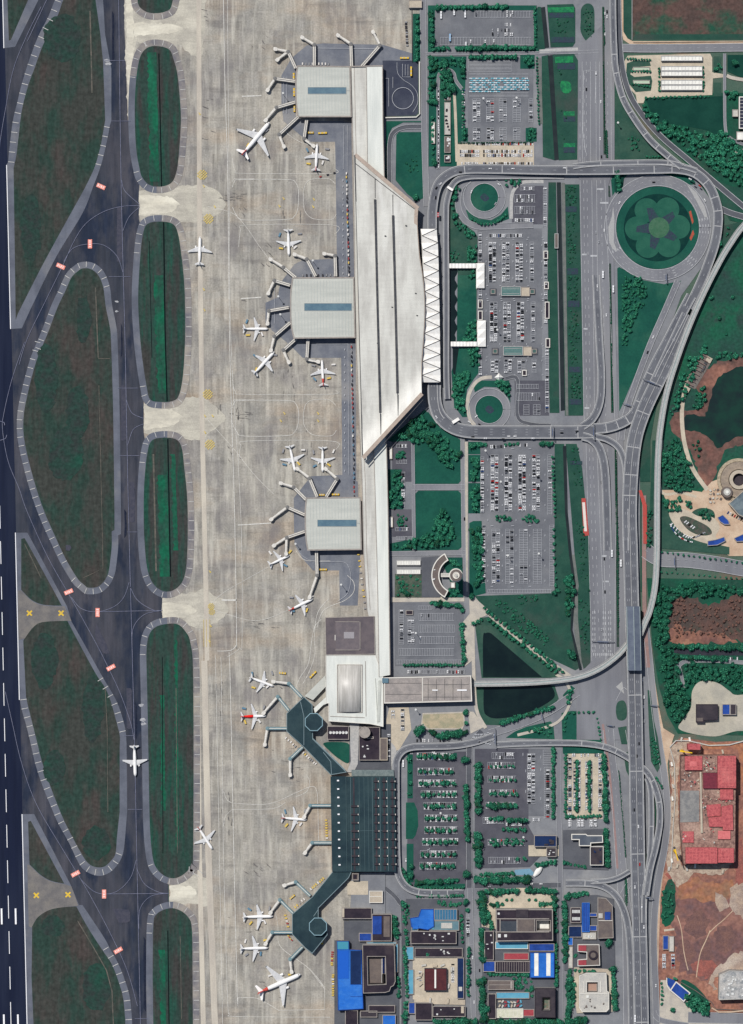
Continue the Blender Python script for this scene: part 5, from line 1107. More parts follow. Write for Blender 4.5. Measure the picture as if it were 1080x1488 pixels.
def bays_v(xc, y0, y1, occ, where, w=10.0, pitch=2.55, single=False, dark=.35, green=False):
    """a column of bays: cars lie east-west, lines across"""
    h = w / 2
    y = y0; k = 0
    for x in ((xc - h, xc + h) if not single else (xc - h, xc + h)): BAY.ribbon([(x, y0), (x, y1)], .35, 0)
    if not single: BAY.ribbon([(xc, y0), (xc, y1)], .35, 0)
    while y <= y1 + .01:
        BAY.ribbon([(xc - h, y), (xc + h, y)], .32, 0)
        if y + pitch <= y1 + .01:
            for j, s in enumerate((-1, 1) if not single else (0,)):
                if rl.random() < occ: SLOTS.append((xc + s * w * .26 + rl.uniform(-.3, .3), y + pitch/2, 0 if rl.random() < .5 else PI, where, k))
        y += pitch; k += 1
def bays_h(yc, x0, x1, occ, where, w=10.0, pitch=2.55, single=False, lines=True):
    h = w / 2; x = x0; k = 0
    if lines:
        for y in (yc - h, yc + h): BAY.ribbon([(x0, y), (x1, y)], .35, 0)
    while x <= x1 + .01:
        if lines: BAY.ribbon([(x, yc - h), (x, yc + h)], .32, 0)
        if x + pitch <= x1 + .01:
            for s in ((-1, 1) if not single else (0,)):
                if rl.random() < occ: SLOTS.append((x + pitch/2, yc + s * w * .26 + rl.uniform(-.3, .3), PI/2 if rl.random() < .5 else -PI/2, where, k))
        x += pitch; k += 1
LA = 'of the coach park'; LB = 'of the car park below the taxi ranks'
bays_h(60, 640, 772, 0.06, 'south row ' + LA, 11, 4.2, True); bays_h(21, 690, 772, 0.08, 'north row ' + LA, 9, 4.2, True)
for i, y in enumerate((18, 23, 36, 44, 50)): bays_h(y, 733 if i < 3 else 712, 748, .5, 'loose rows at the east ' + LA, 4.5, 2.6, True, False)
for y in range(88, 105, 2): BAY.ribbon([(682, y), (743, y)], .35, 0)
for x in (681, 744): BAY.ribbon([(x, 86), (x, 104)], .35, 0)
for y in range(107, 113, 2): BAY.ribbon([(682, y), (768, y)], .3, 0)
for y in range(135, 143, 2): BAY.ribbon([(682, y), (768, y)], .3, 0)
for i, (x, oc) in enumerate(((692.5, .5), (712.5, .45), (731, .12), (751, .14), (771.5, .35))):
    bays_v(x, 144, 178, oc, ordn(i) + ' column ' + LB, 11 if i < 4 else 5.5, 2.5, i == 4)
    if i < 4: bays_v(x, 186, 204, oc * .9, 'lower ' + ordn(i) + ' column ' + LB, 10, 2.5)
bays_h(209, 690, 776, .85, 'row under the hedge ' + LB, 4.5, 2.5, True, False)
bays_h(223, 668, 697, .9, 'west block of the tan car park', 11, 2.4, False, False); bays_h(223, 702, 775, .9, 'east block of the tan car park', 11, 2.4, False, False)
bays_h(238, 670, 697, .8, 'south-west row of the tan car park', 4.5, 2.5, True, False); bays_h(238, 702, 775, .8, 'south-east row of the tan car park', 4.5, 2.5, True, False)
for i in range(44):
    q = 242 - i * 2.6
    if q > 122: SLOTS.append((638 + rl.uniform(-1.0, -.4), q, PI/2, 'queue lane beside the brick sheds', i))
for i, y in enumerate(range(128, 196, 3)): 
    if rl.random() < .8: SLOTS.append((673.5, y, 0 if i % 2 else 2.6, 'verge west of the taxi ranks', i))
LC = 'of the main car park'
for i, (x, oc, w) in enumerate(((715.5, .85, 11), (735, .88, 11), (754.5, .85, 11), (773, .5, 6))):
    bays_v(x, 352, 411, oc, 'northern ' + ordn(i) + ' column ' + LC, w, 2.5, i == 3)
    bays_v(x + 1.8, 439, 498, oc * (.95 if i < 3 else .8), 'middle ' + ordn(i) + ' column ' + LC, w, 2.5, i == 3)
    bays_v(x + 3.2, 522, 542, oc * .8, 'southern ' + ordn(i) + ' column ' + LC, w, 2.5, i == 3)
bays_h(342.5, 711, 760, .8, 'top row ' + LC, 6.5, 2.5, True)
bays_h(320, 748, 776, .9, 'lowest row of the north-east lot', 5, 2.5, True); bays_h(274, 756, 777, .2, 'top row of the north-east lot', 5, 2.5, True); bays_h(288.5, 748, 778, .25, 'upper block of the north-east lot', 11, 2.4); bays_h(305.5, 748, 778, .25, 'lower block of the north-east lot', 11, 2.4)
bays_h(561.5, 751, 783, .25, 'top row of the south-east lot', 6, 2.4, True); bays_h(576.5, 751, 785, .25, 'middle block of the south-east lot', 11, 2.4); bays_v(765, 588, 603, .2, 'left column of the south-east lot', 8, 2.4, True); bays_v(780, 588, 603, .2, 'right column of the south-east lot', 10, 2.4)
bays_v(792, 273, 330, .25, 'north edge column beside the canal', 5, 2.5, True); bays_v(793, 352, 470, .4, 'edge column beside the canal', 5, 2.5, True); bays_v(795, 506, 600, .25, 'south edge column beside the canal', 5, 2.5, True)
for y0, y1 in ((338, 382), (420, 440), (505, 545)): bays_v(698, y0, y1, .5, 'narrow column west ' + LC, 4.5, 2.5, True)
LD = 'of the long canal car park'
for i, (x, oc) in enumerate(((718.7, .9), (738.7, .9), (758.7, .9), (779, .62))):
    bays_v(x, 661, 744, oc, 'upper ' + ordn(i) + ' column ' + LD, 11.5, 2.45)
    bays_v(x + 2, 769, 849, (.42, .16, .10, .01)[i], 'lower ' + ordn(i) + ' column ' + LD, 12, 2.45)
bays_v(701, 664, 745, .7, 'upper west edge ' + LD, 4.8, 2.45, True); bays_v(703, 763, 848, .6, 'lower west edge ' + LD, 4.8, 2.45, True)
bays_v(799, 661, 748, .06, 'upper east edge ' + LD, 6, 2.45, True); bays_v(802, 763, 852, .01, 'lower east edge ' + LD, 6, 2.45, True)
bays_h(649, 712, 736, .9, 'top row ' + LD, 5, 2.5, True, False); bays_h(859, 709, 802, .01, 'bottom row ' + LD, 5, 2.4, True); bays_h(647, 752, 770, .8, 'short top row ' + LD, 5, 2.5, True, False); bays_h(646, 784, 798, .8, 'top corner ' + LD, 5, 2.5, True, False)
LE = 'of the half-empty lot by the annexe'
bays_v(583.5, 886, 936, .25, 'west column ' + LE, 7, 2.5, True); bays_v(597.5, 898, 936, .35, 'short column ' + LE, 9, 2.5)
for i, (y, x0, x1) in enumerate(((896.5, 609, 660), (913.5, 609, 661), (930, 610, 661), (947.5, 580, 660), (962, 576, 672))): bays_h(y, x0, x1, .015, ordn(i) + ' row ' + LE, 10.5 if i < 4 else 6, 2.45, i == 4)
bays_h(883, 608, 628, 0, '', 5, 2.5, True); bays_h(976, 592, 676, .5, 'row along the annexe wall', 5, 2.6, True)
bays_v(586, 686, 738, .55, 'small lot between lawn and concourse', 5, 2.5, True); bays_h(648, 576, 592, .8, 'top of the small loop lot', 5, 2.5, True); bays_h(671, 576, 592, .2, 'bottom of the small loop lot', 5, 2.5, True); bays_h(769, 575, 594, .4, 'lower loop lot', 5, 2.5, True); bays_h(782, 576, 600, .2, 'lower loop lot edge', 5, 2.5, True)
LF = 'of the tree-lined south-west lot'
FROWS = [(1099, 606, 660), (1121, 607, 660), (1138, 608, 663), (1154, 612, 664), (1171, 616, 664), (1189, 617, 665), (1206, 617, 665), (1223, 614, 666), (1241, 611, 664), (1258, 610, 663)]
for i, (y, x0, x1) in enumerate(FROWS): bays_h(y, x0, x1, .62, ordn(i) + ' row ' + LF, 10.5, 2.6)
LG = 'of the south-middle lot'
GROWS = [(1098, 715, 748, .2), (1112, 709, 749, .4), (1132, 709, 750, .5), (1152, 711, 751, .5), (1170, 706, 750, .6), (1192, 702, 732, .5), (1195, 735, 763, .5), (1224, 709, 763, .4), (1250, 710, 757, .2)]
for i, (y, x0, x1, oc) in enumerate(GROWS): bays_h(y, x0, x1, oc, ordn(i) + ' row ' + LG, 9, 2.6)
bays_v(772, 1095, 1168, .8, 'long column ' + LG, 11.5, 2.5); bays_v(796, 1090, 1112, .05, 'east edge top ' + LG, 13, 2.6, True); bays_v(796, 1115, 1190, .75, 'east edge ' + LG, 10, 2.7, True); bays_h(1191, 774, 786, .7, 'short row ' + LG, 7, 2.6, True)
LH = 'of the tan tree-shaded lot'
for i, (x, y0, y1) in enumerate(((828, 1098, 1186), (835.5, 1104, 1178), (841, 1104, 1178), (853, 1106, 1178), (858, 1106, 1178), (872, 1100, 1180))): bays_v(x, y0, y1, .72, ordn(i) + ' column ' + LH, 5, 2.6, True)
bays_h(1097, 826, 872, .5, 'north row ' + LH, 4.6, 2.5, True, False)
for x in (828, 841, 846, 859, 865): bays_v(x, 1188, 1203, .8, 'white van rows below the tan lot', 5, 2.6, True)
bays_v(683, 1372, 1372, 0, ''); bays_v(680, 1333, 1362, .8, 'street lot beside the blue-roofed works', 5.5, 2.5, True)
bays_h(1374, 624, 650, .8, 'yard behind the brown-roofed works', 5, 2.5, True, False); bays_v(658, 1400, 1432, .8, 'sandy yard', 5, 2.5, True, False); bays_v(611, 1408, 1430, .6, 'sandy yard west side', 5, 2.5, True)
bays_h(1345, 503, 532, .6, 'apron edge lot by the blue hangar', 5, 2.5, True, False); bays_h(1457, 540, 574, .75, 'staff lot south of the ring building', 5, 2.5, True, False); bays_h(1480, 540, 556, .7, 'bottom staff lot', 5, 2.5, True, False)
bays_v(965, 1386, 1408, .8, 'west half of the little lot near the blue canopy', 5, 2.5, True); bays_v(978, 1386, 1408, .8, 'east half of the little lot near the blue canopy', 5, 2.5, True)
bays_h(957, 1060, 1074, .8, 'dark yard near the woodland', 5, 2.5, True, False); bays_h(1456, 722, 758, .7, 'yard below the cyan roof', 5, 2.5, True, False)
for i in range(17): 
    a = math.radians(205 - i * 6.5); SLOTS.append((1012 + 38 * math.cos(a) * 1.05, 748 + 38 * math.sin(a) * 1.0 + 2, -a + PI/2, 'arc of cars round the curved drive', i)) if 0 <= i and 760 < 748 + 38 * math.sin(a) + 2 < 795 else None
for i in range(14): SLOTS.append((976 + i * 3.6, 762 + (13 * math.sin(i * .23)) + i * .8, 1.1 - i * .06, 'arc of cars round the curved drive', i))
for i in range(10): SLOTS.append((1058 + i * 3.2, 745 + i * 1.6, 1.0, 'slanted row beside the round pavilion', i))
for i in range(5): SLOTS.append((996 + i * 3.0, 758 + i * 2.2, .7, 'planted bed of the curved drive', i))
bays_v(571, 1032, 1044, .8, 'dusty lot left of the dry garden', 5, 2.6, True, False); bays_v(585, 1030, 1062, .6, 'dusty lot beside the dry garden', 5, 2.6, True, False); bays_v(565, 1066, 1106, .6, 'kerb behind the brown works block', 4, 2.6, True, False)
bays_h(1076, 602, 646, .35, 'lane below the round trees', 4, 2.8, True, False)
for p in ([(571, 112), (571, 128)], [(565, 114), (565, 155)], [(561, 114), (565, 114)], [(585, 93), (585, 112), (597, 112)], [(589, 94), (589, 110)], [(593, 94), (593, 110)], smooth([(577, 91), (578, 106), (586, 116), (598, 124), (606, 135), (607, 150), (600, 163)])): BAY.ribbon(p, .45, 0)
BAY.ribbon(ring(585.5, 143, 15.5), .6, 0)
for x0, y0, n, dx, dy, l, w in ((712, 1067, 9, 0, 3, 1, 1), (703, 1066, 5, 3, 2.5, 2.6, 1.3), (705, 1072, 5, 3, 2.5, 2.6, 1.3), (702, 1078, 4, 3, 2.5, 2.6, 1.3), (708, 1064, 4, 3, 2.5, 2.6, 1.3)):
    for i in range(n): BAY.poly(rect(x0 + dx * i, y0 + dy * i * .4, x0 + dx * i + l, y0 + dy * i * .4 + w), 0)
for x in (708, 728, 747, 767, 789):
    for y in (345, 348, 415, 434, 437, 503, 519, 545): BAY.poly(rrect(x + rl.uniform(-1, 1), y, 2.6, .7, 0), 0)
    for y in range(356, 545, 24): BAY.poly(rrect(x - 1.5, y, .7, 2.6, 0), 0)
for x in (709, 730, 750, 770, 792):
    for y in range(668, 850, 22): BAY.poly(rrect(x, y, .7, 2.8, 0), 0)
for y in (640 + 12, 764, 852):
    for x in (715, 745, 770): BAY.poly(rrect(x, y, 4, .7, 0), 0)
for x, y in ((786, 1100), (786, 1118), (786, 1160), (764, 1120), (764, 1150), (760, 1096), (760, 1190)): BAY.poly(rrect(x, y, .7, 4, 0), 0)
for k in range(9):
    for j in range(3): BAY.poly(rect(690 + k * 2.4 - j * 3, 1066 + j * 4, 691.4 + k * 2.4 - j * 3, 1068.4 + j * 4), 0) if k < 5 else None
for p in ([(452, 70), (552, 71)], [(500, 182), (499, 246)], [(505, 182), (504, 400)], [(511, 500), (512, 690)], [(506, 500), (507, 690)], [(460, 500), (506, 500)], smooth([(432, 800), (446, 812), (465, 816), (495, 816), (506, 822), (510, 840), (505, 862), (490, 874)]), [(412, 112), (412, 165)], [(417, 112), (417, 165)], [(399, 418), (399, 470)]): BAY.line(p, .4, 0, 0, 0, 0)
for y in range(262, 400, 9): BAY.poly(rrect(498.5, y, .9, 2.6, 0), 0)
for y in range(508, 690, 11): BAY.poly(rrect(501, y, .9, 2.6, 0), 0)
struct('bay_marking', BAY, mat('bay_paint', (186, 188, 190), (168, 170, 174), scale=.3, fine=.08))

CC = {'white': (226, 226, 226), 'silver': (164, 166, 170), 'grey': (96, 98, 104), 'black': (28, 29, 33), 'red': (176, 42, 40), 'blue': (48, 74, 124), 'tan': (160, 142, 118)}
M_cgl = mat('car_glass', (24, 28, 34), rough=.25)
def car_mb(l=4.5, w=1.9, h=1.5, van=False):
    b = MB(False)
    def shell(z0, z1, a0, a1, w0, w1, m, b0=None):
        vs = [(a0[0], -w0/2, z0), (a0[1], -w0/2, z0), (a0[1], w0/2, z0), (a0[0], w0/2, z0), (a1[0], -w1/2, z1), (a1[1], -w1/2, z1), (a1[1], w1/2, z1), (a1[0], w1/2, z1)]
        b.add(vs, [(0, 1, 5, 4), (1, 2, 6, 5), (2, 3, 7, 6), (3, 0, 4, 7), (4, 5, 6, 7)], m)
    shell(.25, .85, (-l/2, l/2), (-l/2 + .05, l/2 - .12), w, w * .96, 0)
    c0, c1 = (-l*.40, l*.22) if not van else (-l*.47, l*.36)
    shell(.85, h, (c0, c1), (c0 + .35, c1 - .7), w * .92, w * .76, 1)
    shell(h, h + .06, (c0 + .35, c1 - .7), (c0 + .45, c1 - .8), w * .76, w * .72, 0)
    for sx in (-.31, .31):
        for sy in (-1, 1): b.tube((sx * l, sy * (w/2 - .22), .33), (sx * l, sy * (w/2 - .02), .33), .33, .33, 8, 2)
    return b
CARM = {}
for cn, rgb in CC.items(): CARM[cn] = car_mb().mesh('car_' + cn, [mat('car_paint_' + cn, rgb, fine=0, rough=.35), M_cgl, M_tyre])
CARM['van'] = car_mb(5.2, 2.0, 2.1, True).mesh('van_white', [MATS['car_paint_white'], M_cgl, M_tyre])
rc = random.Random(5)
def pick():
    r = rc.random()
    return 'white' if r < .46 else 'silver' if r < .60 else 'black' if r < .80 else 'grey' if r < .915 else 'red' if r < .94 else 'blue' if r < .955 else 'silver'
NCAR = [0]
def place(me, name, x, y, a, label, cat, group, z=None):
    o = bpy.data.objects.new(name, me); COL.objects.link(o); o.location = (x - CX, CY - y, gz(x, y) if z is None else z); o.rotation_euler = (0, 0, a)
    return tag(o, label, cat, group)
USED = {}
def uniq(label):
    n = USED.get(label, 0); USED[label] = n + 1
    return label if n == 0 else None
ROADCARS = [
 (866, 107, 'white', PI/2, 'white van at the plaza\'s top beside the ramp', 'van'), (852, 130, 'black', PI/2, 'black car standing alone on the wide avenue below the top island', ''), (873, 148, 'white', PI/2, 'white car in the avenue\'s hedge-side lane, north part', ''), (879, 20, 'white', PI/2, 'white car near the top edge of the avenue', ''), (882, 17, 'black', PI/2, 'black car near the top edge of the avenue', ''), (882, 25, 'white', PI/2, 'white car behind a black one near the avenue\'s top edge', ''), (879, 50, 'white', PI/2, 'white car beside the long hedge at the avenue\'s north end', ''),
 (872, 202, 'white', PI/2, 'white car on the avenue above the loop road', ''), (874, 228, 'black', PI/2, 'black car just north of the loop road crossing', ''),
 (876, 399, 'white', PI/2, 'long white bus on the avenue south-west of the roundabout', 'bus'), (891, 420, 'white', PI/2, 'white bus on the side road below the roundabout', 'bus'), (878, 335, 'white', PI/2, 'white car at the roundabout\'s west entrance', ''), (866, 338, 'silver', PI/2, 'silver car in the avenue\'s middle, level with the roundabout', ''), (868, 416, 'white', PI/2, 'white car behind the long bus on the avenue', ''), (881, 458, 'white', PI/2, 'white car beside the central hedge of the avenue', ''), (870, 352, 'silver', PI/2, 'silver car south of the roundabout entrance', ''),
 (941, 512, 'black', 1.15, 'black car on the road running down from the roundabout', ''), (949, 490, 'white', 1.15, 'white car on the road running down from the roundabout', ''), (900, 295, 'white', 1.0, 'white car on the roundabout\'s north-west arc', ''), (950, 265, 'black', 0, 'black car on the roundabout\'s north arc', ''), (869, 557, 'silver', PI/2, 'silver car on the ramp climbing west', ''),
 (874, 701, 'black', PI/2, 'black car on the ramp descending south', ''), (906, 692, 'white', PI/2, 'white car on the narrow ramp joining the expressway', ''), (907, 724, 'black', PI/2, 'black car on the narrow ramp joining the expressway', ''), (892, 647, 'red', -.5, 'red car on the narrow curving ramp', ''), (889, 804, 'white', PI/2, 'white bus beside the tree-lined median', 'bus'), (902, 818, 'white', PI/2, 'white bus with red stripe on the expressway\'s side road', 'bus'), (878, 812, 'black', PI/2, 'black car on the avenue west of two buses', ''), (879, 860, 'black', PI/2, 'black car above the painted arrows of the avenue', ''), (874, 915, 'silver', PI/2, 'silver car among the painted arrows', ''),
 (936, 1013, 'white', PI/2, 'white car below the station on the expressway\'s east side road', ''), (935, 1027, 'white', PI/2, 'second white car below the station on the east side road', ''), (936, 1048, 'silver', PI/2, 'silver car on the east side road above the grass strip', ''), (934, 988, 'white', PI/2, 'white car just below the station', ''),
 (928, 1080, 'black', PI/2, 'black car on the expressway north of the ramp crossing', 'z9'), (925, 1098, 'black', PI/2, 'black car on the expressway at the ramp crossing', 'z9'), (921, 1176, 'black', PI/2, 'black car on the expressway beside the red building site', 'z9'), (927, 1200, 'white', PI/2, 'white car on the expressway beside the red building site', 'z9'), (929, 1255, 'red', PI/2, 'red car on the expressway level with the site\'s lower end', 'z9'), (922, 1288, 'white', PI/2, 'white car on the expressway below the red car', 'z9'), (932, 1316, 'white', PI/2, 'white van on the expressway near the right merge', 'z9v'), (935, 1346, 'white', PI/2, 'white van on the expressway in the lowest third', 'z9v'), (923, 1420, 'silver', PI/2, 'silver car on the expressway near the bottom', 'z9'), (922, 1478, 'white', PI/2, 'long white bus on the expressway at the bottom edge', 'z9b'), (953, 1432, 'white', PI/2, 'white car on the road beside the blue canopy lot', ''),
 (634, 274, 'black', .9, 'black car turning the loop road\'s north-west corner', 'z9'), (640, 268, 'white', .8, 'white car turning the loop road\'s north-west corner', 'z9'), (633, 288, 'black', PI/2, 'black car heading to the departure kerb', 'z9'), (636.5, 313, 'red', PI/2, 'red minibus beside the top of the white canopy', 'z9v'), (669, 251, 'black', 0, 'black car on the loop road\'s straight north side', 'z9'), (712, 246, 'white', 0, 'white car on the loop road above the small roundabout', 'z9'), (703, 257, 'black', 0, 'black car on the inner elevated lane', ''), (745, 246, 'white', 0, 'white car on the loop road above the north-east lot', 'z9'), (820, 245, 'white', 0, 'white car on the loop road over the canal', 'z9'), (870, 251, 'white', 0, 'white car where the loop road crosses the avenue', ''),
 (687, 635, 'black', 0, 'black car on the wide elevated road, leftmost', 'z6'), (676, 637, 'black', 0, 'black car on the wide elevated road, near the bend', 'z6'), (705, 637, 'white', 0, 'white car on the wide elevated road', 'z6'), (731, 638, 'black', 0, 'black car on the wide elevated road below the south roundabout', 'z6'), (739, 634, 'white', 0, 'white car on the wide elevated road\'s upper lane', 'z6'), (748, 634, 'white', 0, 'white car ahead on the wide elevated road\'s upper lane', 'z6'), (774, 637, 'white', 0, 'white car on the wide elevated road\'s lower lane, east', 'z6'), (816, 629, 'black', 0, 'black car where the elevated road meets the ramps', 'z6'), (634, 606, 'white', -1.0, 'white car on the bend below the departure kerb', 'z6'),
 (697, 617, 'black', -.6, 'black car leaving the south roundabout', ''), (682, 613, 'white', -.6, 'white car leaving the south roundabout', ''), (692, 605, 'white', .8, 'white car on the south roundabout\'s lower left', ''), (685, 279, 'white', 1.2, 'white car on the north roundabout\'s left', ''), (725, 268, 'white', -.5, 'white car on the north roundabout\'s top right', ''), (720, 296, 'silver', 1.0, 'silver car on the north roundabout\'s right', ''),
 (675, 754, 'black', PI/2, 'black car on the lane between lawn and long car park', ''), (687, 1391, 'white', PI/2, 'white car on the old town street, lower', ''), (697, 1410, 'black', PI/2, 'black car on the old town street by the courtyard block', ''), (689, 1456, 'white', PI/2, 'white car at the old town street\'s bottom', ''), (711, 1288, 'silver', 0, 'silver car on the tree-lined cross street', ''), (772, 1284, 'white', 0, 'white car on the cross street by the shell gate', ''), (786, 1284, 'white', 0, 'white car near the cross street\'s east end', ''), (630, 1093, 'white', 0, 'white car at the top lane of the tree-lined south-west lot', ''), (598, 1095, 'silver', 0, 'silver car turning into the tree-lined lot', ''), (623, 1234, 'silver', .4, 'silver car between the tree rows of the south-west lot', ''), (697, 1078, 'black', .6, 'black car at the hatched junction', ''), (586, 1109, 'white', PI/2, 'white bus parked beside the old terminal driveway', 'bus'), (590, 1250, 'white', PI/2, 'white minibus parked beside the driveway\'s lower end', 'van'), (838, 627, 'black', .4, 'black car at the elevated junction', 'z6'), (1002, 261, 'white', -.5, 'white car on the loop road\'s north-east bend', 'z9'), (1008, 268, 'black', -.6, 'black car on the loop road\'s north-east bend', 'z9'), (1016, 271, 'red', -.7, 'red car on the loop road\'s north-east bend', 'z9'), (1024, 291, 'white', -1.1, 'white car below the loop road\'s north-east bend', '')]
def bus_mb(l, w=2.6, h=3.2):
    b = MB(False)
    b.add(*(lambda V: (V, [(0, 1, 5, 4), (1, 2, 6, 5), (2, 3, 7, 6), (3, 0, 4, 7), (4, 5, 6, 7)]))([(-l/2, -w/2, .4), (l/2, -w/2, .4), (l/2, w/2, .4), (-l/2, w/2, .4), (-l/2 + .1, -w/2 + .1, h), (l/2 - .3, -w/2 + .1, h), (l/2 - .3, w/2 - .1, h), (-l/2 + .1, w/2 - .1, h)]))
    return b
def bus(x, y, a, label, l=11.5, paint=None, z=None, name='bus', cat='bus', group='buses'):
    zz = gz(x, y) if z is None else z
    t = thing(name, x, y, label, cat, group, zz); t.rotation_euler = (0, 0, a)
    bus_mb(l).build('body', paint or MATS['car_paint_white'], t)
    b = MB(False)
    for s in (-1, 1): b.add([(-l/2 + .6, s*1.28, 1.6), (l/2 - .8, s*1.28, 1.6), (l/2 - .9, s*1.25, 2.6), (-l/2 + .6, s*1.25, 2.6)], [(0, 1, 2, 3)])
    b.add([(l/2 - .04, -1.1, 1.3), (l/2 - .04, 1.1, 1.3), (l/2 - .22, 1.05, 2.8), (l/2 - .22, -1.05, 2.8)], [(0, 1, 2, 3)]); b.build('window', M_cgl, t)
    for f in (-.22, .18):
        b = MB(False); b.add([(f*l - .9, -.8, 3.2), (f*l + .9, -.8, 3.2), (f*l + .9, .8, 3.2), (f*l - .9, .8, 3.2), (f*l - .7, -.6, 3.5), (f*l + .7, -.6, 3.5), (f*l + .7, .6, 3.5), (f*l - .7, .6, 3.5)], [(0, 1, 5, 4), (1, 2, 6, 5), (2, 3, 7, 6), (3, 0, 4, 7), (4, 5, 6, 7)]); b.build('roof_unit', mat('bus_roof_unit', (180, 182, 184)), t)
    for f in (-.3, .32):
        for s in (-1, 1): b = MB(False); b.tube((f*l, s*.95, .5), (f*l, s*1.3, .5), .5, .5, 10); b.build('wheel', M_tyre, t)
def deckz(x, y, lo):
    best = None
    for o in bpy.data.objects:
        pass
    return lo
GC = 'cars on the roads'
for x, y, c, a, lab, f in ROADCARS:
    z = None
    if f.startswith('z9'): z = 9.9
    elif f.startswith('z6'): z = 7.6
    if f == 'bus' or f.endswith('b'): bus(x, y, a, lab, 10.5, None, z)
    elif f == 'van' or f.endswith('v'):
        if c == 'red': bus(x, y, a, lab, 7, mat('bus_red', (186, 50, 58), rough=.4), z)
        else: place(CARM['van'], 'van', x, y, a, lab, 'van', 'vans on the roads', z)
    else: place(CARM[c], 'car', x, y, a, lab, 'car', GC, z)
    NCAR[0] += 1
for x, y, a, lab, l, p in ((588, 84.5, 0, 'long yellow apron bus parked above the dark bus yard', 13, 'y'), (597.5, 104, PI/2, 'yellow apron bus parked inside the dark bus yard', 14, 'y'), (469, 193.5, 0.05, 'right of two yellow apron buses below the north pier', 13, 'y'), (452, 193, 0, 'short left one of two yellow apron buses below the north pier', 8, 'y'), (427, 112, PI/2, 'yellow apron bus against the north pier\'s west wall, top', 12, 'y'), (427.5, 134, PI/2, 'yellow apron bus against the north pier\'s west wall, middle', 12, 'y'), (428, 158, PI/2, 'yellow apron bus against the north pier\'s west wall, bottom', 10, 'y'),
   (468, 719, 0, 'left yellow apron bus against the south pier\'s north wall', 8, 'y'), (488, 718.5, 0, 'right yellow apron bus against the south pier\'s north wall', 11, 'y'), (470, 827.5, 0, 'yellow apron bus below the south pier\'s long jet bridge', 11, 'y'), (411, 978, -.1, 'yellow apron bus near the north tip airliner', 10, 'y'), (455, 980, .8, 'yellow apron bus on the diagonal service lane', 13, 'y'), (425, 1303, .7, 'yellow apron bus north of the south-west pier', 9, 'y'), (469, 1366, 1.45, 'yellow apron bus at the south-west octagon\'s tail', 12, 'y'),
   (641, 22, PI/2, 'leftmost of three white coaches in the coach park', 11, 'w'), (660, 18, PI/2, 'middle of three white coaches in the coach park', 9, 'w'), (676, 20, PI/2, 'rightmost of three white coaches in the coach park', 12, 'w'), (677, 64, PI/2, 'white coach in the coach park\'s south row', 5.5, 'w'), (654, 55, PI/2, 'pale blue coach in the coach park', 11, 'b')):
    bus(x, y, a, lab, l, {'y': mat('bus_yellow', (214, 178, 66), fine=.08, rough=.45), 'w': None, 'b': mat('bus_blue', (140, 176, 206), rough=.4)}[p], None, 'bus', 'bus', 'buses')
tx = car_mb().mesh('taxi_body', [mat('taxi_blue', (120, 188, 204), fine=0, rough=.35), M_cgl, M_tyre]); tx2 = car_mb().mesh('taxi_white', [mat('taxi_white', (216, 228, 232), fine=0, rough=.35), M_cgl, M_tyre])
for r in range(7):
    for k in range(19):
        if rc.random() < .05 or (r > 5 and k > 9): continue
        me, cn = (tx, 'pale blue') if (k + r) % 2 else (tx2, 'white')
        place(me, 'taxi', 684 + k * 4.5 + (r % 2) * 1.5, 114 + r * 3.2, 0, f'{cn} taxi, {ordn(k)} from west in {ordn(r)} rank from north', 'taxi', 'taxis drawn up in ranks')
byrow = {}
for s in SLOTS: byrow.setdefault(s[3], []).append(s)
LIM = 300 - NCAR[0]; cnt = 0; rest = []
PREF = ['main car park', 'coach park', 'tree-lined', 'concourse', 'small loop', 'street lot', 'annexe', 'tan car park']
keys = sorted(byrow, key=lambda k: next((i for i, p in enumerate(PREF) if p in k), 99))
for kx in keys:
    lst = byrow[kx]
    vert = abs(math.sin(lst[0][2])) < .5
    lst.sort(key=lambda s: (s[1], s[0]) if vert else (s[0], s[1]))
    cc = {}
    for s in lst:
        c = 'van' if 'white van' in kx else pick()
        if cnt < LIM and not kx.startswith('arc'):
            i = cc.get(c, 0); cc[c] = i + 1
            lab = f"{ordn(i)} {c} car from the {'north' if vert else 'west'}, {kx}"
            if len(lab.split()) <= 16: place(CARM[c], 'car', s[0], s[1], s[2], lab, 'car', 'cars parked in the car parks'); cnt += 1; continue
        rest.append((s, c))
cm = list(CC); mb = MB(False); MI = {c: i for i, c in enumerate(cm)}
proto = car_mb(); vp = car_mb(5.2, 2.0, 2.1, True)
for s, c in rest:
    q = vp if c == 'van' else proto; ci = MI['white' if c == 'van' else c]
    ca, sa = math.cos(s[2]), math.sin(s[2]); ox, oy, oz = s[0] - CX, CY - s[1], gz(s[0], s[1]); o = len(mb.v)
    for x, y, z in q.v: mb.v.append((ox + x * ca - y * sa, oy + x * sa + y * ca, oz + z))
    for f, m in zip(q.f, q.m): mb.f.append([o + i for i in f]); mb.m.append((ci, len(cm), len(cm) + 1)[m])
stuff('parked_cars', mb, [MATS['car_paint_' + c] for c in cm] + [M_cgl, M_tyre], 'hundreds of small parked cars filling the remaining car park bays', 'cars')
print('CARS', cnt, len(rest))
M_cart = [mat('cart_' + n, c, fine=.1) for n, c in (('red', (150, 66, 66)), ('white', (214, 210, 204)), ('blue', (96, 130, 150)), ('dark', (60, 58, 62)), ('yellow', (206, 178, 90)), ('grey', (140, 140, 142)))]
CN = ['red', 'white', 'blue', 'dark', 'yellow', 'grey']
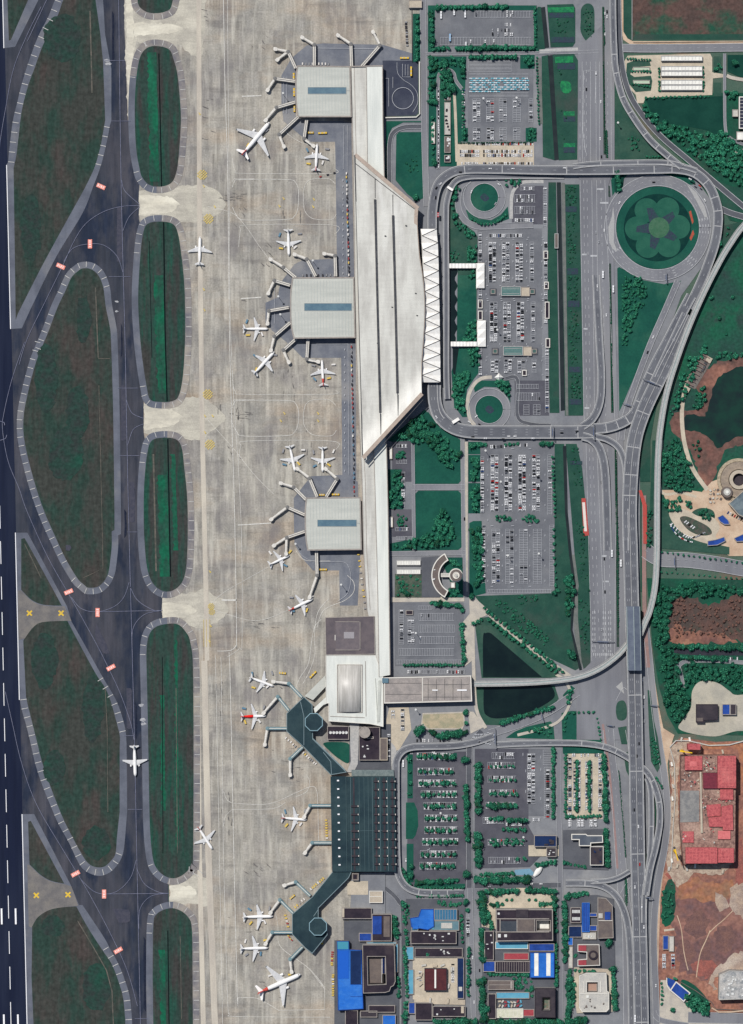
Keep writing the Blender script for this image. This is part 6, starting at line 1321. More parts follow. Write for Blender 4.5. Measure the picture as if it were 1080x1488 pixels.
def box_mb(l, w, h):
    b = MB(False); b.add([(-l/2, -w/2, .4), (l/2, -w/2, .4), (l/2, w/2, .4), (-l/2, w/2, .4), (-l/2, -w/2, h), (l/2, -w/2, h), (l/2, w/2, h), (-l/2, w/2, h)], [(0, 1, 5, 4), (1, 2, 6, 5), (2, 3, 7, 6), (3, 0, 4, 7), (4, 5, 6, 7)])
    for sx in (-.3, .3):
        for sy in (-1, 1): b.tube((sx*l, sy*w*.4, .25), (sx*l, sy*w*.5, .25), .25, .25, 6, 1)
    b.add([(l/2, -.08, .45), (l/2 + .8, -.08, .45), (l/2 + .8, .08, .45), (l/2, .08, .45)], [(0, 1, 2, 3)], 1); return b
cart = [box_mb(3.4, 1.8, 2.0).mesh('baggage_cart_' + n, [m, M_tyre]) for n, m in zip(CN, M_cart)]
def cartrow(x0, y0, x1, y1, n, a, cols, where):
    k = {}
    for i in range(n):
        c = rc.choice(cols); f = i / max(n - 1, 1); j = k.get(c, 0); k[c] = j + 1
        place(cart[c], 'baggage_cart', x0 + (x1-x0) * f + rc.uniform(-.3, .3), y0 + (y1-y0) * f + rc.uniform(-.4, .4), a + rc.uniform(-.1, .1), f'{ordn(j)} {CN[c]} baggage cart from the {"north" if abs(y1-y0) > abs(x1-x0) else "west"}, {where}', 'baggage cart', 'baggage carts by the terminals')
cartrow(503.5, 252, 507, 400, 26, PI/2, (0, 0, 1, 1, 2, 3, 4), 'row along the concourse above the middle pier')
cartrow(510.5, 504, 515, 728, 34, PI/2, (0, 0, 1, 2, 3, 3, 4, 5), 'row along the concourse below the middle pier')
cartrow(416, 1072, 433, 1088, 6, .8, (5, 1, 1), 'slanted row below the octagon pier')
cartrow(441, 1094, 459, 1110, 8, .8, (5, 1, 4), 'slanted row beside the octagon pier\'s lower wing')
cartrow(474, 1192, 475, 1218, 8, 0, (4, 1, 4), 'row at the old terminal\'s west wall')
cartrow(452, 1292, 470, 1276, 8, -.8, (4, 1, 4), 'diagonal row above the south-west pier')
cartrow(429, 1318, 442, 1306, 5, -.8, (4, 1, 5), 'diagonal row beside the south-west pier')
cartrow(415, 1330, 419, 1346, 5, 0, (4, 0, 1), 'cluster between the south-west pier\'s jet bridges')
cartrow(419, 1360, 424, 1366, 4, -.8, (4, 0, 4), 'short row below the south-west pier\'s lower jet bridge')
cartrow(483, 1383, 482, 1402, 7, 0, (4, 4, 0), 'upper row beside the blue hangar')
cartrow(484, 1416, 484, 1446, 10, 0, (4, 4, 1), 'lower row beside the blue hangar')
cartrow(440, 93, 478, 93, 9, PI/2, (1, 5, 1), 'row at the north pier\'s north wall')
cartrow(440, 400, 486, 400, 9, PI/2, (3, 5, 1), 'row at the middle pier\'s north wall')
cartrow(521, 806, 531, 884, 10, 0, (5, 1, 4), 'column in the concourse\'s southern yard')
cartrow(590, 32, 592, 66, 12, 0, (5, 3, 5), 'grey column at the apron\'s north-east fence')
cartrow(486, 251, 466, 257, 3, .3, (3, 0), 'loose ones below the north pier airliner')

trk = [box_mb(6, 2.4, 3).mesh('service_truck_' + n, [m, M_tyre]) for n, m in (('white', M_cart[1]), ('yellow', M_cart[4]), ('blue', M_cart[2]), ('grey', M_cart[5]))]
for x, y, ph in ((372, 202, 'large airliner by the north pier'), (460, 229, 'small airliner below the north pier'), (420, 352, 'nose-south airliner above the middle pier'), (372, 478, 'nose-east airliner by the middle pier'), (384, 528, 'diagonal airliner'), (469, 542, 'red-tailed airliner below the middle pier'), (425, 666, 'tilted airliner facing the south pier'), (469, 668, 'due-south airliner facing the south pier'), (406, 814, 'airliner under the forked bridge'), (437, 879, 'airliner at the longest bridge'), (380, 990, 'octagon pier tip airliner'), (368, 1040, 'half red airliner'), (428, 1190, 'airliner at the old terminal wall'), (376, 1332, 'upper west stand airliner'), (370, 1378, 'lower west stand airliner'), (406, 1428, 'large airliner at the south end')):
    for j in range(4):
        a = rc.uniform(0, 6.28); k = (j + int(x)) % 4; d = 13 + 3 * j
        px, py = x + d * math.cos(.8 + j * 1.57), y + d * math.sin(.8 + j * 1.57) * .8
        place(trk[k], 'service_truck', px, py, a, f'{("white", "yellow", "blue", "grey")[k]} service truck {("south-east", "south-west", "north-west", "north-east")[j]} of the {ph}', 'truck', 'service trucks round the airliners')
M_leaf = mat('leaf_dark', (26, 76, 60), (32, 90, 70), scale=.5, fine=.25, fscale=2.0, rnd=.28)
M_leafl = mat('leaf_light', (50, 118, 90), (66, 134, 100), scale=.5, fine=.25, fscale=2.0, rnd=.28)
M_leafb = mat('leaf_olive', (36, 72, 50), (48, 84, 60), scale=.5, fine=.25, fscale=2.0, rnd=.28)
M_bark = mat('bark', (74, 62, 52), fine=.2)
def crown_mb(seed, n=120, size=.30):
    """unit crown: core clumps and many leaf-clump faces through an uneven volume, base at z=0"""
    r = random.Random(seed); b = MB(False)
    lobes = [(r.uniform(-.42, .42), r.uniform(-.42, .42), r.uniform(.55, 1.0), r.uniform(.42, .62)) for _ in range(6)] + [(0, 0, .8, .7)]
    for lx, ly, lz, lr in lobes:                                  # inner clumps
        vs = []; k = 7; q = lr * .78
        for j in range(1, 4):
            for i in range(k):
                a = 2*PI*i/k + j; th = PI*j/4; rr = q * r.uniform(.8, 1.15); vs.append((lx + rr*math.sin(th)*math.cos(a), ly + rr*math.sin(th)*math.sin(a), lz + rr*math.cos(th)*.85))
        fs = [(j*k+i, (j+1)*k+i, (j+1)*k+(i+1) % k, j*k+(i+1) % k) for j in range(2) for i in range(k)] + [tuple(range(k))]
        b.add(vs, fs, 0)
    for _ in range(n):
        lx, ly, lz, lr = r.choice(lobes); u = r.uniform(-.35, 1); a = r.uniform(0, 2*PI); s = math.sqrt(1 - u*u); q = lr * r.uniform(.8, 1.12)
        c = Vector((lx + q*s*math.cos(a), ly + q*s*math.sin(a), lz + q*u*.85)); d = Vector((s*math.cos(a) + r.uniform(-.6, .6), s*math.sin(a) + r.uniform(-.6, .6), u + r.uniform(-.3, .8))).normalized()
        e = d.orthogonal().normalized(); f = d.cross(e); w = size * r.uniform(.5, 1.15); t = r.uniform(0, 6.3); ct, st = math.cos(t), math.sin(t); e, f = e*ct + f*st, f*ct - e*st
        b.add([tuple(c + e*w*.6), tuple(c + f*w*.45), tuple(c - e*w*.55), tuple(c - f*w*.5)], [(0, 1, 2, 3)], 0 if r.random() < .5 else 1)
    return b
CR = [crown_mb(k) for k in range(5)]; CS = [crown_mb(20 + k, 46, .42) for k in range(4)]
CRM = [c.mesh('crown', [M_leaf, M_leafl] if k != 2 else [M_leaf, M_leafb]) for k, c in enumerate(CR)]
tb = MB(False)
def tnk(p, q, a, c): tb.tube(p, q, a, c, 6)
tnk((0, 0, 0), (.03, .02, .55), .09, .06); tnk((.03, .02, .5), (.35, .1, .95), .045, .02); tnk((.03, .02, .5), (-.25, .22, .98), .045, .02); tnk((.03, .02, .52), (-.02, -.3, 1.0), .04, .02)
TRM = tb.mesh('trunk', M_bark)
TREES = []          # (x, y, r, where, axis)
rv = random.Random(77)
def trow(where, x0, y0, x1, y1, step, r, jit=.12):
    L = math.hypot(x1-x0, y1-y0); n = max(1, int(L / step) + 1)
    for i in range(n):
        f = i / max(n-1, 1); TREES.append((x0 + (x1-x0)*f + rv.uniform(-1, 1)*step*jit, y0 + (y1-y0)*f + rv.uniform(-1, 1)*step*jit, r * rv.uniform(.85, 1.35), where))
def tfill(where, poly, step, r, keep=1.0):
    xs = [p[0] for p in poly]; ys = [p[1] for p in poly]; y = min(ys) + step * .3; k = 0
    while y < max(ys):
        x = min(xs) + (step * .5 if k % 2 else 0)
        while x < max(xs):
            q = (x + rv.uniform(-.35, .35)*step, y + rv.uniform(-.35, .35)*step)
            if inside(q, poly) and rv.random() < keep: TREES.append((q[0], q[1], r * rv.uniform(.6, 1.4), where))
            x += step
        y += step * .87; k += 1
NP = 'coach park'
trow('strip along the apron fence', 606, 26, 606, 86, 6.5, 4.2); trow(f'row on the {NP} north side', 636, 11, 735, 10, 6, 4.3); trow(f'column on the {NP} west side', 627, 17, 627, 66, 6.5, 4.5); trow(f'short row at the {NP} south-west', 630, 72, 652, 71, 6, 4.4); trow(f'row on the {NP} south side', 665, 71, 735, 69, 6, 4.5); trow(f'row at the {NP} south-east', 743, 70, 776, 70, 5.5, 4); trow(f'hedge column on the {NP} east side', 777, 12, 778, 66, 4, 2.6)
for x, y, r in ((764, 88, 5), (771, 87, 5), (768, 93, 5), (767, 84, 4.5), (773, 93, 4)): TREES.append((x, y, r, 'round clump at the taxi lot corner'))
trow('row north of the taxi ranks', 684, 84, 748, 83, 5, 4.2); tfill('grove north-west of the taxi lot', [(624, 84), (675, 84), (675, 97), (642, 98), (634, 108), (632, 150), (624, 150)], 7, 4.6); tfill('grove inside the taxi queue loop', [(641, 105), (652, 104), (659, 112), (661, 136), (650, 141), (640, 138)], 6.5, 4.8)
trow('column beside the taxi queue lane', 628, 172, 629, 232, 8, 3); trow('pair by the verge west of the taxis', 672, 98, 673, 112, 6, 4.2); trow('corner clump west of the tan lot', 674, 190, 675, 202, 5, 4); tfill('clump at the tan lot corner', rect(764, 188, 780, 204), 6, 4.5); TREES.append((632, 238, 5.5, 'corner beside the loop road'))
TREES.append((604, 287, 6, 'tip of the lawn beside the concourse')); trow('column on the lot east verge', 780, 84, 783, 180, 4.5, 1.9); trow('verge below the taxi lot', 673, 130, 674, 185, 5, 2.2)
tfill('curved belt west of the north roundabout', [(655, 288), (661, 270), (668, 275), (661, 300), (668, 322), (690, 338), (692, 347), (678, 346), (660, 326)], 5.5, 3.4)
for q in resample(smooth([(686, 318), (702, 326), (722, 322), (738, 310)]), 5): TREES.append((q[0], q[1], 3, 'arc below the north roundabout'))
tfill('clump north-east of the north roundabout', [(728, 262), (762, 261), (748, 270), (735, 274)], 5.5, 3.8)
tfill('edge of the lawn by the footbridge', [(680, 358), (692, 352), (692, 381), (676, 379)], 6, 3.6); tfill('sunny lawn below the footbridge', [(681, 394), (692, 394), (692, 410), (684, 408)], 5.5, 3.2); tfill('lawn above the lower footbridge', [(682, 468), (692, 464), (692, 495), (674, 494)], 5.5, 3.8)
tfill('lawn below the lower footbridge', [(682, 507), (697, 507), (697, 530), (686, 534)], 6, 3.9); tfill('belt beside the south roundabout', [(660, 545), (684, 538), (680, 558), (672, 576), (676, 602), (666, 600), (657, 574)], 6, 4.2); tfill('clump above the south roundabout', [(716, 552), (740, 555), (741, 580), (733, 570), (722, 560)], 6, 4)
tfill('dark thicket by the sunken pool', [(654, 358), (668, 362), (666, 384), (654, 384)], 4.5, 2.4, .7)
tfill('grove south-east of the departure hall', [(578, 636), (600, 610), (618, 602), (632, 622), (655, 643), (666, 662), (655, 678), (640, 670), (628, 652), (612, 644), (602, 642)], 7, 4.9); TREES.append((668, 660, 6, 'dark tree at the lawn edge'))
tfill('strip beside the narrow concourse', rect(566, 684, 584, 738), 7, 4.1); tfill('island of the small loop lot', rect(576, 654, 592, 668), 5.5, 3.4); tfill('lower island of the loop lots', rect(577, 748, 592, 764), 5, 2.6)
tfill('grove on the lower square lawn', [(568, 792), (608, 783), (624, 772), (638, 744), (646, 742), (657, 756), (663, 778), (655, 792), (620, 796), (608, 800), (570, 800)], 7.2, 4.6)
tfill('upper strip west of the canal lot', rect(684, 665, 697, 699), 6.5, 4.2); tfill('middle strip west of the canal lot', rect(684, 704, 697, 745), 6.5, 4.2); tfill('lower strip west of the canal lot', [(684, 764), (700, 762), (702, 848), (690, 850)], 7, 4.4); trow('shade under the elevated road', 684, 648, 705, 646, 5, 4); trow('hedge below the elevated road', 735, 646, 752, 645, 4.5, 3); trow('east corner below the elevated road', 788, 644, 802, 645, 5, 4.4)
tfill('left island of the canal lot', rect(719, 750, 744, 759), 5, 3.3); tfill('right island of the canal lot', rect(758, 750, 784, 759), 5, 3.3); trow('column east of the canal lot', 803, 665, 806, 750, 6, 2.7); trow('lower column east of the canal lot', 804, 770, 807, 850, 9, 2.6)
tfill('canal bank by the road bend', [(820, 838), (832, 836), (835, 850), (831, 898), (823, 892)], 6.5, 4.4); TREES += [(832, 952, 8, 'large tree at the canal\'s lower end'), (826, 946, 4, 'beside the large tree at the canal'), (806, 861, 4.5, 'corner of the long canal lot'), (811, 858, 4, 'corner of the long canal lot')]
trow('outer row along the pond path', 704, 884, 818, 976, 7, 3.6); trow('inner row along the pond path', 710, 900, 808, 976, 7.5, 3.9); trow('south bank of the pond', 728, 1050, 803, 1027, 5.5, 4.2); tfill('small triangle by the pond', [(818, 1010), (830, 998), (836, 1008), (824, 1022)], 6, 3.8); tfill('triangle above the ramp', [(764, 1060), (800, 1050), (804, 1070), (780, 1072)], 6, 3.4, .6); trow('pond corner by the paved plaza', 688, 905, 700, 900, 5, 3.2)
tfill('scrub by the control tower', [(575, 838), (612, 836), (612, 866), (578, 866)], 5, 2.4, .7); TREES += [(590, 861, 7, 'large tree in the control tower compound'), (584, 858, 5, 'control tower compound corner')]; trow('row above the half-empty lot', 628, 876, 668, 880, 5.5, 4.8); TREES += [(672, 886, 5, 'end of the row above the half-empty lot'), (686, 866, 5.5, 'apex of the pond path')]
trow('column east of the half-empty lot', 671, 908, 674, 960, 5.2, 4.2); trow('hedge below the half-empty lot', 588, 966, 672, 966, 4, 2.5); tfill('garden inside the crescent block', [(652, 814), (672, 812), (673, 826), (660, 822)], 6, 3.6); tfill('garden foot of the crescent block', [(650, 856), (668, 852), (668, 864), (652, 866)], 6, 3.8)
TREES += [(609, 1062, 10.5, 'biggest round tree west of the dry garden'), (629, 1064, 7.5, 'left of the row below the dry garden'), (676, 1034, 5.5, 'right tip of the dry garden'), (677, 1050, 4, 'edge of the dry garden')]; trow('row below the dry garden', 637, 1069, 676, 1064, 6.5, 6.4)
for i, (y, x0, x1) in enumerate(FROWS): trow(f'{ordn(i)} row of the tree-lined south-west lot', x0 + 3, y, x1 - 4, y, 7, 3.9 if i else 4.4, .06)
trow('west lawn of the tree-lined lot', 595, 1104, 595, 1152, 15, 3.8); TREES += [(597, 1258, 5.5, 'foot of the lawn by the old driveway'), (597, 1272, 6, 'foot of the lawn by the old driveway'), (675, 1104, 7.5, 'north-east corner of the tree-lined lot'), (677, 1270, 7.5, 'south-east corner of the tree-lined lot')]; trow('row south of the tree-lined lot', 606, 1282, 664, 1279, 5.5, 4.6)
trow('column between the two southern lots', 677, 1142, 679, 1220, 5.5, 5.2); trow('west column of the south-middle lot', 694, 1112, 695, 1176, 6.5, 6.4); trow('lower west column of the south-middle lot', 694, 1214, 695, 1256, 6.5, 7)
for y, x0, x1, r in ((1113, 714, 746, 2.4), (1133, 712, 748, 3.0), (1153, 714, 750, 3.6), (1170, 708, 748, 4.8), (1189, 712, 730, 4.5), (1191, 738, 763, 4.8), (1205, 732, 762, 3.6), (1248, 752, 762, 4)): trow(f'tree row at the {y - 1100} mark of the south-middle lot'.replace(f' at the {y-1100} mark', ' ' + {13: 'topmost', 33: 'second', 53: 'third', 70: 'thick fourth', 89: 'left lower', 91: 'right lower', 105: 'thin', 148: 'last'}[y - 1100]), x0, y, x1, y, 5.5, r)
tfill('thick middle bed of the south-middle lot', rect(710, 1219, 762, 1230), 5.5, 3.6); trow('column along the canal street', 804, 1088, 804, 1186, 4.6, 3.6); trow('west column of the tan lot', 822, 1096, 822, 1188, 4.5, 2.8); trow('first inner column of the tan lot', 838, 1106, 838, 1178, 4.5, 3.3); trow('second inner column of the tan lot', 856, 1106, 856, 1178, 4.5, 3.3); trow('thick east column of the tan lot', 877, 1098, 880, 1190, 4.8, 5); trow('row south of the tan lot', 826, 1187, 872, 1185, 4.5, 3)
trow('top edge of the green square', 827, 1036, 862, 1035, 6, 2.3); trow('right edge of the green square', 868, 1044, 874, 1080, 6, 2.2); trow('left edge of the green square', 822, 1042, 819, 1062, 6, 2.2)
trow('thick hedge north of the office block', 692, 1278, 768, 1277, 5, 6.2); trow('cluster by the shell gate', 782, 1256, 806, 1252, 5.5, 4.2); trow('west column of the office block', 699, 1300, 703, 1338, 6, 7.2); trow('row above the tan forecourt', 708, 1295, 750, 1293, 5.5, 5.6); trow('right row above the tan forecourt', 765, 1293, 806, 1294, 5.5, 5.4); trow('east column of the office block', 805, 1304, 806, 1352, 6, 5.4); trow('forecourt trees', 716, 1314, 730, 1314, 5, 4.2); trow('right forecourt trees', 785, 1313, 800, 1313, 5, 4.2)
for x in (736, 744, 769, 778): TREES.append((x, 1307.5, 3.2, 'round trees on the tan forecourt'))
trow('column by the cyan shed', 699, 1352, 702, 1392, 6, 6); trow('lower street column', 699, 1424, 703, 1480, 6, 7.2); trow('bottom row of the old town', 632, 1484, 690, 1483, 6, 6.2); trow('bottom right row of the old town', 712, 1485, 812, 1484, 6, 6.2); trow('column beside the ring building', 573, 1332, 576, 1360, 5.5, 6); TREES += [(587, 1312, 6.5, 'street corner below the driveway'), (676, 1310, 5.5, 'street corner by the works'), (679, 1322, 4.5, 'street by the works'), (620, 1387, 4.5, 'yard above the maroon roof'), (712, 1354, 4, 'side of the office block'), (884, 1368, 8, 'beside the red-roofed block'), (836, 1388, 4, 'court of the red-roofed block')]
trow('row beside the cyan sheds', 588, 1378, 592, 1446, 6, 3.8); trow('lower row beside the cyan sheds', 590, 1456, 588, 1484, 6, 4.4); trow('thin column east of the sandy yard', 681, 1378, 680, 1445, 5.5, 3.4); trow('hedge above the works', 606, 1302, 672, 1301, 4.2, 2.8); tfill('green strip above the works', [(634, 1308), (670, 1312), (668, 1318), (640, 1318)], 5.5, 3.2); trow('row below the dark long roof', 712, 1415, 768, 1416, 5, 3.6); tfill('clump beside the dark square', rect(762, 1420, 776, 1450), 6, 3.6, .8)
trow('row above the blue-roofed office', 822, 1302, 852, 1297, 5, 4.8); trow('west column of the blue-roofed office', 820, 1310, 821, 1396, 5.5, 5); trow('west column of the white block', 828, 1412, 826, 1474, 5.5, 6); trow('inner column of the white block', 833, 1430, 832, 1460, 6, 4.5); trow('east column of the white block', 890, 1408, 894, 1466, 5.5, 5.4); trow('bottom row by the white block', 824, 1484, 850, 1482, 5.5, 6.2); trow('top row of the white block', 836, 1410, 862, 1411, 6, 3.4)
tfill('dark grove south of the roundabout', [(902, 402), (926, 400), (940, 414), (936, 440), (926, 462), (916, 480), (910, 506), (903, 502), (904, 450)], 5, 2.8, .85); trow('clump at the roundabout\'s north-west', 896, 252, 900, 276, 5, 4.4)
trow('north pavement of the east road', 962, 802, 1078, 818, 7.6, 1.9, .03); trow('south pavement of the east road', 961, 831, 1078, 841, 7.6, 1.9, .03)
trow('row above the dark yard', 980, 939, 1078, 941, 6.5, 5.2); trow('row below the dark yard', 984, 955, 1055, 957, 6, 4.6); tfill('thicket below the blue canopy', [(994, 1444), (1010, 1450), (1028, 1462), (1026, 1472), (1008, 1468), (992, 1452)], 6, 4.2); trow('plaza edge west of the blue canopy', 961, 1428, 962, 1458, 6, 2.6); TREES += [(977, 1467, 5, 'plaza below the blue canopy'), (971, 1423, 4, 'beside the blue canopy'), (981, 1422, 4, 'above the blue canopy')]
tfill('dark scrub along the building site', [(962, 1300), (974, 1278), (980, 1300), (974, 1338), (962, 1340)], 5.5, 2.6, .8); trow('row by the north compound', 912, 86, 944, 87, 4, 2.2); trow('row below the north compound', 938, 143, 1030, 140, 6, 2.4)
for x0, y0, x1, y1 in ((958, 100, 958, 112), (1022, 98, 1022, 112), (958, 119, 958, 132), (1022, 119, 1022, 132), (918, 104, 944, 104), (920, 122, 944, 126)): trow('low planting of the north compound', x0, y0, x1, y1, 4, 2.2)
tfill('north triangle lawn', [(910, 200), (926, 196), (932, 220), (915, 216)], 5, 2.2, .7); trow('edge of the triangle lawn', 940, 228, 964, 228, 4, 2); tfill('narrow planting beside the expressway', [(944, 1072), (953, 1070), (958, 1108), (948, 1112)], 4, 2.2); trow('planted edge east of the ramp', 954, 1130, 962, 1145, 4, 2)
tfill('east pocket lawn', [(1048, 328), (1060, 328), (1056, 345), (1048, 345)], 5, 2.4, .5); tfill('verge by the upper right road', [(1042, 190), (1056, 196), (1070, 206), (1060, 212), (1040, 200)], 6, 4); tfill('corner by the dark roof', rect(1055, 134, 1070, 146), 6, 4.4); tfill('planted bed right of the yard', rect(1038, 92, 1048, 106), 5, 3); TREES += [(1068, 92, 6, 'dark lawn by the right edge'), (866, 246, 3, 'under the loop road')]
SHR = []
def sfill(where, poly, step, r, keep=.8):
    global TREES
    n = len(TREES); tfill(where, poly, step, r, keep); SHR.extend(TREES[n:]); TREES = TREES[:n]
for y0, y1, x in ((270, 298, 822), (310, 388, 823), (401, 436, 825), (448, 530, 826), (543, 578, 828)): sfill('avenue-side bed, ' + {270: 'top', 310: 'second', 401: 'third', 448: 'fourth', 543: 'last'}[y0] + ' stretch', [(x, y0), (x + 14, y0), (x + 16, y1), (x + 2, y1)], 4.6, 1.7, .75)
sfill('canal-side bed below the elevated road', [(828, 650), (842, 650), (846, 705), (832, 705)], 5, 1.7, .7); sfill('canal-side bed beside the red lay-by', [(838, 760), (848, 760), (856, 860), (840, 830)], 5.5, 1.8, .6); sfill('canal-side bed near the arrows', [(840, 870), (856, 870), (856, 945), (844, 940)], 6, 1.8, .55)
sfill('small island at the top of the avenue', [(847, 12), (861, 12), (862, 60), (848, 46)], 4.5, 1.5, .7); sfill('square garden north of the canal bridge', rect(806, 28, 828, 50), 5, 1.6, .5); sfill('long garden beside the canal', [(812, 102), (820, 102), (824, 205), (816, 205)], 6, 1.6, .6); sfill('dark lawn beside the concourse', [(588, 232), (608, 224), (608, 250), (592, 252)], 4.5, 1.6, .6); sfill('grass triangle west of the ponds', [(712, 870), (736, 872), (772, 905), (800, 928), (792, 938), (752, 912)], 4.6, 2.2, .7); sfill('upper edge of the grass triangle', [(750, 866), (782, 864), (780, 874), (756, 878)], 4.6, 2.2, .8)
tfill('green strip behind the works', [(584, 1316), (596, 1316), (596, 1334), (588, 1346)], 5, 3); trow('lane left of the works', 589, 1352, 592, 1372, 5, 3.4); trow('lane right of the dark works', 671, 1330, 672, 1368, 6, 3); trow('south verge of the cross street', 700, 1270, 745, 1269, 5, 3.4); trow('verge right of the slate roof', 880, 1206, 883, 1256, 5, 4.6); trow('court above the tan yard', 820, 1254, 850, 1260, 5, 3); trow('garden left of the office block', 709, 1326, 714, 1346, 5, 4); trow('back lane of the blue hall', 806, 1372, 808, 1430, 6, 4.4); tfill('yard right of the grey gabled block', [(747, 1420), (760, 1420), (760, 1438), (748, 1438)], 5, 3.2); trow('verge along the outer driveway', 584, 1262, 598, 1290, 6, 3.6); trow('foot of the ring building', 578, 1420, 580, 1446, 6, 3.4); trow('row along the driveway foot', 608, 1290, 672, 1289.5, 4.4, 2.6)
TREES = [t for t in TREES if -30 < t[0] < 1110 and -30 < t[1] < 1520]
order = sorted(range(len(TREES)), key=lambda i: -TREES[i][2]); big = set(order[:296])
groups = {}
for i, t in enumerate(TREES):
    if i in big: groups.setdefault(t[3], []).append(t)
for wh, lst in groups.items():
    dx = max(t[0] for t in lst) - min(t[0] for t in lst); dy = max(t[1] for t in lst) - min(t[1] for t in lst)
    ax = dx > dy; lst.sort(key=lambda t: t[0] if ax else t[1])
    for i, (x, y, r, w_) in enumerate(lst):
        lab = (f"{'leafy' if r < 6 else 'broad'} green tree, {ordn(i)} from the {'west' if ax else 'north'}, {wh}" if len(lst) > 1 else f"{'leafy' if r < 6 else 'broad'} green tree, {wh}")
        t = thing('tree', x, y, lab, 'tree', 'trees of the landside', gz(x, y)); t.rotation_euler = (0, 0, rv.uniform(0, 6.28)); e_ = rv.uniform(.84, 1.2); t.scale = (r * e_, r / e_, r * rv.uniform(.9, 1.3))
        c = bpy.data.objects.new('crown', CRM[rv.randrange(5)]); COL.objects.link(c); c.parent = t
        c = bpy.data.objects.new('trunk', TRM); COL.objects.link(c); c.parent = t
def mass(name, lst, label, cat, mats=None, sq=1.0):
    mb = MB(False)
    for x, y, r in lst:
        q = CS[rv.randrange(4)]; a = rv.uniform(0, 6.28); ca, sa = math.cos(a) * r, math.sin(a) * r; o = len(mb.v); ox, oy, oz = x - CX, CY - y, gz(x, y); zz = r * sq * rv.uniform(.85, 1.3)
        for vx, vy, vz in q.v: mb.v.append((ox + vx*ca - vy*sa, oy + vx*sa + vy*ca, oz + vz*zz))
        for f, m in zip(q.f, q.m): mb.f.append([o + i for i in f]); mb.m.append(m)
    stuff(name, mb, mats or [M_leaf, M_leafl], label, cat)
mass('small_trees', [TREES[i][:3] for i in order[296:]], 'the many smaller green trees scattered over the landside plots', 'trees')
SHR = [s for s in SHR]; shown = SHR[:280]; SHM = CS[0].mesh('shrub', [M_leaf, M_leafb]); SHM2 = CS[1].mesh('shrub', [M_leaf, M_leafl])
gs = {}
for s in shown: gs.setdefault(s[3], []).append(s)
for wh, lst in gs.items():
    ax = (max(t[0] for t in lst) - min(t[0] for t in lst)) > (max(t[1] for t in lst) - min(t[1] for t in lst)); lst.sort(key=lambda t: t[0] if ax else t[1])
    for i, (x, y, r, w_) in enumerate(lst):
        o = place(SHM if i % 2 else SHM2, 'shrub', x, y, rv.uniform(0, 6.28), f"dark shrub, {ordn(i)} from the {'west' if ax else 'north'}, {wh}", 'shrub', 'shrubs in the planted beds'); o.scale = (r, r, r * .8)
if len(SHR) > 280: mass('small_shrubs', [s[:3] for s in SHR[280:]], 'remaining small dark shrubs dotted over the planted beds and grass triangle', 'shrubs', None, .8)
def hedge(pts, r, label):
    q = []
    for p in resample(pts, r * 1.5): q.append((p[0] + rv.uniform(-.3, .3), p[1], r * rv.uniform(.7, 1.1)))
    mb = MB(False)
    for x, y, rr in q:
        c = CS[rv.randrange(4)]; o = len(mb.v)
        for vx, vy, vz in c.v: mb.v.append((x - CX + vx*rr, CY - y + vy*rr, gz(x, y) + vz*rr*.8))
        for f, m in zip(c.f, c.m): mb.f.append([o + i for i in f]); mb.m.append(m)
    tag(mb.build('hedge', [M_leaf, M_leafb]), label, 'hedge', 'clipped hedges')
hedge([(876.5, 12), (878.5, 60), (878, 66)], 1.5, 'thin dark hedge between lanes at the avenue\'s top'); hedge([(877, 95), (879.5, 224)], 1.5, 'long thin dark hedge on the avenue north of the loop road'); hedge([(881, 190), (882.5, 230)], 1.7, 'short thick hedge beside the triangle lawn'); hedge([(886.5, 420), (888, 470)], 1.5, 'hedge left of the white bus side road'); hedge([(888, 500), (890, 598)], 1.6, 'hedge on the avenue beside the hooked ramp'); hedge([(894.5, 655), (896, 744), (898, 800), (898, 912)], 2.0, 'long dotted hedge between avenue and expressway'); hedge([(666, 208), (774, 207)], 1.6, 'dark hedge dividing taxi lot and tan car park'); hedge([(899, 1120), (905, 1190), (909, 1245)], 1.3, 'thin hedge west of the southern expressway'); hedge([(910, 1280), (911, 1312)], 2.0, 'short dotted hedge where the spur ramp meets the expressway')
def wood(poly, step, r, label, keep=1.0, m=None):
    global TREES
    n = len(TREES); tfill('', poly, step, r, keep); q = [t[:3] for t in TREES[n:]]; TREES = TREES[:n]; mass('woodland', q, label, 'woodland', m)
wood([(928, 150), (944, 156), (962, 178), (1000, 185), (1040, 198), (1062, 214), (1120, 220), (1120, 285), (1078, 272), (1040, 246), (1010, 226), (980, 205), (952, 186), (938, 172)], 6.5, 4.2, 'dense dark woodland beside the upper right curved road', .93)
wood([(946, 880), (960, 852), (1000, 846), (1130, 852), (1130, 862), (1010, 866), (984, 868), (974, 884), (970, 930), (984, 955), (988, 985), (1000, 1000), (1002, 1026), (990, 1044), (978, 1052), (966, 1020), (962, 975), (955, 940)], 7, 4.8, 'dense green woodland right of the station wrapping the brown clearing', .95)
wood([(992, 968), (1000, 964), (1130, 968), (1130, 1000), (1072, 1004), (1056, 994), (1030, 986), (1010, 988), (1000, 998)], 7, 4.6, 'dense green woodland above the stone yard', .95)
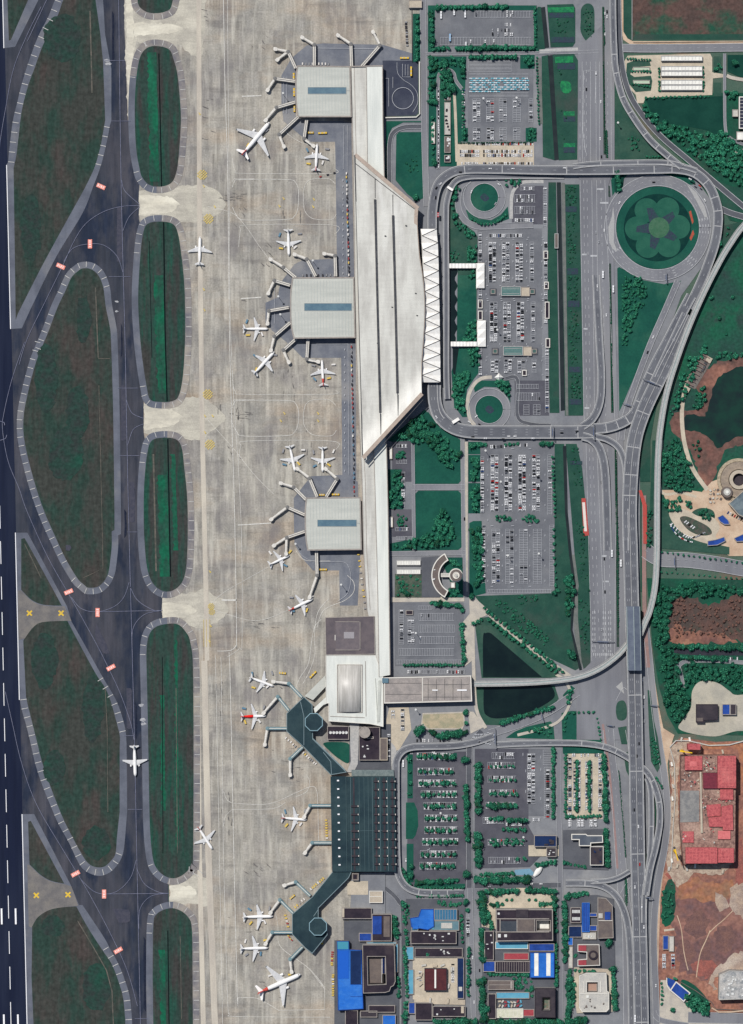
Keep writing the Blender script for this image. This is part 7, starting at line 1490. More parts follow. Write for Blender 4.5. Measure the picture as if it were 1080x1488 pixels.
wood([(962, 650), (984, 636), (1000, 668), (1010, 700), (1000, 716), (964, 706)], 6, 3.6, 'bushy woodland left of the lakeside path'); wood([(962, 726), (975, 722), (1004, 726), (1008, 740), (985, 744), (964, 740)], 6, 3.6, 'low bushes above the curved drive', .9); wood([(1000, 520), (1024, 500), (1030, 512), (1008, 548), (990, 586), (978, 612), (972, 600), (986, 550)], 6.5, 3.6, 'belt of bushes between guideway and the slatted pavilion', .85); wood([(1010, 572), (1024, 560), (1026, 584), (1016, 596), (1006, 590)], 6, 3, 'thicket at the lakeside path', .9); wood([(1014, 744), (1024, 740), (1036, 744), (1034, 753), (1020, 755)], 6, 3.4, 'round bush bed inside the curved drive'); wood([(1035, 510), (1060, 512), (1120, 506), (1120, 514), (1060, 521), (1040, 522)], 6, 3.4, 'shrub belt along the lake\'s north shore', .8); wood([(1004, 640), (1016, 640), (1020, 660), (1010, 672)], 6, 3, 'green thicket in the red lakeside earth', .8); wood([(1044, 330), (1200, 300), (1200, 500), (1040, 500), (1020, 460), (1040, 400)], 30, 4, 'scattered bushes on the bright wet meadow', .35); wood([(975, 874), (985, 870), (1030, 882), (1076, 866), (1076, 930), (1030, 922), (980, 928)], 6, 2.2, 'brown dry scrub covering the clearing', .7, [mat('scrub_brown', (92, 74, 68), (120, 92, 82), scale=.5, fine=.3), mat('scrub_red', (130, 94, 82), fine=.3)]); wood([(940, 740), (948, 740), (946, 796), (940, 796)], 5, 2.6, 'thin bush belt under the guideway', .8); wood([(1003, 1440, ), (1030, 1460), (1028, 1474), (1004, 1466)], 6, 4.2, 'green thicket right of the blue canopy')
M_bluer = mat('bright_blue_roof', (40, 104, 190), (56, 116, 194), (34, 86, 160), scale=.1, fine=.12, rough=.6, streak=.06, sscale=(.02, .6, 1))
M_bluer2 = mat('deep_blue_roof', (42, 74, 148), (34, 62, 128), scale=.1, fine=.08, rough=.6, streak=.06, sscale=(.6, .02, 1))
M_navy = mat('navy_roof', (28, 44, 78), (34, 52, 88), scale=.1, fine=.08)
M_cyan = mat('cyan_roof', (86, 150, 176), (100, 160, 180), scale=.1, fine=.08, rough=.6)
M_tealb = mat('teal_blue_roof', (56, 104, 136), (66, 112, 138), scale=.1, fine=.08)
M_maroon = mat('maroon_roof', (88, 50, 52), (76, 44, 48), scale=.1, fine=.08, streak=.08, sscale=(.02, .8, 1))
M_dkbr = mat('dark_brown_roof', (58, 51, 58), (46, 41, 50), (76, 68, 70), scale=.08, fine=.12)
M_brn2 = mat('taupe_roof', (112, 102, 96), (98, 90, 88), scale=.08, fine=.12)
M_redr = mat('red_tile_roof', (164, 74, 80), (146, 64, 72), scale=.1, fine=.1)
M_stone = mat('pale_stone_roof', (190, 186, 176), (172, 170, 164), (204, 200, 190), scale=.08, fine=.14)
M_wht = mat('white_sheet_roof', (232, 230, 220), (216, 214, 206), scale=.1, fine=.06, streak=.06, sscale=(.5, .02, 1))
M_wpl = mat('plaster_wall', (170, 164, 156), (150, 146, 142), scale=.3, fine=.1)
M_ac = mat('roof_machine', (206, 206, 202), fine=.06)
ru = random.Random(9)
def units(x0, y0, x1, y1, n, m=None, s=2.2): return [(ru.uniform(x0, x1), ru.uniform(y0, y1), s * ru.uniform(.6, 1.5), s * ru.uniform(.5, 1.1), ru.uniform(.8, 2.0), m or M_ac) for _ in range(n)]
def bd(x0, y0, x1, y1, h, roof, label, **k):
    nm = k.pop('name', 'building'); return building(nm, rect(x0, y0, x1, y1) if not isinstance(x0, list) else x0, h, roof, label, k.pop('cat', 'building'), k.pop('group', None), k.pop('wall', M_wpl), **k)
sheet('yard', M_dkrd, rect(486, 1366, 580, 1488), rect(500, 1338, 572, 1368), [(590, 1306), (676, 1306), (676, 1392), (590, 1392)], [(696, 1318), (812, 1318), (812, 1480), (704, 1480)], [(820, 1302), (868, 1300), (892, 1306), (894, 1410), (820, 1410)], [(818, 1206), (882, 1204), (884, 1264), (818, 1262)])
sheet('tan_yard', M_tan, rect(600, 1391, 666, 1452), [(602, 1450), (676, 1450), (676, 1460), (602, 1458)], [(712, 1299), (804, 1299), (804, 1319), (720, 1322), (718, 1346), (704, 1342), (708, 1316)], [(750, 1290), (764, 1290), (764, 1300), (750, 1300)], [(834, 1405), (888, 1408), (890, 1470), (838, 1472), (834, 1440)], rect(768, 1228, 812, 1244), [(700, 1322), (722, 1322), (722, 1350), (700, 1346)])
sheet('concrete_apron', M_pave, rect(510, 1268, 560, 1330)); sheet('yard', M_tan, rect(505, 1280, 535, 1300)); sheet('lawn', M_lawn, S((470, 1080), (488, 1078), (508, 1082), (507, 1108), (492, 1102), (478, 1090)), rect(553, 1112, 566, 1122)); sheet('yard', M_dkrd, rect(508, 1052, 568, 1122), [(612, 810), (640, 808), (640, 868), (612, 868)]); sheet('path', M_kerb, [(508, 1050), (522, 1050), (520, 1110), (514, 1122), (504, 1122), (510, 1106)])
sheet('garden', mat('scrub_garden', (84, 92, 80), (62, 78, 68), (110, 108, 92), scale=.2, fine=.2), rect(574, 834, 613, 868)); sheet('lawn', M_lawn, [(640, 810), (672, 810), (673, 868), (645, 868), (656, 850)])
bd(594, 1, 613, 12, 6, M_tan, 'small pale flat hut at the apron fence\'s top end')
for i, (y0, y1) in enumerate(((138, 146), (149, 196), (199, 222), (226, 236))):
    bd(646, y0, 654.5, y1, 4, (M_brn2, M_stone, M_brn2, M_dkbr)[i], f'{ordn(i)} narrow brick shed from the north beside the taxi queue', name='shed', cat='shed', units=units(648, y0 + 2, 653, y1 - 2, 2 + (y1-y0)//7, M_ac if i != 1 else M_dkbr, 3), group='narrow sheds by the taxi queue')
bd(627, 178, 632, 209, 4, M_wht, 'long thin white shelter between road and taxi queue', name='shelter', cat='shelter', seams=3, sa=1)
def fence(pts, h, w, m, label, name='wall', cat='wall'):
    mb = MB(); z = gz(*pts[0]); mb.strip(pts, 0, w, z, z + h); tag(mb.build(name, m), label, cat)
fence([(609.5, 90), (610, 166), (605, 170.5), (560, 171.5)], 2.6, 1.4, M_rimw, 'pale boundary wall round the dark bus yard'); fence([(598.5, 14), (599, 90)], 2.4, .7, M_dark, 'dark fence along the apron\'s north-east edge', 'fence', 'fence'); fence([(918.5, -60), (918.5, 58)], 2.2, .7, M_kerb, 'pale fence along the brown field\'s west edge', 'fence', 'fence'); fence([(920, 61.5), (1090, 60)], 2.0, 1.0, M_sand, 'sandy wall between brown field and upper road')
for i, (x0, y0, x1, y1) in enumerate(((692, 383, 704, 419), (693.5, 466, 706, 504))):
    t = thing('pavilion', (x0+x1)/2, (y0+y1)/2, ('upper', 'lower')[i] + ' white ribbed pavilion at the footbridge end beside the main car park', 'pavilion', 'white pavilions of the footbridges')
    n = 3; st = (y1-y0)/n
    for k in range(n):
        b = MB(); a = y0 + st*k; b.add([(x0, a, 6), (x1, a, 6), (x1, a + st, 6), (x0, a + st, 6), ((x0+x1)/2, a + st/2, 8.6)], [(0, 1, 4), (1, 2, 4), (2, 3, 4), (3, 0, 4)]); b.build('roof', M_fab, t)
    for px, py in ((x0+.6, y0+.6), (x1-.6, y0+.6), (x0+.6, y1-.6), (x1-.6, y1-.6)): b = MB(); b.tube((px, py, 0), (px, py, 6), .4, .4); b.build('post', M_rimw, t)
for i, (x0, x1, y) in enumerate(((653, 692, 386.8), (655, 693.5, 500.2))):
    t = thing('footbridge', (x0+x1)/2, y, ('upper', 'lower')[i] + ' white roofed footbridge from the departure kerb to the car park', 'footbridge', 'white footbridges')
    b = MB(); b.strip([(x0, y), (x1, y)], 0, 6, 5, 7.5); b.build('walkway', M_glass, t)
    n = 8
    for k in range(n): a = x0 + (x1-x0)*k/n; w = (x1-x0)/n; b = MB(); b.add([(a, y-3.4, 7.6), (a+w, y-3.4, 7.6), (a+w, y+3.4, 7.6), (a, y+3.4, 7.6), (a+w/2, y-3.4, 8.8), (a+w/2, y+3.4, 8.8)], [(0, 4, 5, 3), (4, 1, 2, 5), (0, 1, 4), (3, 5, 2)]); b.build('roof', M_fab, t)
for i, (x, y) in enumerate(((728.5, 417), (731.5, 503.5))):
    bd(x, y, x + 28, y + 13, 5, mat('green_glass_roof', (92, 122, 118), (80, 110, 108), scale=.2, fine=.06, rough=.4), f"{('northern', 'southern')[i]} long green-roofed hall in the middle of the main car park", rim=M_kerb, units=((x + 14, y + 3, 24, .5, .3, M_kerb), (x + 14, y + 10, 24, .5, .3, M_kerb)), group='green-roofed halls of the main car park')
    bd(x + 28.6, y + .5, x + 41, y + 13.5, 4, M_tan, f"{('northern', 'southern')[i]} square tan roof joined to a green hall", group='tan roofs of the main car park')
    for j, xx in enumerate((x - 12, x + 45)):
        b = rect(xx - 5, y + 2, xx + 5, y + 12); sheet('planter', M_dkrd, b); bd(xx - 3, y + 4, xx + 3, y + 10, 3.5, mat('kiosk_roof', (70, 96, 92), fine=.1), f"small square kiosk {('left', 'right')[j]} of the {('northern', 'southern')[i]} green hall", name='kiosk', cat='kiosk', group='square kiosks')
for i, (x, y0, y1) in enumerate(((698, 436, 448), (698, 452, 465), (793, 365, 376), (794, 410, 420), (795, 439, 463), (796, 492, 505), (762, 538, 546))):
    bd(x - 3, y0, x + 3, y1, 3.5, M_dkbr, f"small dark stair hut with pale rim, {ordn(i)} from north-west in the main car park", name='stair_hut', cat='hut', rim=M_rimw, rw=1.1, group='stair huts of the main car park')
t = thing('star_tent', 725, 548.5, 'white star-shaped tent above the south roundabout', 'tent')
b = MB(); k = 8; vs = []
for i in range(k): a = 2*PI*i/k + PI/2; r = 6.8 if i % 2 == 0 else 4.2; vs.append((725 + r*math.cos(a), 548.5 + r*math.sin(a), 5 if i % 2 == 0 else 4))
vs.append((725, 548.5, 10)); b.add(vs, [(i, (i+1) % k, k) for i in range(k)]); b.build('canvas', M_fab, t); b = MB(); b.tube((725, 548.5, 0), (725, 548.5, 10.6), .4, .3); b.build('mast', M_dark, t)
bd(806, 340, 811, 361, 5, M_brn2, 'small grey pump house over the canal beside the main car park', rim=M_kerb)
t = thing('control_tower', 661.5, 835, 'tall round airport control tower with ringed white top casting a long shadow', 'control tower')
b = MB(); b.lathe(661.5, 835, [(5.2, 0), (4.4, 30), (4.6, 44)], 24); b.build('shaft', M_stone, t, smooth_=True)
b = MB(); b.lathe(661.5, 835, [(4.6, 44), (9.6, 47), (10.0, 52), (9.4, 53)], 32); b.build('lower_deck', M_rimw, t)
b = MB(); b.lathe(661.5, 835, [(7.6, 53), (8.4, 57.5)], 32); b.build('cab_glass', M_cgl, t)
b = MB(); b.lathe(661.5, 835, [(8.6, 57.5), (8.6, 58.4), (7.4, 58.6)], 32); b.build('cab_roof', M_brn2, t)
b = MB(); b.lathe(661.5, 835, [(5.0, 58.6), (5.0, 59.6), (4.2, 59.6), (4.2, 58.7)], 24); b.build('roof_ring', M_rimw, t)
b = MB(); b.lathe(661.5, 835, [(2.8, 58.6), (2.4, 61)], 16); b.build('radar_base', M_stone, t); b = MB(); b.tube((661.5, 835, 60), (661.5, 835, 69), .3, .15); b.build('antenna', M_rimw, t)
arc = ell(663, 836, 36, n=22, a0=118, a1=242) + ell(663, 836, 25, n=22, a0=242, a1=118)
building('crescent_block', arc, 12, M_brn2, 'crescent-shaped block with white rim curving round the control tower', wall=M_wpl, rim=M_rimw, rw=1.6, rh=1.0, units=units(630, 826, 634, 846, 3, M_ac))
bd(641, 833, 653, 838, 9, M_stone, 'white link bridge between the crescent block and the control tower', name='link_bridge', cat='bridge', rim=M_rimw, base=6); bd(655, 846, 661, 854, 5, M_wht, 'small white wedge annexe at the control tower\'s foot')
for i, y in enumerate((814, 827)): bd(576.5, y, 611, y + 7, 5, M_wht, ('upper', 'lower')[i] + ' white ribbed shed west of the crescent block', name='shed', cat='shed', rim=M_kerb, seams=2.4, group='white ribbed sheds by the control tower')
bd(590, 887, 600, 893, 3, M_dkbr, 'small brown hut in the half-empty lot', name='hut', cat='hut'); bd(566, 651, 570, 667, 4, M_wht, 'thin white kiosk at the concourse wall, upper', name='kiosk', cat='kiosk'); bd(566, 751, 571, 766, 4, M_wht, 'thin white kiosk at the concourse wall, lower', name='kiosk', cat='kiosk')
bd(476, 1055, 507, 1074, 7, M_dkbr, 'dark plant block with a row of white fans beside the octagon pier', rim=M_rim)
for k in range(6):
    t_ = bpy.data.objects[[o.name for o in COL.objects if o.name.startswith('building')][-1]]
    b = MB(); b.lathe(480.5 + k * 4.6, 1064, [(2.1, 7), (2.1, 9), (1.5, 9), (1.4, 8.2)], 14); b.build('fan', M_ac, t_)
bd(522, 1056, 552, 1104, 9, M_dkbr, 'dark brown works block below the white transfer hall', rim=M_rim, units=units(526, 1080, 548, 1100, 5)); bd(552.6, 1072, 563, 1104, 8, M_brn2, 'taupe narrow block joined to the dark works', rim=M_tan); bd(534, 1070, 543, 1072.5, 10, M_black, 'low black ridge on the works yard', name='duct', cat='duct')
t = thing('silo', 530, 1063, 'grey cylindrical silo standing on the dark works yard', 'silo'); b = MB(); b.lathe(530, 1063, [(8, 0), (8, 20)], 28); b.build('body', M_brn2, t); b = MB(); b.lathe(530, 1063, [(8.3, 20), (8.3, 20.8), (7, 20.8), (6.8, 20.2)], 28); b.build('rim', M_rim, t)
bd(537, 1294, 556, 1311, 7, M_tan, 'small tan building at the foot of the old terminal', rim=M_rimw, seams=0, units=((546, 1302, 17, .8, .6, M_rimw),)); bd(512, 1268, 521, 1278, 9, M_brn2, 'square grey tower block behind the south-west pier', units=((516, 1273, 5, 6, 1, M_dkbr),)); bd(497, 1318.5, 540, 1334, 8, M_dkbr, 'long dark building with pale west end by the apron', rim=M_rim, units=((499, 1325, 3, 14, .6, M_tan),))
t = building('hangar', [(490, 1366), (507, 1366), (507.5, 1378), (525, 1379), (528, 1464), (491.5, 1466)], 14, M_bluer, 'large bright blue metal hangar at the apron\'s south-east corner', 'hangar', rim=M_bluer2, units=((498.5, 1372, 16, 11, .6, mat('teal_panel', (70, 140, 160), fine=.06)), (517, 1404, 15, 48, 1.2, M_navy), (499.5, 1400, 15, 40, .5, mat('mid_blue_roof', (36, 92, 184), fine=.06)), (518, 1446, 17, .6, .4, M_bluer2), (518, 1428.6, 17, .6, .4, M_bluer2)))
building('ring_building', [(527, 1371), (573, 1371), (574.5, 1424), (572, 1430), (568, 1432), (566, 1438), (560, 1440), (528, 1441)], 16, M_dkbr, 'dark hollow-centred building right of the blue hangar', 'building', None, M_wpl, M_rim, court=[(534, 1388), (560, 1388), (561, 1428), (535, 1429)], units=((545, 1408, 24, 38, .3 - 12, M_brn2),))
bd(535, 1389, 555, 1428, 8, M_brn2, 'grey court roof inside the ring building', rim=M_kerb); bd(555.6, 1385 + 4, 560, 1414, 9, M_bluer2, 'narrow blue roof along the ring building\'s court'); bd(533, 1368, 576, 1370.6, 6, M_cyan, 'thin cyan awning along the ring building\'s top', name='awning', cat='awning'); bd(575, 1371, 578.5, 1412, 5, M_cyan, 'thin cyan awning along the ring building\'s right side', name='awning', cat='awning')
bd(522, 1355, 540, 1366.5, 8, M_bluer2, 'blue square roof above the ring building'); bd(541, 1327, 569, 1366, 12, M_dkbr, 'dark block with a blue roof panel south of the old terminal', rim=M_rim, units=((548, 1343, 13, 26, 1, M_bluer2), (562, 1345, 9, 30, .8, M_brn2))); bd(502, 1467, 520, 1495, 9, M_dkbr, 'dark brown hall at the bottom beneath the blue hangar'); bd(556, 1474, 575, 1496, 7, M_bluer, 'bright blue roof at the bottom edge left of the trees'); bd(536, 1460, 574, 1470, 7, M_dkbr, 'low dark block below the ring building'); bd(524, 1468, 548, 1477, 7, M_black, 'black roofed shed near the bottom edge', name='shed', cat='shed')
building('works', [(612, 1320), (630, 1320), (630.5, 1345), (622, 1350), (598, 1346), (596, 1333), (608, 1331)], 10, M_bluer, 'bright blue irregular factory roof beside the town street', 'factory', None, M_wpl, M_bluer2, units=((604, 1346, 8, 5, .8, M_bluer),)); bd(631, 1320, 664, 1336, 9, M_tealb, 'dull blue long roof right of the bright blue factory', seams=4); bd(624, 1337, 667, 1351, 8, mat('grey_teal_roof', (104, 132, 138), (90, 120, 130), scale=.1, fine=.08), 'grey-teal roof with pale skylights above the dark long roof', units=((649, 1344, 16, 8, .8, M_stone), (628, 1344, 5, 10, .7, M_cyan))); bd(597, 1352, 663, 1370, 11, M_dkbr, 'long dark brown tiled block below the blue factory', rim=M_rim, units=units(605, 1355, 655, 1367, 9)); bd(598, 1347, 607.5, 1351.5, 8, M_tealb, 'tiny teal roof at the dark block\'s corner')
bd(603, 1377, 672, 1390, 6, M_dkbr, 'long low black shed above the sandy yard', name='shed', cat='shed', units=units(610, 1379, 668, 1388, 6)); bd(664.5, 1391, 674, 1450, 7, M_navy, 'long dark shed on the sandy yard\'s right side', name='shed', cat='shed', units=((669, 1436, 5, 6, 1, M_stone),)); bd(590, 1375, 601, 1394, 5, M_cyan, 'upper cyan roof beside the street trees', name='shed', cat='shed'); bd(593, 1408, 601, 1444, 5, M_cyan, 'long lower cyan roof beside the street trees', name='shed', cat='shed')
bd(617, 1406, 649, 1438, 10, M_maroon, 'square maroon roof with a white ridge in the sandy yard', rim=M_dkbr, units=((632.5, 1421, 2.4, 27, .9, M_wht),)); bd(594, 1456, 603, 1472, 6, M_bluer2, 'small blue roof at the black block\'s corner'); bd(603.6, 1456, 628, 1481, 9, M_dkbr, 'black block with grey roof below the sandy yard', rim=M_rim); bd(629, 1461, 676, 1476, 8, M_dkbr, 'long black block left of the town street', units=((672, 1466, 4, 10, .8, M_tan),) + tuple(units(635, 1464, 665, 1473, 3)))
for i, (x, y, a) in enumerate(((612, 1416, 1.2), (608, 1420, .3), (616, 1402, .2), (632, 1403, .1), (643, 1402, .4), (656, 1408, 1.5), (611, 1430, .7), (652, 1432, 1.4), (625, 1453, 1.5), (651, 1454, 1.5))):
    place(box_mb(7, 2.6, 3).mesh('cargo_box', [M_stone if i % 3 else M_tan, M_tyre]), 'cargo_trailer', x, y, a, f'pale box trailer on the sandy yard, {ordn(i)} around the maroon roof', 'trailer', 'box trailers in the sandy yard')
building('office_block', [(720, 1319), (802, 1319), (802.5, 1364), (721, 1365)], 22, M_dkbr, 'large dark office block with pale-rimmed inner courts behind the tan forecourt', 'office block', None, M_wpl, M_rim, court=[(779, 1335), (799, 1335), (799, 1350), (779, 1350)], rw=1.3, units=((758, 1325, 18, 12, 1.2, M_black), (738, 1344, 24, 16, .8, mat('slate_roof', (62, 68, 76), (72, 76, 82), scale=.1, fine=.1)), (763, 1342, 24, 18, 1.0, M_brn2), (758, 1332.5, 78, 1.2, 1.4, M_rim), (758, 1351.5, 78, 1.2, 1.4, M_rim), (726, 1342, 1.2, 18, 1.4, M_rim), (750.5, 1342, 1.2, 18, 1.4, M_rim), (776, 1342, 1.2, 18, 1.4, M_rim), (725, 1357, 4, 5, 1.2, M_ac), (734, 1357, 4, 4, 1.2, M_ac), (724, 1325, 3, 3, 1.4, M_ac)))
bd(780, 1336, 798, 1349, 6, M_wht, 'small white roof down in the office block\'s court'); bd(720, 1368, 767, 1378, 6, M_cyan, 'long pale cyan shed below the office block', name='shed', cat='shed', rim=M_rimw); bd(704, 1352, 717, 1394, 8, M_dkbr, 'tall narrow black block left of the cyan shed', units=units(706, 1356, 715, 1390, 4)); bd(732, 1384, 768, 1394, 5, M_redr, 'low red-brown roof between cyan shed and dark long roof'); bd(702, 1396, 719, 1411, 7, M_bluer2, 'square blue roof at the dark long roof\'s end'); bd(719.6, 1396, 770, 1412, 8, M_dkbr, 'dark long ribbed roof left of the blue striped hall', seams=3.4)
bd(768.5, 1370, 805, 1381, 9, M_bluer2, 'plain blue strip roof atop the striped hall'); bd(770, 1383, 805, 1419, 11, M_bluer, 'blue hall with two white skylight stripes', name='hall', cat='hall', rim=M_bluer2, units=((779, 1400, 6, 33, .5, M_wht), (796.5, 1400, 6, 33, .5, M_wht))); bd(709, 1424, 746, 1437, 8, M_brn2, 'grey gabled block in the middle of the old town', units=((728, 1430, 34, .8, .6, M_rim), (743, 1430, 3, 11, .7, M_rim))); bd(721, 1441, 769, 1450, 6, M_cyan, 'lower pale cyan shed near the dark square block', name='shed', cat='shed'); bd(709, 1443, 720.4, 1479, 8, M_dkbr, 'tall dark strip block left of the greenhouse'); bd(722, 1465, 760, 1478, 5, mat('greenhouse_roof', (206, 204, 184), (190, 190, 168), scale=.2, fine=.1), 'cream ribbed greenhouse roof near the bottom', name='greenhouse', cat='greenhouse', seams=6, rim=M_rimw)
building('courtyard_block', rect(777, 1434, 806, 1476), 16, M_black, 'black square block with a pinkish inner court', 'building', None, M_wpl, M_dkbr, court=rect(787, 1447, 799, 1466)); bd(788, 1448, 798, 1465, 4, mat('court_green', (120, 108, 96), (80, 110, 96), scale=.3), 'pinkish court roof inside the black square block'); bd(760, 1466, 776, 1476, 4, M_redr, 'small red roof between greenhouse and black square'); 
for i in range(16): place(box_mb(4.5, 2.2, 2.4).mesh('pallet_load', [(M_tan, M_stone, M_redr, M_cyan)[i % 4], M_tyre]), 'goods_stack', 726 + (i % 8) * 4.4, 1455 + (i // 8) * 6 + ru.uniform(-1, 1), ru.uniform(0, 3), f'{("tan", "pale", "red", "cyan")[i % 4]} goods stack, {ordn(i % 8)} from west, {("upper", "lower")[i // 8]} row above the greenhouse', 'goods stack', 'goods stacked above the greenhouse')
bd(829, 1318, 844, 1340, 8, M_dkbr, 'dark roof carrying two banks of white machines', units=tuple((832 + 1.9 * k, yy, 1.4, 4.6, 1.2, M_ac) for k in range(6) for yy in (1323.5, 1334))); bd(845.5, 1311, 856, 1353, 9, M_bluer2, 'tall narrow blue roof in the right-hand block', seams=2.6, rim=M_bluer); bd(856.6, 1326, 867, 1331, 7, M_bluer2, 'small blue link roof beside the taupe block'); bd(856.6, 1344, 867, 1352, 7, M_bluer2, 'lower blue link roof beside the taupe block'); bd([(868, 1303), (880, 1304), (889, 1314), (890.5, 1361), (868, 1362)], 0, 0, 0, 14, M_brn2, 'taupe flat block with a small blue roof house', units=((882, 1329, 8, 11, 2.4, M_bluer2), (872, 1329, 6, 7, 1.6, M_stone), (879, 1336, 20, .8, 1, M_rimw))); bd(826, 1345, 845, 1361, 7, M_navy, 'navy roof below the white machines'); bd(825, 1353.5 + 8, 832.5, 1373, 5, M_bluer, 'small bright blue shed at the street trees', name='shed', cat='shed'); bd(846, 1354, 866, 1364, 6, M_stone, 'pale low roof under the tall blue roof', units=units(848, 1356, 864, 1362, 4))
building('red_roofed_block', [(839, 1371), (870, 1371), (871, 1401), (839, 1402), (839, 1393), (852, 1392), (852, 1382), (839, 1381)], 13, M_brn2, 'C-shaped block with two red wings and a round dome', 'building', None, M_wpl, M_rimw, units=((845.5, 1376, 11.5, 8, .8, M_redr), (845.5, 1397, 11.5, 7, .8, M_redr)))
t = thing('roof_drum', 861.5, 1386.5, 'dark round drum on the C-shaped red-winged block', 'roof drum', None, 13.0); b = MB(); b.lathe(861.5, 1386.5, [(7, 13.1), (6.6, 15)], 24); b.build('drum', M_dkbr, t); b = MB(); b.lathe(861.5, 1386.5, [(4.2, 15.02), (3.2, 16.4)], 24); b.build('cap', M_brn2, t)
bd(826, 1375, 832, 1406, 4, M_stone, 'thin pale strip building left of the red-winged block')
building('white_block', [(841, 1416), (852, 1412), (880, 1412), (881, 1438), (884, 1440), (884, 1464), (880, 1468), (845, 1468), (841, 1462)], 15, M_stone, 'pale stone block with an inner court near the expressway\'s bottom', 'building', None, M_wpl, M_rimw, court=rect(852, 1425, 868, 1440), units=((862, 1441.6, 40, 1, 1, M_rimw), (848, 1432, 1, 16, 1, M_rimw), (872, 1432, 1, 16, 1, M_rimw), (853, 1446, 3.5, 4, 1.6, M_wht)) + tuple(units(848, 1448, 880, 1464, 9, M_brn2, 2))); bd(853, 1426, 867, 1439, 7, mat('court_tile', (168, 138, 122), fine=.1), 'tiled court roof inside the pale stone block')
bd([(830, 1211), (851, 1211), (853, 1213), (875, 1213), (875.5, 1223), (858, 1224), (858, 1228), (841, 1228), (841, 1219), (830, 1219)], 0, 0, 0, 12, mat('slate_grey_roof', (92, 98, 106), (80, 86, 96), scale=.1, fine=.08), 'slate grey angular office roof with white rim', rim=M_rimw, rw=1.2); bd(857, 1229, 876, 1256, 12, M_black, 'black office wing with white rim below the slate roof', rim=M_rimw, units=units(862, 1233, 872, 1252, 4, M_navy)); bd(776, 1213, 808, 1229, 12, M_navy, 'black flat block in the south-middle lot\'s corner', units=units(780, 1216, 804, 1227, 4, M_black, 4)); bd(794, 1231, 808, 1244, 9, M_black, 'small black block with pale machinery below it', units=units(797, 1234, 806, 1242, 4))
t = thing('shell_gate', 782, 1264, 'white curved shell canopy at the cross street entrance', 'canopy'); vs = []; fs = []
for i in range(9):
    f = i / 8; w = 3.4 * math.sin(PI * (.12 + .85 * f)) + .5; cx, cy = 776 + 13 * f, 1273 - 17 * f
    for s in (-1, -.5, 0, .5, 1): vs.append((cx + .78 * w * s, cy + .62 * w * s, 5.5 - 2.2 * s * s + 1.5 * math.sin(PI * f)))
fs = [(i*5+j, i*5+j+1, i*5+j+6, i*5+j+5) for i in range(8) for j in range(4)]
b = MB(); b.add(vs, fs); b.build('shell_roof', M_fab, t, smooth_=True)
for q in ((777, 1271), (788, 1258)): b = MB(); b.tube((q[0], q[1], 0), (q[0], q[1], 6), .4, .4); b.build('post', M_rimw, t)
sheet('blue_paving', mat('cyan_paving', (112, 150, 170), fine=.1), [(748, 1264), (770, 1262), (776, 1268), (774, 1272), (748, 1271)])
for i, (y0, y1) in enumerate(((82, 89), (97, 103.3), (104.3, 111), (117, 123.5), (124.5, 131.5))): bd(960.5, y0, 1020, y1, 6, M_wht, f'long white ribbed shed, {ordn(i)} from the north in the compound', name='shed', cat='shed', seams=5, rim=M_kerb, group='long white sheds of the north compound')
bd(920, 98, 944, 102.5, 3, mat('pale_green_roof', (176, 190, 168), fine=.1), 'upper pale green low roof in the compound', name='shed', cat='shed'); bd(920, 117, 944, 122, 3, MATS['pale_green_roof'], 'lower pale green low roof in the compound', name='shed', cat='shed')
bd(1073, 142, 1110, 188, 12, mat('solar_roof', (58, 60, 74), (48, 50, 64), scale=.2, fine=.08), 'dark gridded roof at the upper right edge', rim=M_rimw, rw=1.4, seams=5, sa=1); bd(1064, 160, 1072, 170, 6, M_stone, 'pale porch of the dark gridded building'); bd(1070, 192, 1084, 204, 6, M_wht, 'white angular roof below the dark gridded building'); bd(1068, 217, 1079, 219.4, 4, M_wht, 'upper of two tiny white sheds by the woodland', name='shed', cat='shed'); bd(1068, 220.4, 1079, 222.6, 4, M_wht, 'lower of two tiny white sheds by the woodland', name='shed', cat='shed')
t = thing('slatted_pavilion', 1012, 540, 'slatted timber pavilion on the lake\'s north-west bank', 'pavilion')
M_tim = mat('weathered_timber', (132, 112, 104), (112, 98, 94), scale=.3, fine=.15)
b = MB(); b.prism([(1024, 514), (1036, 522), (1010, 566), (998, 560), (1000, 548)], 0, 1.4); b.build('deck', mat('pavilion_floor', (120, 112, 106), (100, 96, 92), scale=.3, fine=.15), t)
for k in range(9):
    f = k / 8; x, y = 1022 - 30 * f * .8, 516 + 40 * f; b = MB(); b.strip([(x - 3, y - 2), (x + 9, y + 5)], 0, 1.2, 4.2, 4.8); b.build('slat', M_tim, t)
for q in ((1030, 523, 8, 8), (998, 566, 8, 7)): b = MB(); b.box(q[0], q[1], q[2], q[3], 0, 4, .5); b.build('end_block', M_tan, t)
for q in ((1022, 536, 3, 9), (1008, 552, 4, 5), (1025, 528, 4, 3)): b = MB(); b.box(*q, 1.4, 3.4, .5); b.build('bench_block', M_dark, t)
t = thing('round_pavilion', 1073, 697, 'tan ring-shaped pavilion under construction by the red lake shore', 'pavilion')
for r0, r1, z, m in ((31, 26.5, 4, mat('rubble_stone', (176, 164, 142), (150, 136, 116), scale=.3, fine=.25)), (26, 15, 8, mat('ring_roof', (152, 138, 122), (134, 122, 110), scale=.15, fine=.16)), (14, 9, 11, M_tan)):
    b = MB(); b.prism(ell(1073, 697, r0), 0, z, 0, None, [ell(1073, 697, r1)]); b.build('ring', m, t)
b = MB(); b.prism(ell(1073, 697, 8.5), 0, 3); b.build('core', M_black, t)
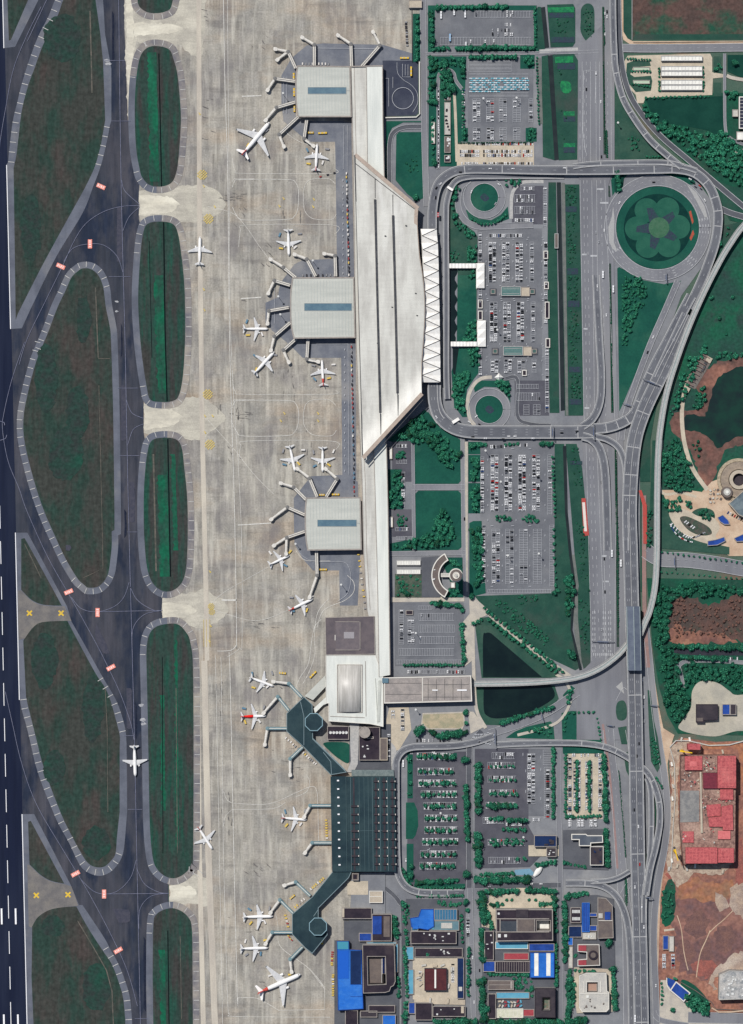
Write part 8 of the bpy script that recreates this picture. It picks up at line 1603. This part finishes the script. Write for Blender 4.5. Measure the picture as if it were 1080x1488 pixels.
t = thing('round_tower', 1055.5, 715, 'small tan round tower left of the ring pavilion', 'tower'); b = MB(); b.lathe(1055.5, 715, [(8, 0), (8, 12)], 28); b.build('body', M_brn2, t); b = MB(); b.lathe(1055.5, 715, [(5.4, 12.02), (5, 13.5)], 20); b.build('cap', M_stone, t); b = MB(); b.lathe(1055.5, 715, [(2.6, 13.5), (2.4, 14.5)], 16); b.build('lantern', M_wht, t)
bd([(1058, 732), (1078, 714), (1110, 740), (1100, 760), (1072, 748)], 0, 0, 0, 14, mat('slate_glass', (112, 124, 128), (84, 96, 104), scale=.1, fine=.08, rough=.4), 'slate blue glazed block below the ring pavilion', rim=M_tan); bd([(1042, 752), (1050, 748), (1058, 756), (1060, 762), (1052, 762), (1046, 758)], 0, 0, 0, 5, M_bluer2, 'small blue angular roof on the curved drive'); bd([(1028, 786), (1040, 784), (1052, 780), (1054, 786), (1042, 792), (1028, 793)], 0, 0, 0, 5, M_bluer2, 'long blue curved roof under the curved drive'); bd([(1066, 782), (1084, 774), (1090, 786), (1070, 787)], 0, 0, 0, 5, M_bluer2, 'blue wedge roof at the right edge above the road')
for i in range(14): place(box_mb(3.4, 2.4, 2.2).mesh('site_crate', [(M_stone, M_tan, M_brn2)[i % 3], M_tyre]), 'site_crate', 1032 + (i % 4) * 5 + ru.uniform(-1, 1), 712 + (i // 4) * 6 + ru.uniform(-1, 1), ru.uniform(0, 3), f'{("pale", "tan", "grey")[i % 3]} crate, {ordn(i % 4)} from west, {ordn(i // 4)} row beside the round tower', 'crate', 'crates beside the round tower')
bd([(1011, 1023), (1042, 1023), (1042, 1045), (1022, 1046), (1022, 1049), (1011, 1049)], 0, 0, 0, 10, M_black, 'black flat block on the pale stone yard', rim=M_dkbr, units=((1016, 1045, 9, 5, .6, M_brn2),)); bd(1049, 1023, 1060, 1038, 7, M_bluer2, 'blue square roof on the stone yard'); bd(1060.6, 1023, 1069, 1038, 7, M_black, 'black roof joined to the stone yard\'s blue roof')
M_rdk = mat('red_formwork', (186, 98, 98), (160, 80, 84), (202, 128, 122), scale=.25, fine=.28); M_mess = mat('site_concrete', (150, 120, 108), (116, 90, 84), (180, 154, 138), scale=.25, fine=.4, fscale=.5); M_slab = mat('grey_slab', (140, 138, 134), (118, 118, 118), (158, 150, 142), scale=.12, fine=.14); M_pinkr = mat('pink_formwork', (206, 118, 116), (192, 104, 104), scale=.2, fine=.1)
t = thing('unfinished_building', 1026, 1172, 'unfinished building with red formwork decks and grey slabs', 'building site')
for nm, p, z0, z1, m in (('base_slab', [(988, 1096), (1067, 1096), (1066, 1250), (992, 1254), (986, 1194), (988, 1146)], 0, 9, M_mess), ('red_deck', rect(993, 1097, 1018, 1117), 9, 15, M_rdk), ('red_deck', rect(1040, 1096.5, 1066.6, 1143), 9, 17, M_rdk), ('dark_deck', rect(1019.5, 1121, 1039.6, 1143.5), 9, 14, mat('dark_formwork', (120, 54, 66), (104, 50, 60), scale=.2, fine=.1)), ('upper_deck', rect(1018.5, 1096.5, 1039.6, 1120.6), 9, 14.4, M_mess), ('low_slab', [(986.5, 1147), (1014, 1147), (1014, 1192), (986.5, 1193)], 9, 9.6, M_slab), ('red_deck', [(1046, 1170), (1062, 1167), (1063, 1204), (1048, 1204), (1048, 1199), (1028, 1199), (1027, 1186), (1046, 1184)], 9, 13, M_rdk), ('pink_deck', rect(1041, 1205, 1059, 1217), 9, 12, M_pinkr), ('red_deck', rect(994, 1229, 1040, 1252), 9, 14, M_rdk), ('red_deck', rect(1041, 1230, 1064, 1251), 9, 13, M_rdk), ('pink_deck', [(1024, 1168), (1045, 1166), (1045, 1183), (1026, 1185)], 9, 11, M_rdk), ('red_deck', rect(1044, 1145, 1063, 1160), 9, 12.4, M_rdk), ('red_deck', rect(990, 1206, 1006, 1222), 9, 11, M_rdk), ('beam', [(1014.6, 1120), (1017, 1120), (1019, 1208), (1016, 1208)], 9, 12, M_tan), ('pink_deck', rect(1000, 1104, 1010, 1112), 15, 16, M_pinkr), ('annexe_roof', rect(998, 1080, 1016, 1088), 0, 8, M_rdk)):
    b = MB(); b.prism(p, z0 + (14 if z0 else 0), z1 + 14); b.build(nm, m, t)
for x0, y0, x1, y1, z in ((1041, 1231, 1063, 1250, 13), (1041, 1098, 1066, 1142, 17), (994, 1230, 1039, 1251, 14), (994, 1098, 1017, 1116, 15)):
    k = 1
    while y0 + k * 4.6 < y1: b = MB(); b.strip([(x0, y0 + k * 4.6), (x1, y0 + k * 4.6)], 0, .4, z + 14, z + 14.3); b.build('formwork_rib', M_pinkr, t); k += 1
    k = 1
    while x0 + k * 5.2 < x1: b = MB(); b.strip([(x0 + k * 5.2, y0), (x0 + k * 5.2, y1)], 0, .5, z + 14, z + 14.4); b.build('formwork_rib', M_pinkr, t); k += 1
for i in range(96):
    x, y = ru.choice(((ru.uniform(1016, 1060), ru.uniform(1148, 1166)), (ru.uniform(990, 1036), ru.uniform(1202, 1226)), (ru.uniform(990, 1014), ru.uniform(1120, 1143)), (ru.uniform(1020, 1044), ru.uniform(1168, 1182)), (ru.uniform(1020, 1038), ru.uniform(1098, 1118))))
    b = MB(); b.box(x, y, ru.uniform(1.2, 4), ru.uniform(.8, 2.4), 22, 29.5 if y < 1120 and x > 1018 else ru.uniform(23.6, 25.5), ru.uniform(0, 3)); b.build('material_stack', ru.choice((M_stone, M_tan, M_mess, M_dark, M_rdk)), t)
def crane(x, y, a, L, label):
    t = thing('tower_crane', x, y, label, 'tower crane', 'yellow tower cranes'); m = mat('crane_yellow', (226, 182, 48), fine=.08)
    b = MB(); b.box(x, y, 1.8, 1.8, 0, 40, a); b.build('tower', m, t)
    c, s = math.cos(a), math.sin(a); b = MB(); b.strip([(x, y), (x + L*c, y + L*s)], 0, 1.4, 40, 41.4); b.build('jib', m, t)
    b = MB(); b.strip([(x, y), (x - 9*c, y - 9*s)], 0, 2.2, 40, 41.2); b.build('counter_jib', m, t); b = MB(); b.box(x - 8*c, y - 8*s, 3, 3, 38, 41.6, a); b.build('counterweight', M_dark, t)
crane(990.5, 1089.5, .15, 12, 'yellow tower crane at the red building site\'s top-left corner'); crane(979, 1236, 1.3, 11, 'yellow tower crane at the red building site\'s lower left')
for i, (x, y) in enumerate(((976, 1110), (977, 1124), (978, 1142), (977, 1160), (977, 1184), (972, 1262), (976, 1250), (984, 1258), (998, 1262), (1010, 1258), (1050, 1266), (990, 1074), (1002, 1074), (1050, 1092))): place(box_mb(6, 2.6, 2.8).mesh('site_hut', [(M_wht, M_tan, M_stone)[i % 3], M_tyre]), 'site_hut', x, y, PI/2 + ru.uniform(-.3, .3), f'{("white", "tan", "pale")[i % 3]} site hut, {ordn(i)} along the building site\'s fringe', 'site hut', 'huts round the building site')
fence([(973, 1086), (982, 1076), (1000, 1076), (1030, 1083), (1060, 1082), (1090, 1074)], 2.2, 1.6, M_stone, 'pale winding site wall above the red building site'); fence([(974, 1088), (980, 1110), (981, 1160), (978, 1200), (975, 1262)], 2, 1.2, M_stone, 'pale straight wall on the building site\'s left side'); fence([(986, 1425), (1012, 1440), (1034, 1456), (1040, 1466), (1090, 1468)], 2, 1.0, M_brn2, 'brown wall right of the blue canopy plaza')
bd(963, 1359, 971, 1379, 5, M_bluer2, 'lone blue shed on the sandy verge', name='shed', cat='shed'); bd(972, 1360, 979, 1382, 4, M_stone, 'pale strip roof beside the lone blue shed', name='shed', cat='shed')
t = thing('blue_canopy', 985, 1440, 'bright blue tilted canopy with white frame on the corner plaza', 'canopy'); q = [(982, 1426), (1002, 1442), (993, 1454), (974, 1438)]
b = MB(); b.prism(q, 6, 7); b.build('roof', M_bluer2, t); b = MB(); parapet(b, offset(q, .8), 1.5, 6, 7.8); b.build('frame', M_rimw, t); b = MB(); b.prism([(969, 1420), (980, 1424), (981, 1428), (974, 1436), (970, 1430)], 5, 6); b.build('side_roof', M_bluer2, t); b = MB(); b.strip(smooth([(968.5, 1420), (969, 1430), (974, 1439)]), 0, 1.2, 5, 6.8); b.build('side_frame', M_rimw, t)
for x, y in ((975, 1437), (1000, 1442), (982, 1428), (992, 1452)): b = MB(); b.tube((x, y, 0), (x, y, 6), .4, .4); b.build('post', M_rimw, t)
bd([(1044, 1414), (1058, 1408), (1110, 1410), (1110, 1448), (1043, 1450)], 0, 0, 0, 20, mat('cluttered_roof', (176, 174, 170), (128, 132, 134), (200, 194, 184), scale=.16, fine=.25, fscale=.5), 'half-built grey-white block with scaffolds at the lower right edge', rim=M_stone, units=units(1048, 1415, 1078, 1444, 16, None, 3)); fence([(1034, 1464), (1044, 1470), (1062, 1470), (1100, 1466)], 2, 2, M_sand, 'salmon wall below the half-built grey block'); sheet('site_ground', mat('pale_rubble', (168, 148, 130), (146, 128, 118), (184, 172, 158), scale=.08, fine=.3), ragged(S((1060, 1390), (1072, 1384), (1110, 1390), (1110, 1412), (1040, 1420), (1044, 1440), (1030, 1430), (1034, 1414)), 3, 5, 1), ragged(S((1038, 1300), (1048, 1300), (1058, 1312), (1056, 1322), (1044, 1322)), 2, 4, 2), ragged(S((1062, 1290), (1090, 1288), (1090, 1330), (1064, 1326)), 3, 5, 3))
def mastl(x, y, h, label, z=0.0):
    t = thing('light_mast', x, y, label, 'light mast', 'tall light masts'); b = MB(); b.tube((x, y, 0), (x, y, h), .35, .22, 8); b.build('pole', M_ac, t); b = MB(); b.lathe(x, y, [(.4, h - .6), (1.5, h - .4), (1.5, h)], 12); b.build('lamp_ring', M_ac, t)
for i, (x, y, h, l) in enumerate(((782, 804, 24, 'lone light mast in the lower canal lot, right'), (737, 807, 24, 'light mast among cars in the lower canal lot, centre'), (604, 919, 24, 'light mast in the half-empty lot'), (702, 145, 20, 'light mast left in the taxi lot'), (750, 144, 20, 'light mast right in the taxi lot'), (705, 655, 22, 'light mast at the canal lot\'s top'), (780, 690, 22, 'light mast in the upper canal lot, right'), (727, 700, 22, 'light mast in the upper canal lot, left'), (722, 480, 18, 'light mast in the main car park'), (604, 1030, 20, 'light mast left of the dry garden'), (760, 1215, 18, 'light mast in the south-middle lot'), (640, 1180, 18, 'light mast in the tree-lined lot'), (897, 180, 18, 'white lamp on the triangle lawn'), (412, 138, 24, 'apron light mast beside the north pier\'s west side'), (455, 130 + 250, 24, 'apron light mast above the middle pier'), (405, 432, 24, 'apron light mast beside the middle pier\'s west side'), (408, 458, 24, 'apron light mast lower beside the middle pier'), (496, 849, 26, 'apron light mast near the southernmost jet bridge'), (430, 790, 20, 'apron light mast beside the south pier'), (437, 160, 0, ''))):
    if h: mastl(x, y, h, l)
def gantry(a, b_, h, label):
    t = thing('sign_gantry', (a[0]+b_[0])/2, (a[1]+b_[1])/2, label, 'sign gantry', 'sign gantries over the roads'); m = mat('gantry_grey', (120, 122, 126))
    b = MB(); b.strip([a, b_], 0, 1.0, h, h + 1.0); b.build('beam', m, t)
    for q in (a, b_): b = MB(); b.tube((q[0], q[1], 0), (q[0], q[1], h + 1), .35, .3, 8); b.build('post', m, t)
    dx, dy = b_[0]-a[0], b_[1]-a[1]; b = MB(); b.strip([(a[0] + dx*.25, a[1] + dy*.25), (a[0] + dx*.75, a[1] + dy*.75)], .8, .4, h - 2, h + 1.6); b.build('sign_panel', mat('sign_blue', (60, 86, 130)), t)
for a, b_, h, l in (((968, 396), (968.5, 412), 7, 'gantry across the roundabout\'s south arc'), ((905, 586), (920, 590), 8, 'small gantry on the road below the roundabout'), ((934, 551), (956, 560), 16, 'gantry across the elevated bend east of the grass triangle'), ((719, 1058), (720.5, 1088), 7, 'gantry at the hatched junction beside the pond'), ((786, 1034), (790, 1050), 7, 'gantry on the road south of the pond'), ((881, 1053), (892, 1054), 7, 'gantry below the wide asphalt plaza'), ((860, 931), (892, 932), 7, 'gantry above the painted arrows'), ((944, 1024), (956, 1025), 7, 'gantry on the outer road by the woodland'), ((862, 616), (863, 640), 13, 'gantry across the elevated junction'), ((980, 806), (980.5, 826), 7, 'gantry over the east road'), ((803, 619), (803.5, 638), 14, 'gantry on the wide elevated road'), ((936, 1302), (946, 1302), 16, 'gantry at the lower expressway merge')): gantry(a, b_, h, l)
t = thing('toll_shelter', 663, 612, 'white angled shelter on the departure kerb\'s lower bend', 'shelter'); b = MB(); b.box(662, 611.5, 11, 4.5, 9.6, 12.4, -.55); b.build('roof', M_fab, t); b = MB(); b.box(662, 611.5, 9, 3, 0, 9.6, -.55); b.build('wall', M_wpl, t)
t = thing('toll_shelter', 654, 275, 'white angled shelter on the inner lane\'s upper bend', 'shelter'); b = MB(); b.box(654, 275, 9.5, 3.4, 10.6, 12.8, .55); b.build('roof', M_fab, t); b = MB(); b.box(654, 275, 7, 2.4, 0, 10.6, .55); b.build('wall', M_wpl, t)
w = bpy.data.worlds.new('World'); sc.world = w; w.use_nodes = True
nt = w.node_tree; bg = nt.nodes['Background']
sky = nt.nodes.new('ShaderNodeTexSky'); sky.sky_type = 'NISHITA'; sky.sun_disc = False
EL, AZ = math.radians(62), math.atan2(-0.60, 0.80)      # sun stands north-west: shadows fall to the south-east
sky.sun_elevation = EL; sky.sun_rotation = AZ
nt.links.new(sky.outputs[0], bg.inputs['Color']); bg.inputs['Strength'].default_value = 0.066
sd = bpy.data.lights.new('sun', 'SUN'); sd.energy = 3.5; sd.angle = math.radians(0.5); sd.color = (1.0, 0.965, 0.925)
so = bpy.data.objects.new('sun', sd); COL.objects.link(so)
d = Vector((math.sin(AZ) * math.cos(EL), math.cos(AZ) * math.cos(EL), math.sin(EL)))
so.rotation_euler = d.to_track_quat('Z', 'Y').to_euler(); so.location = d * 900
H = 5200.0
cd = bpy.data.cameras.new('camera'); cam = bpy.data.objects.new('camera', cd); COL.objects.link(cam)
cd.sensor_fit = 'VERTICAL'; cd.angle = 2 * math.atan(744.0 / H); cd.clip_start = 50; cd.clip_end = 40000
cam.location = (0, 0, H); cam.rotation_euler = (0, 0, 0); sc.camera = cam
sc.view_settings.view_transform = 'Standard'; sc.view_settings.look = 'None'; sc.view_settings.exposure = 0.06; sc.view_settings.gamma = 1
dups = {k: v for k, v in LABELS.items() if len(v) > 1}
print('LABEL DUPLICATES', len(dups), list(dups.items())[:12])
for k in LABELS:
    n = len(k.split())
    if n < 4 or n > 16: print('LABEL LENGTH', n, k)
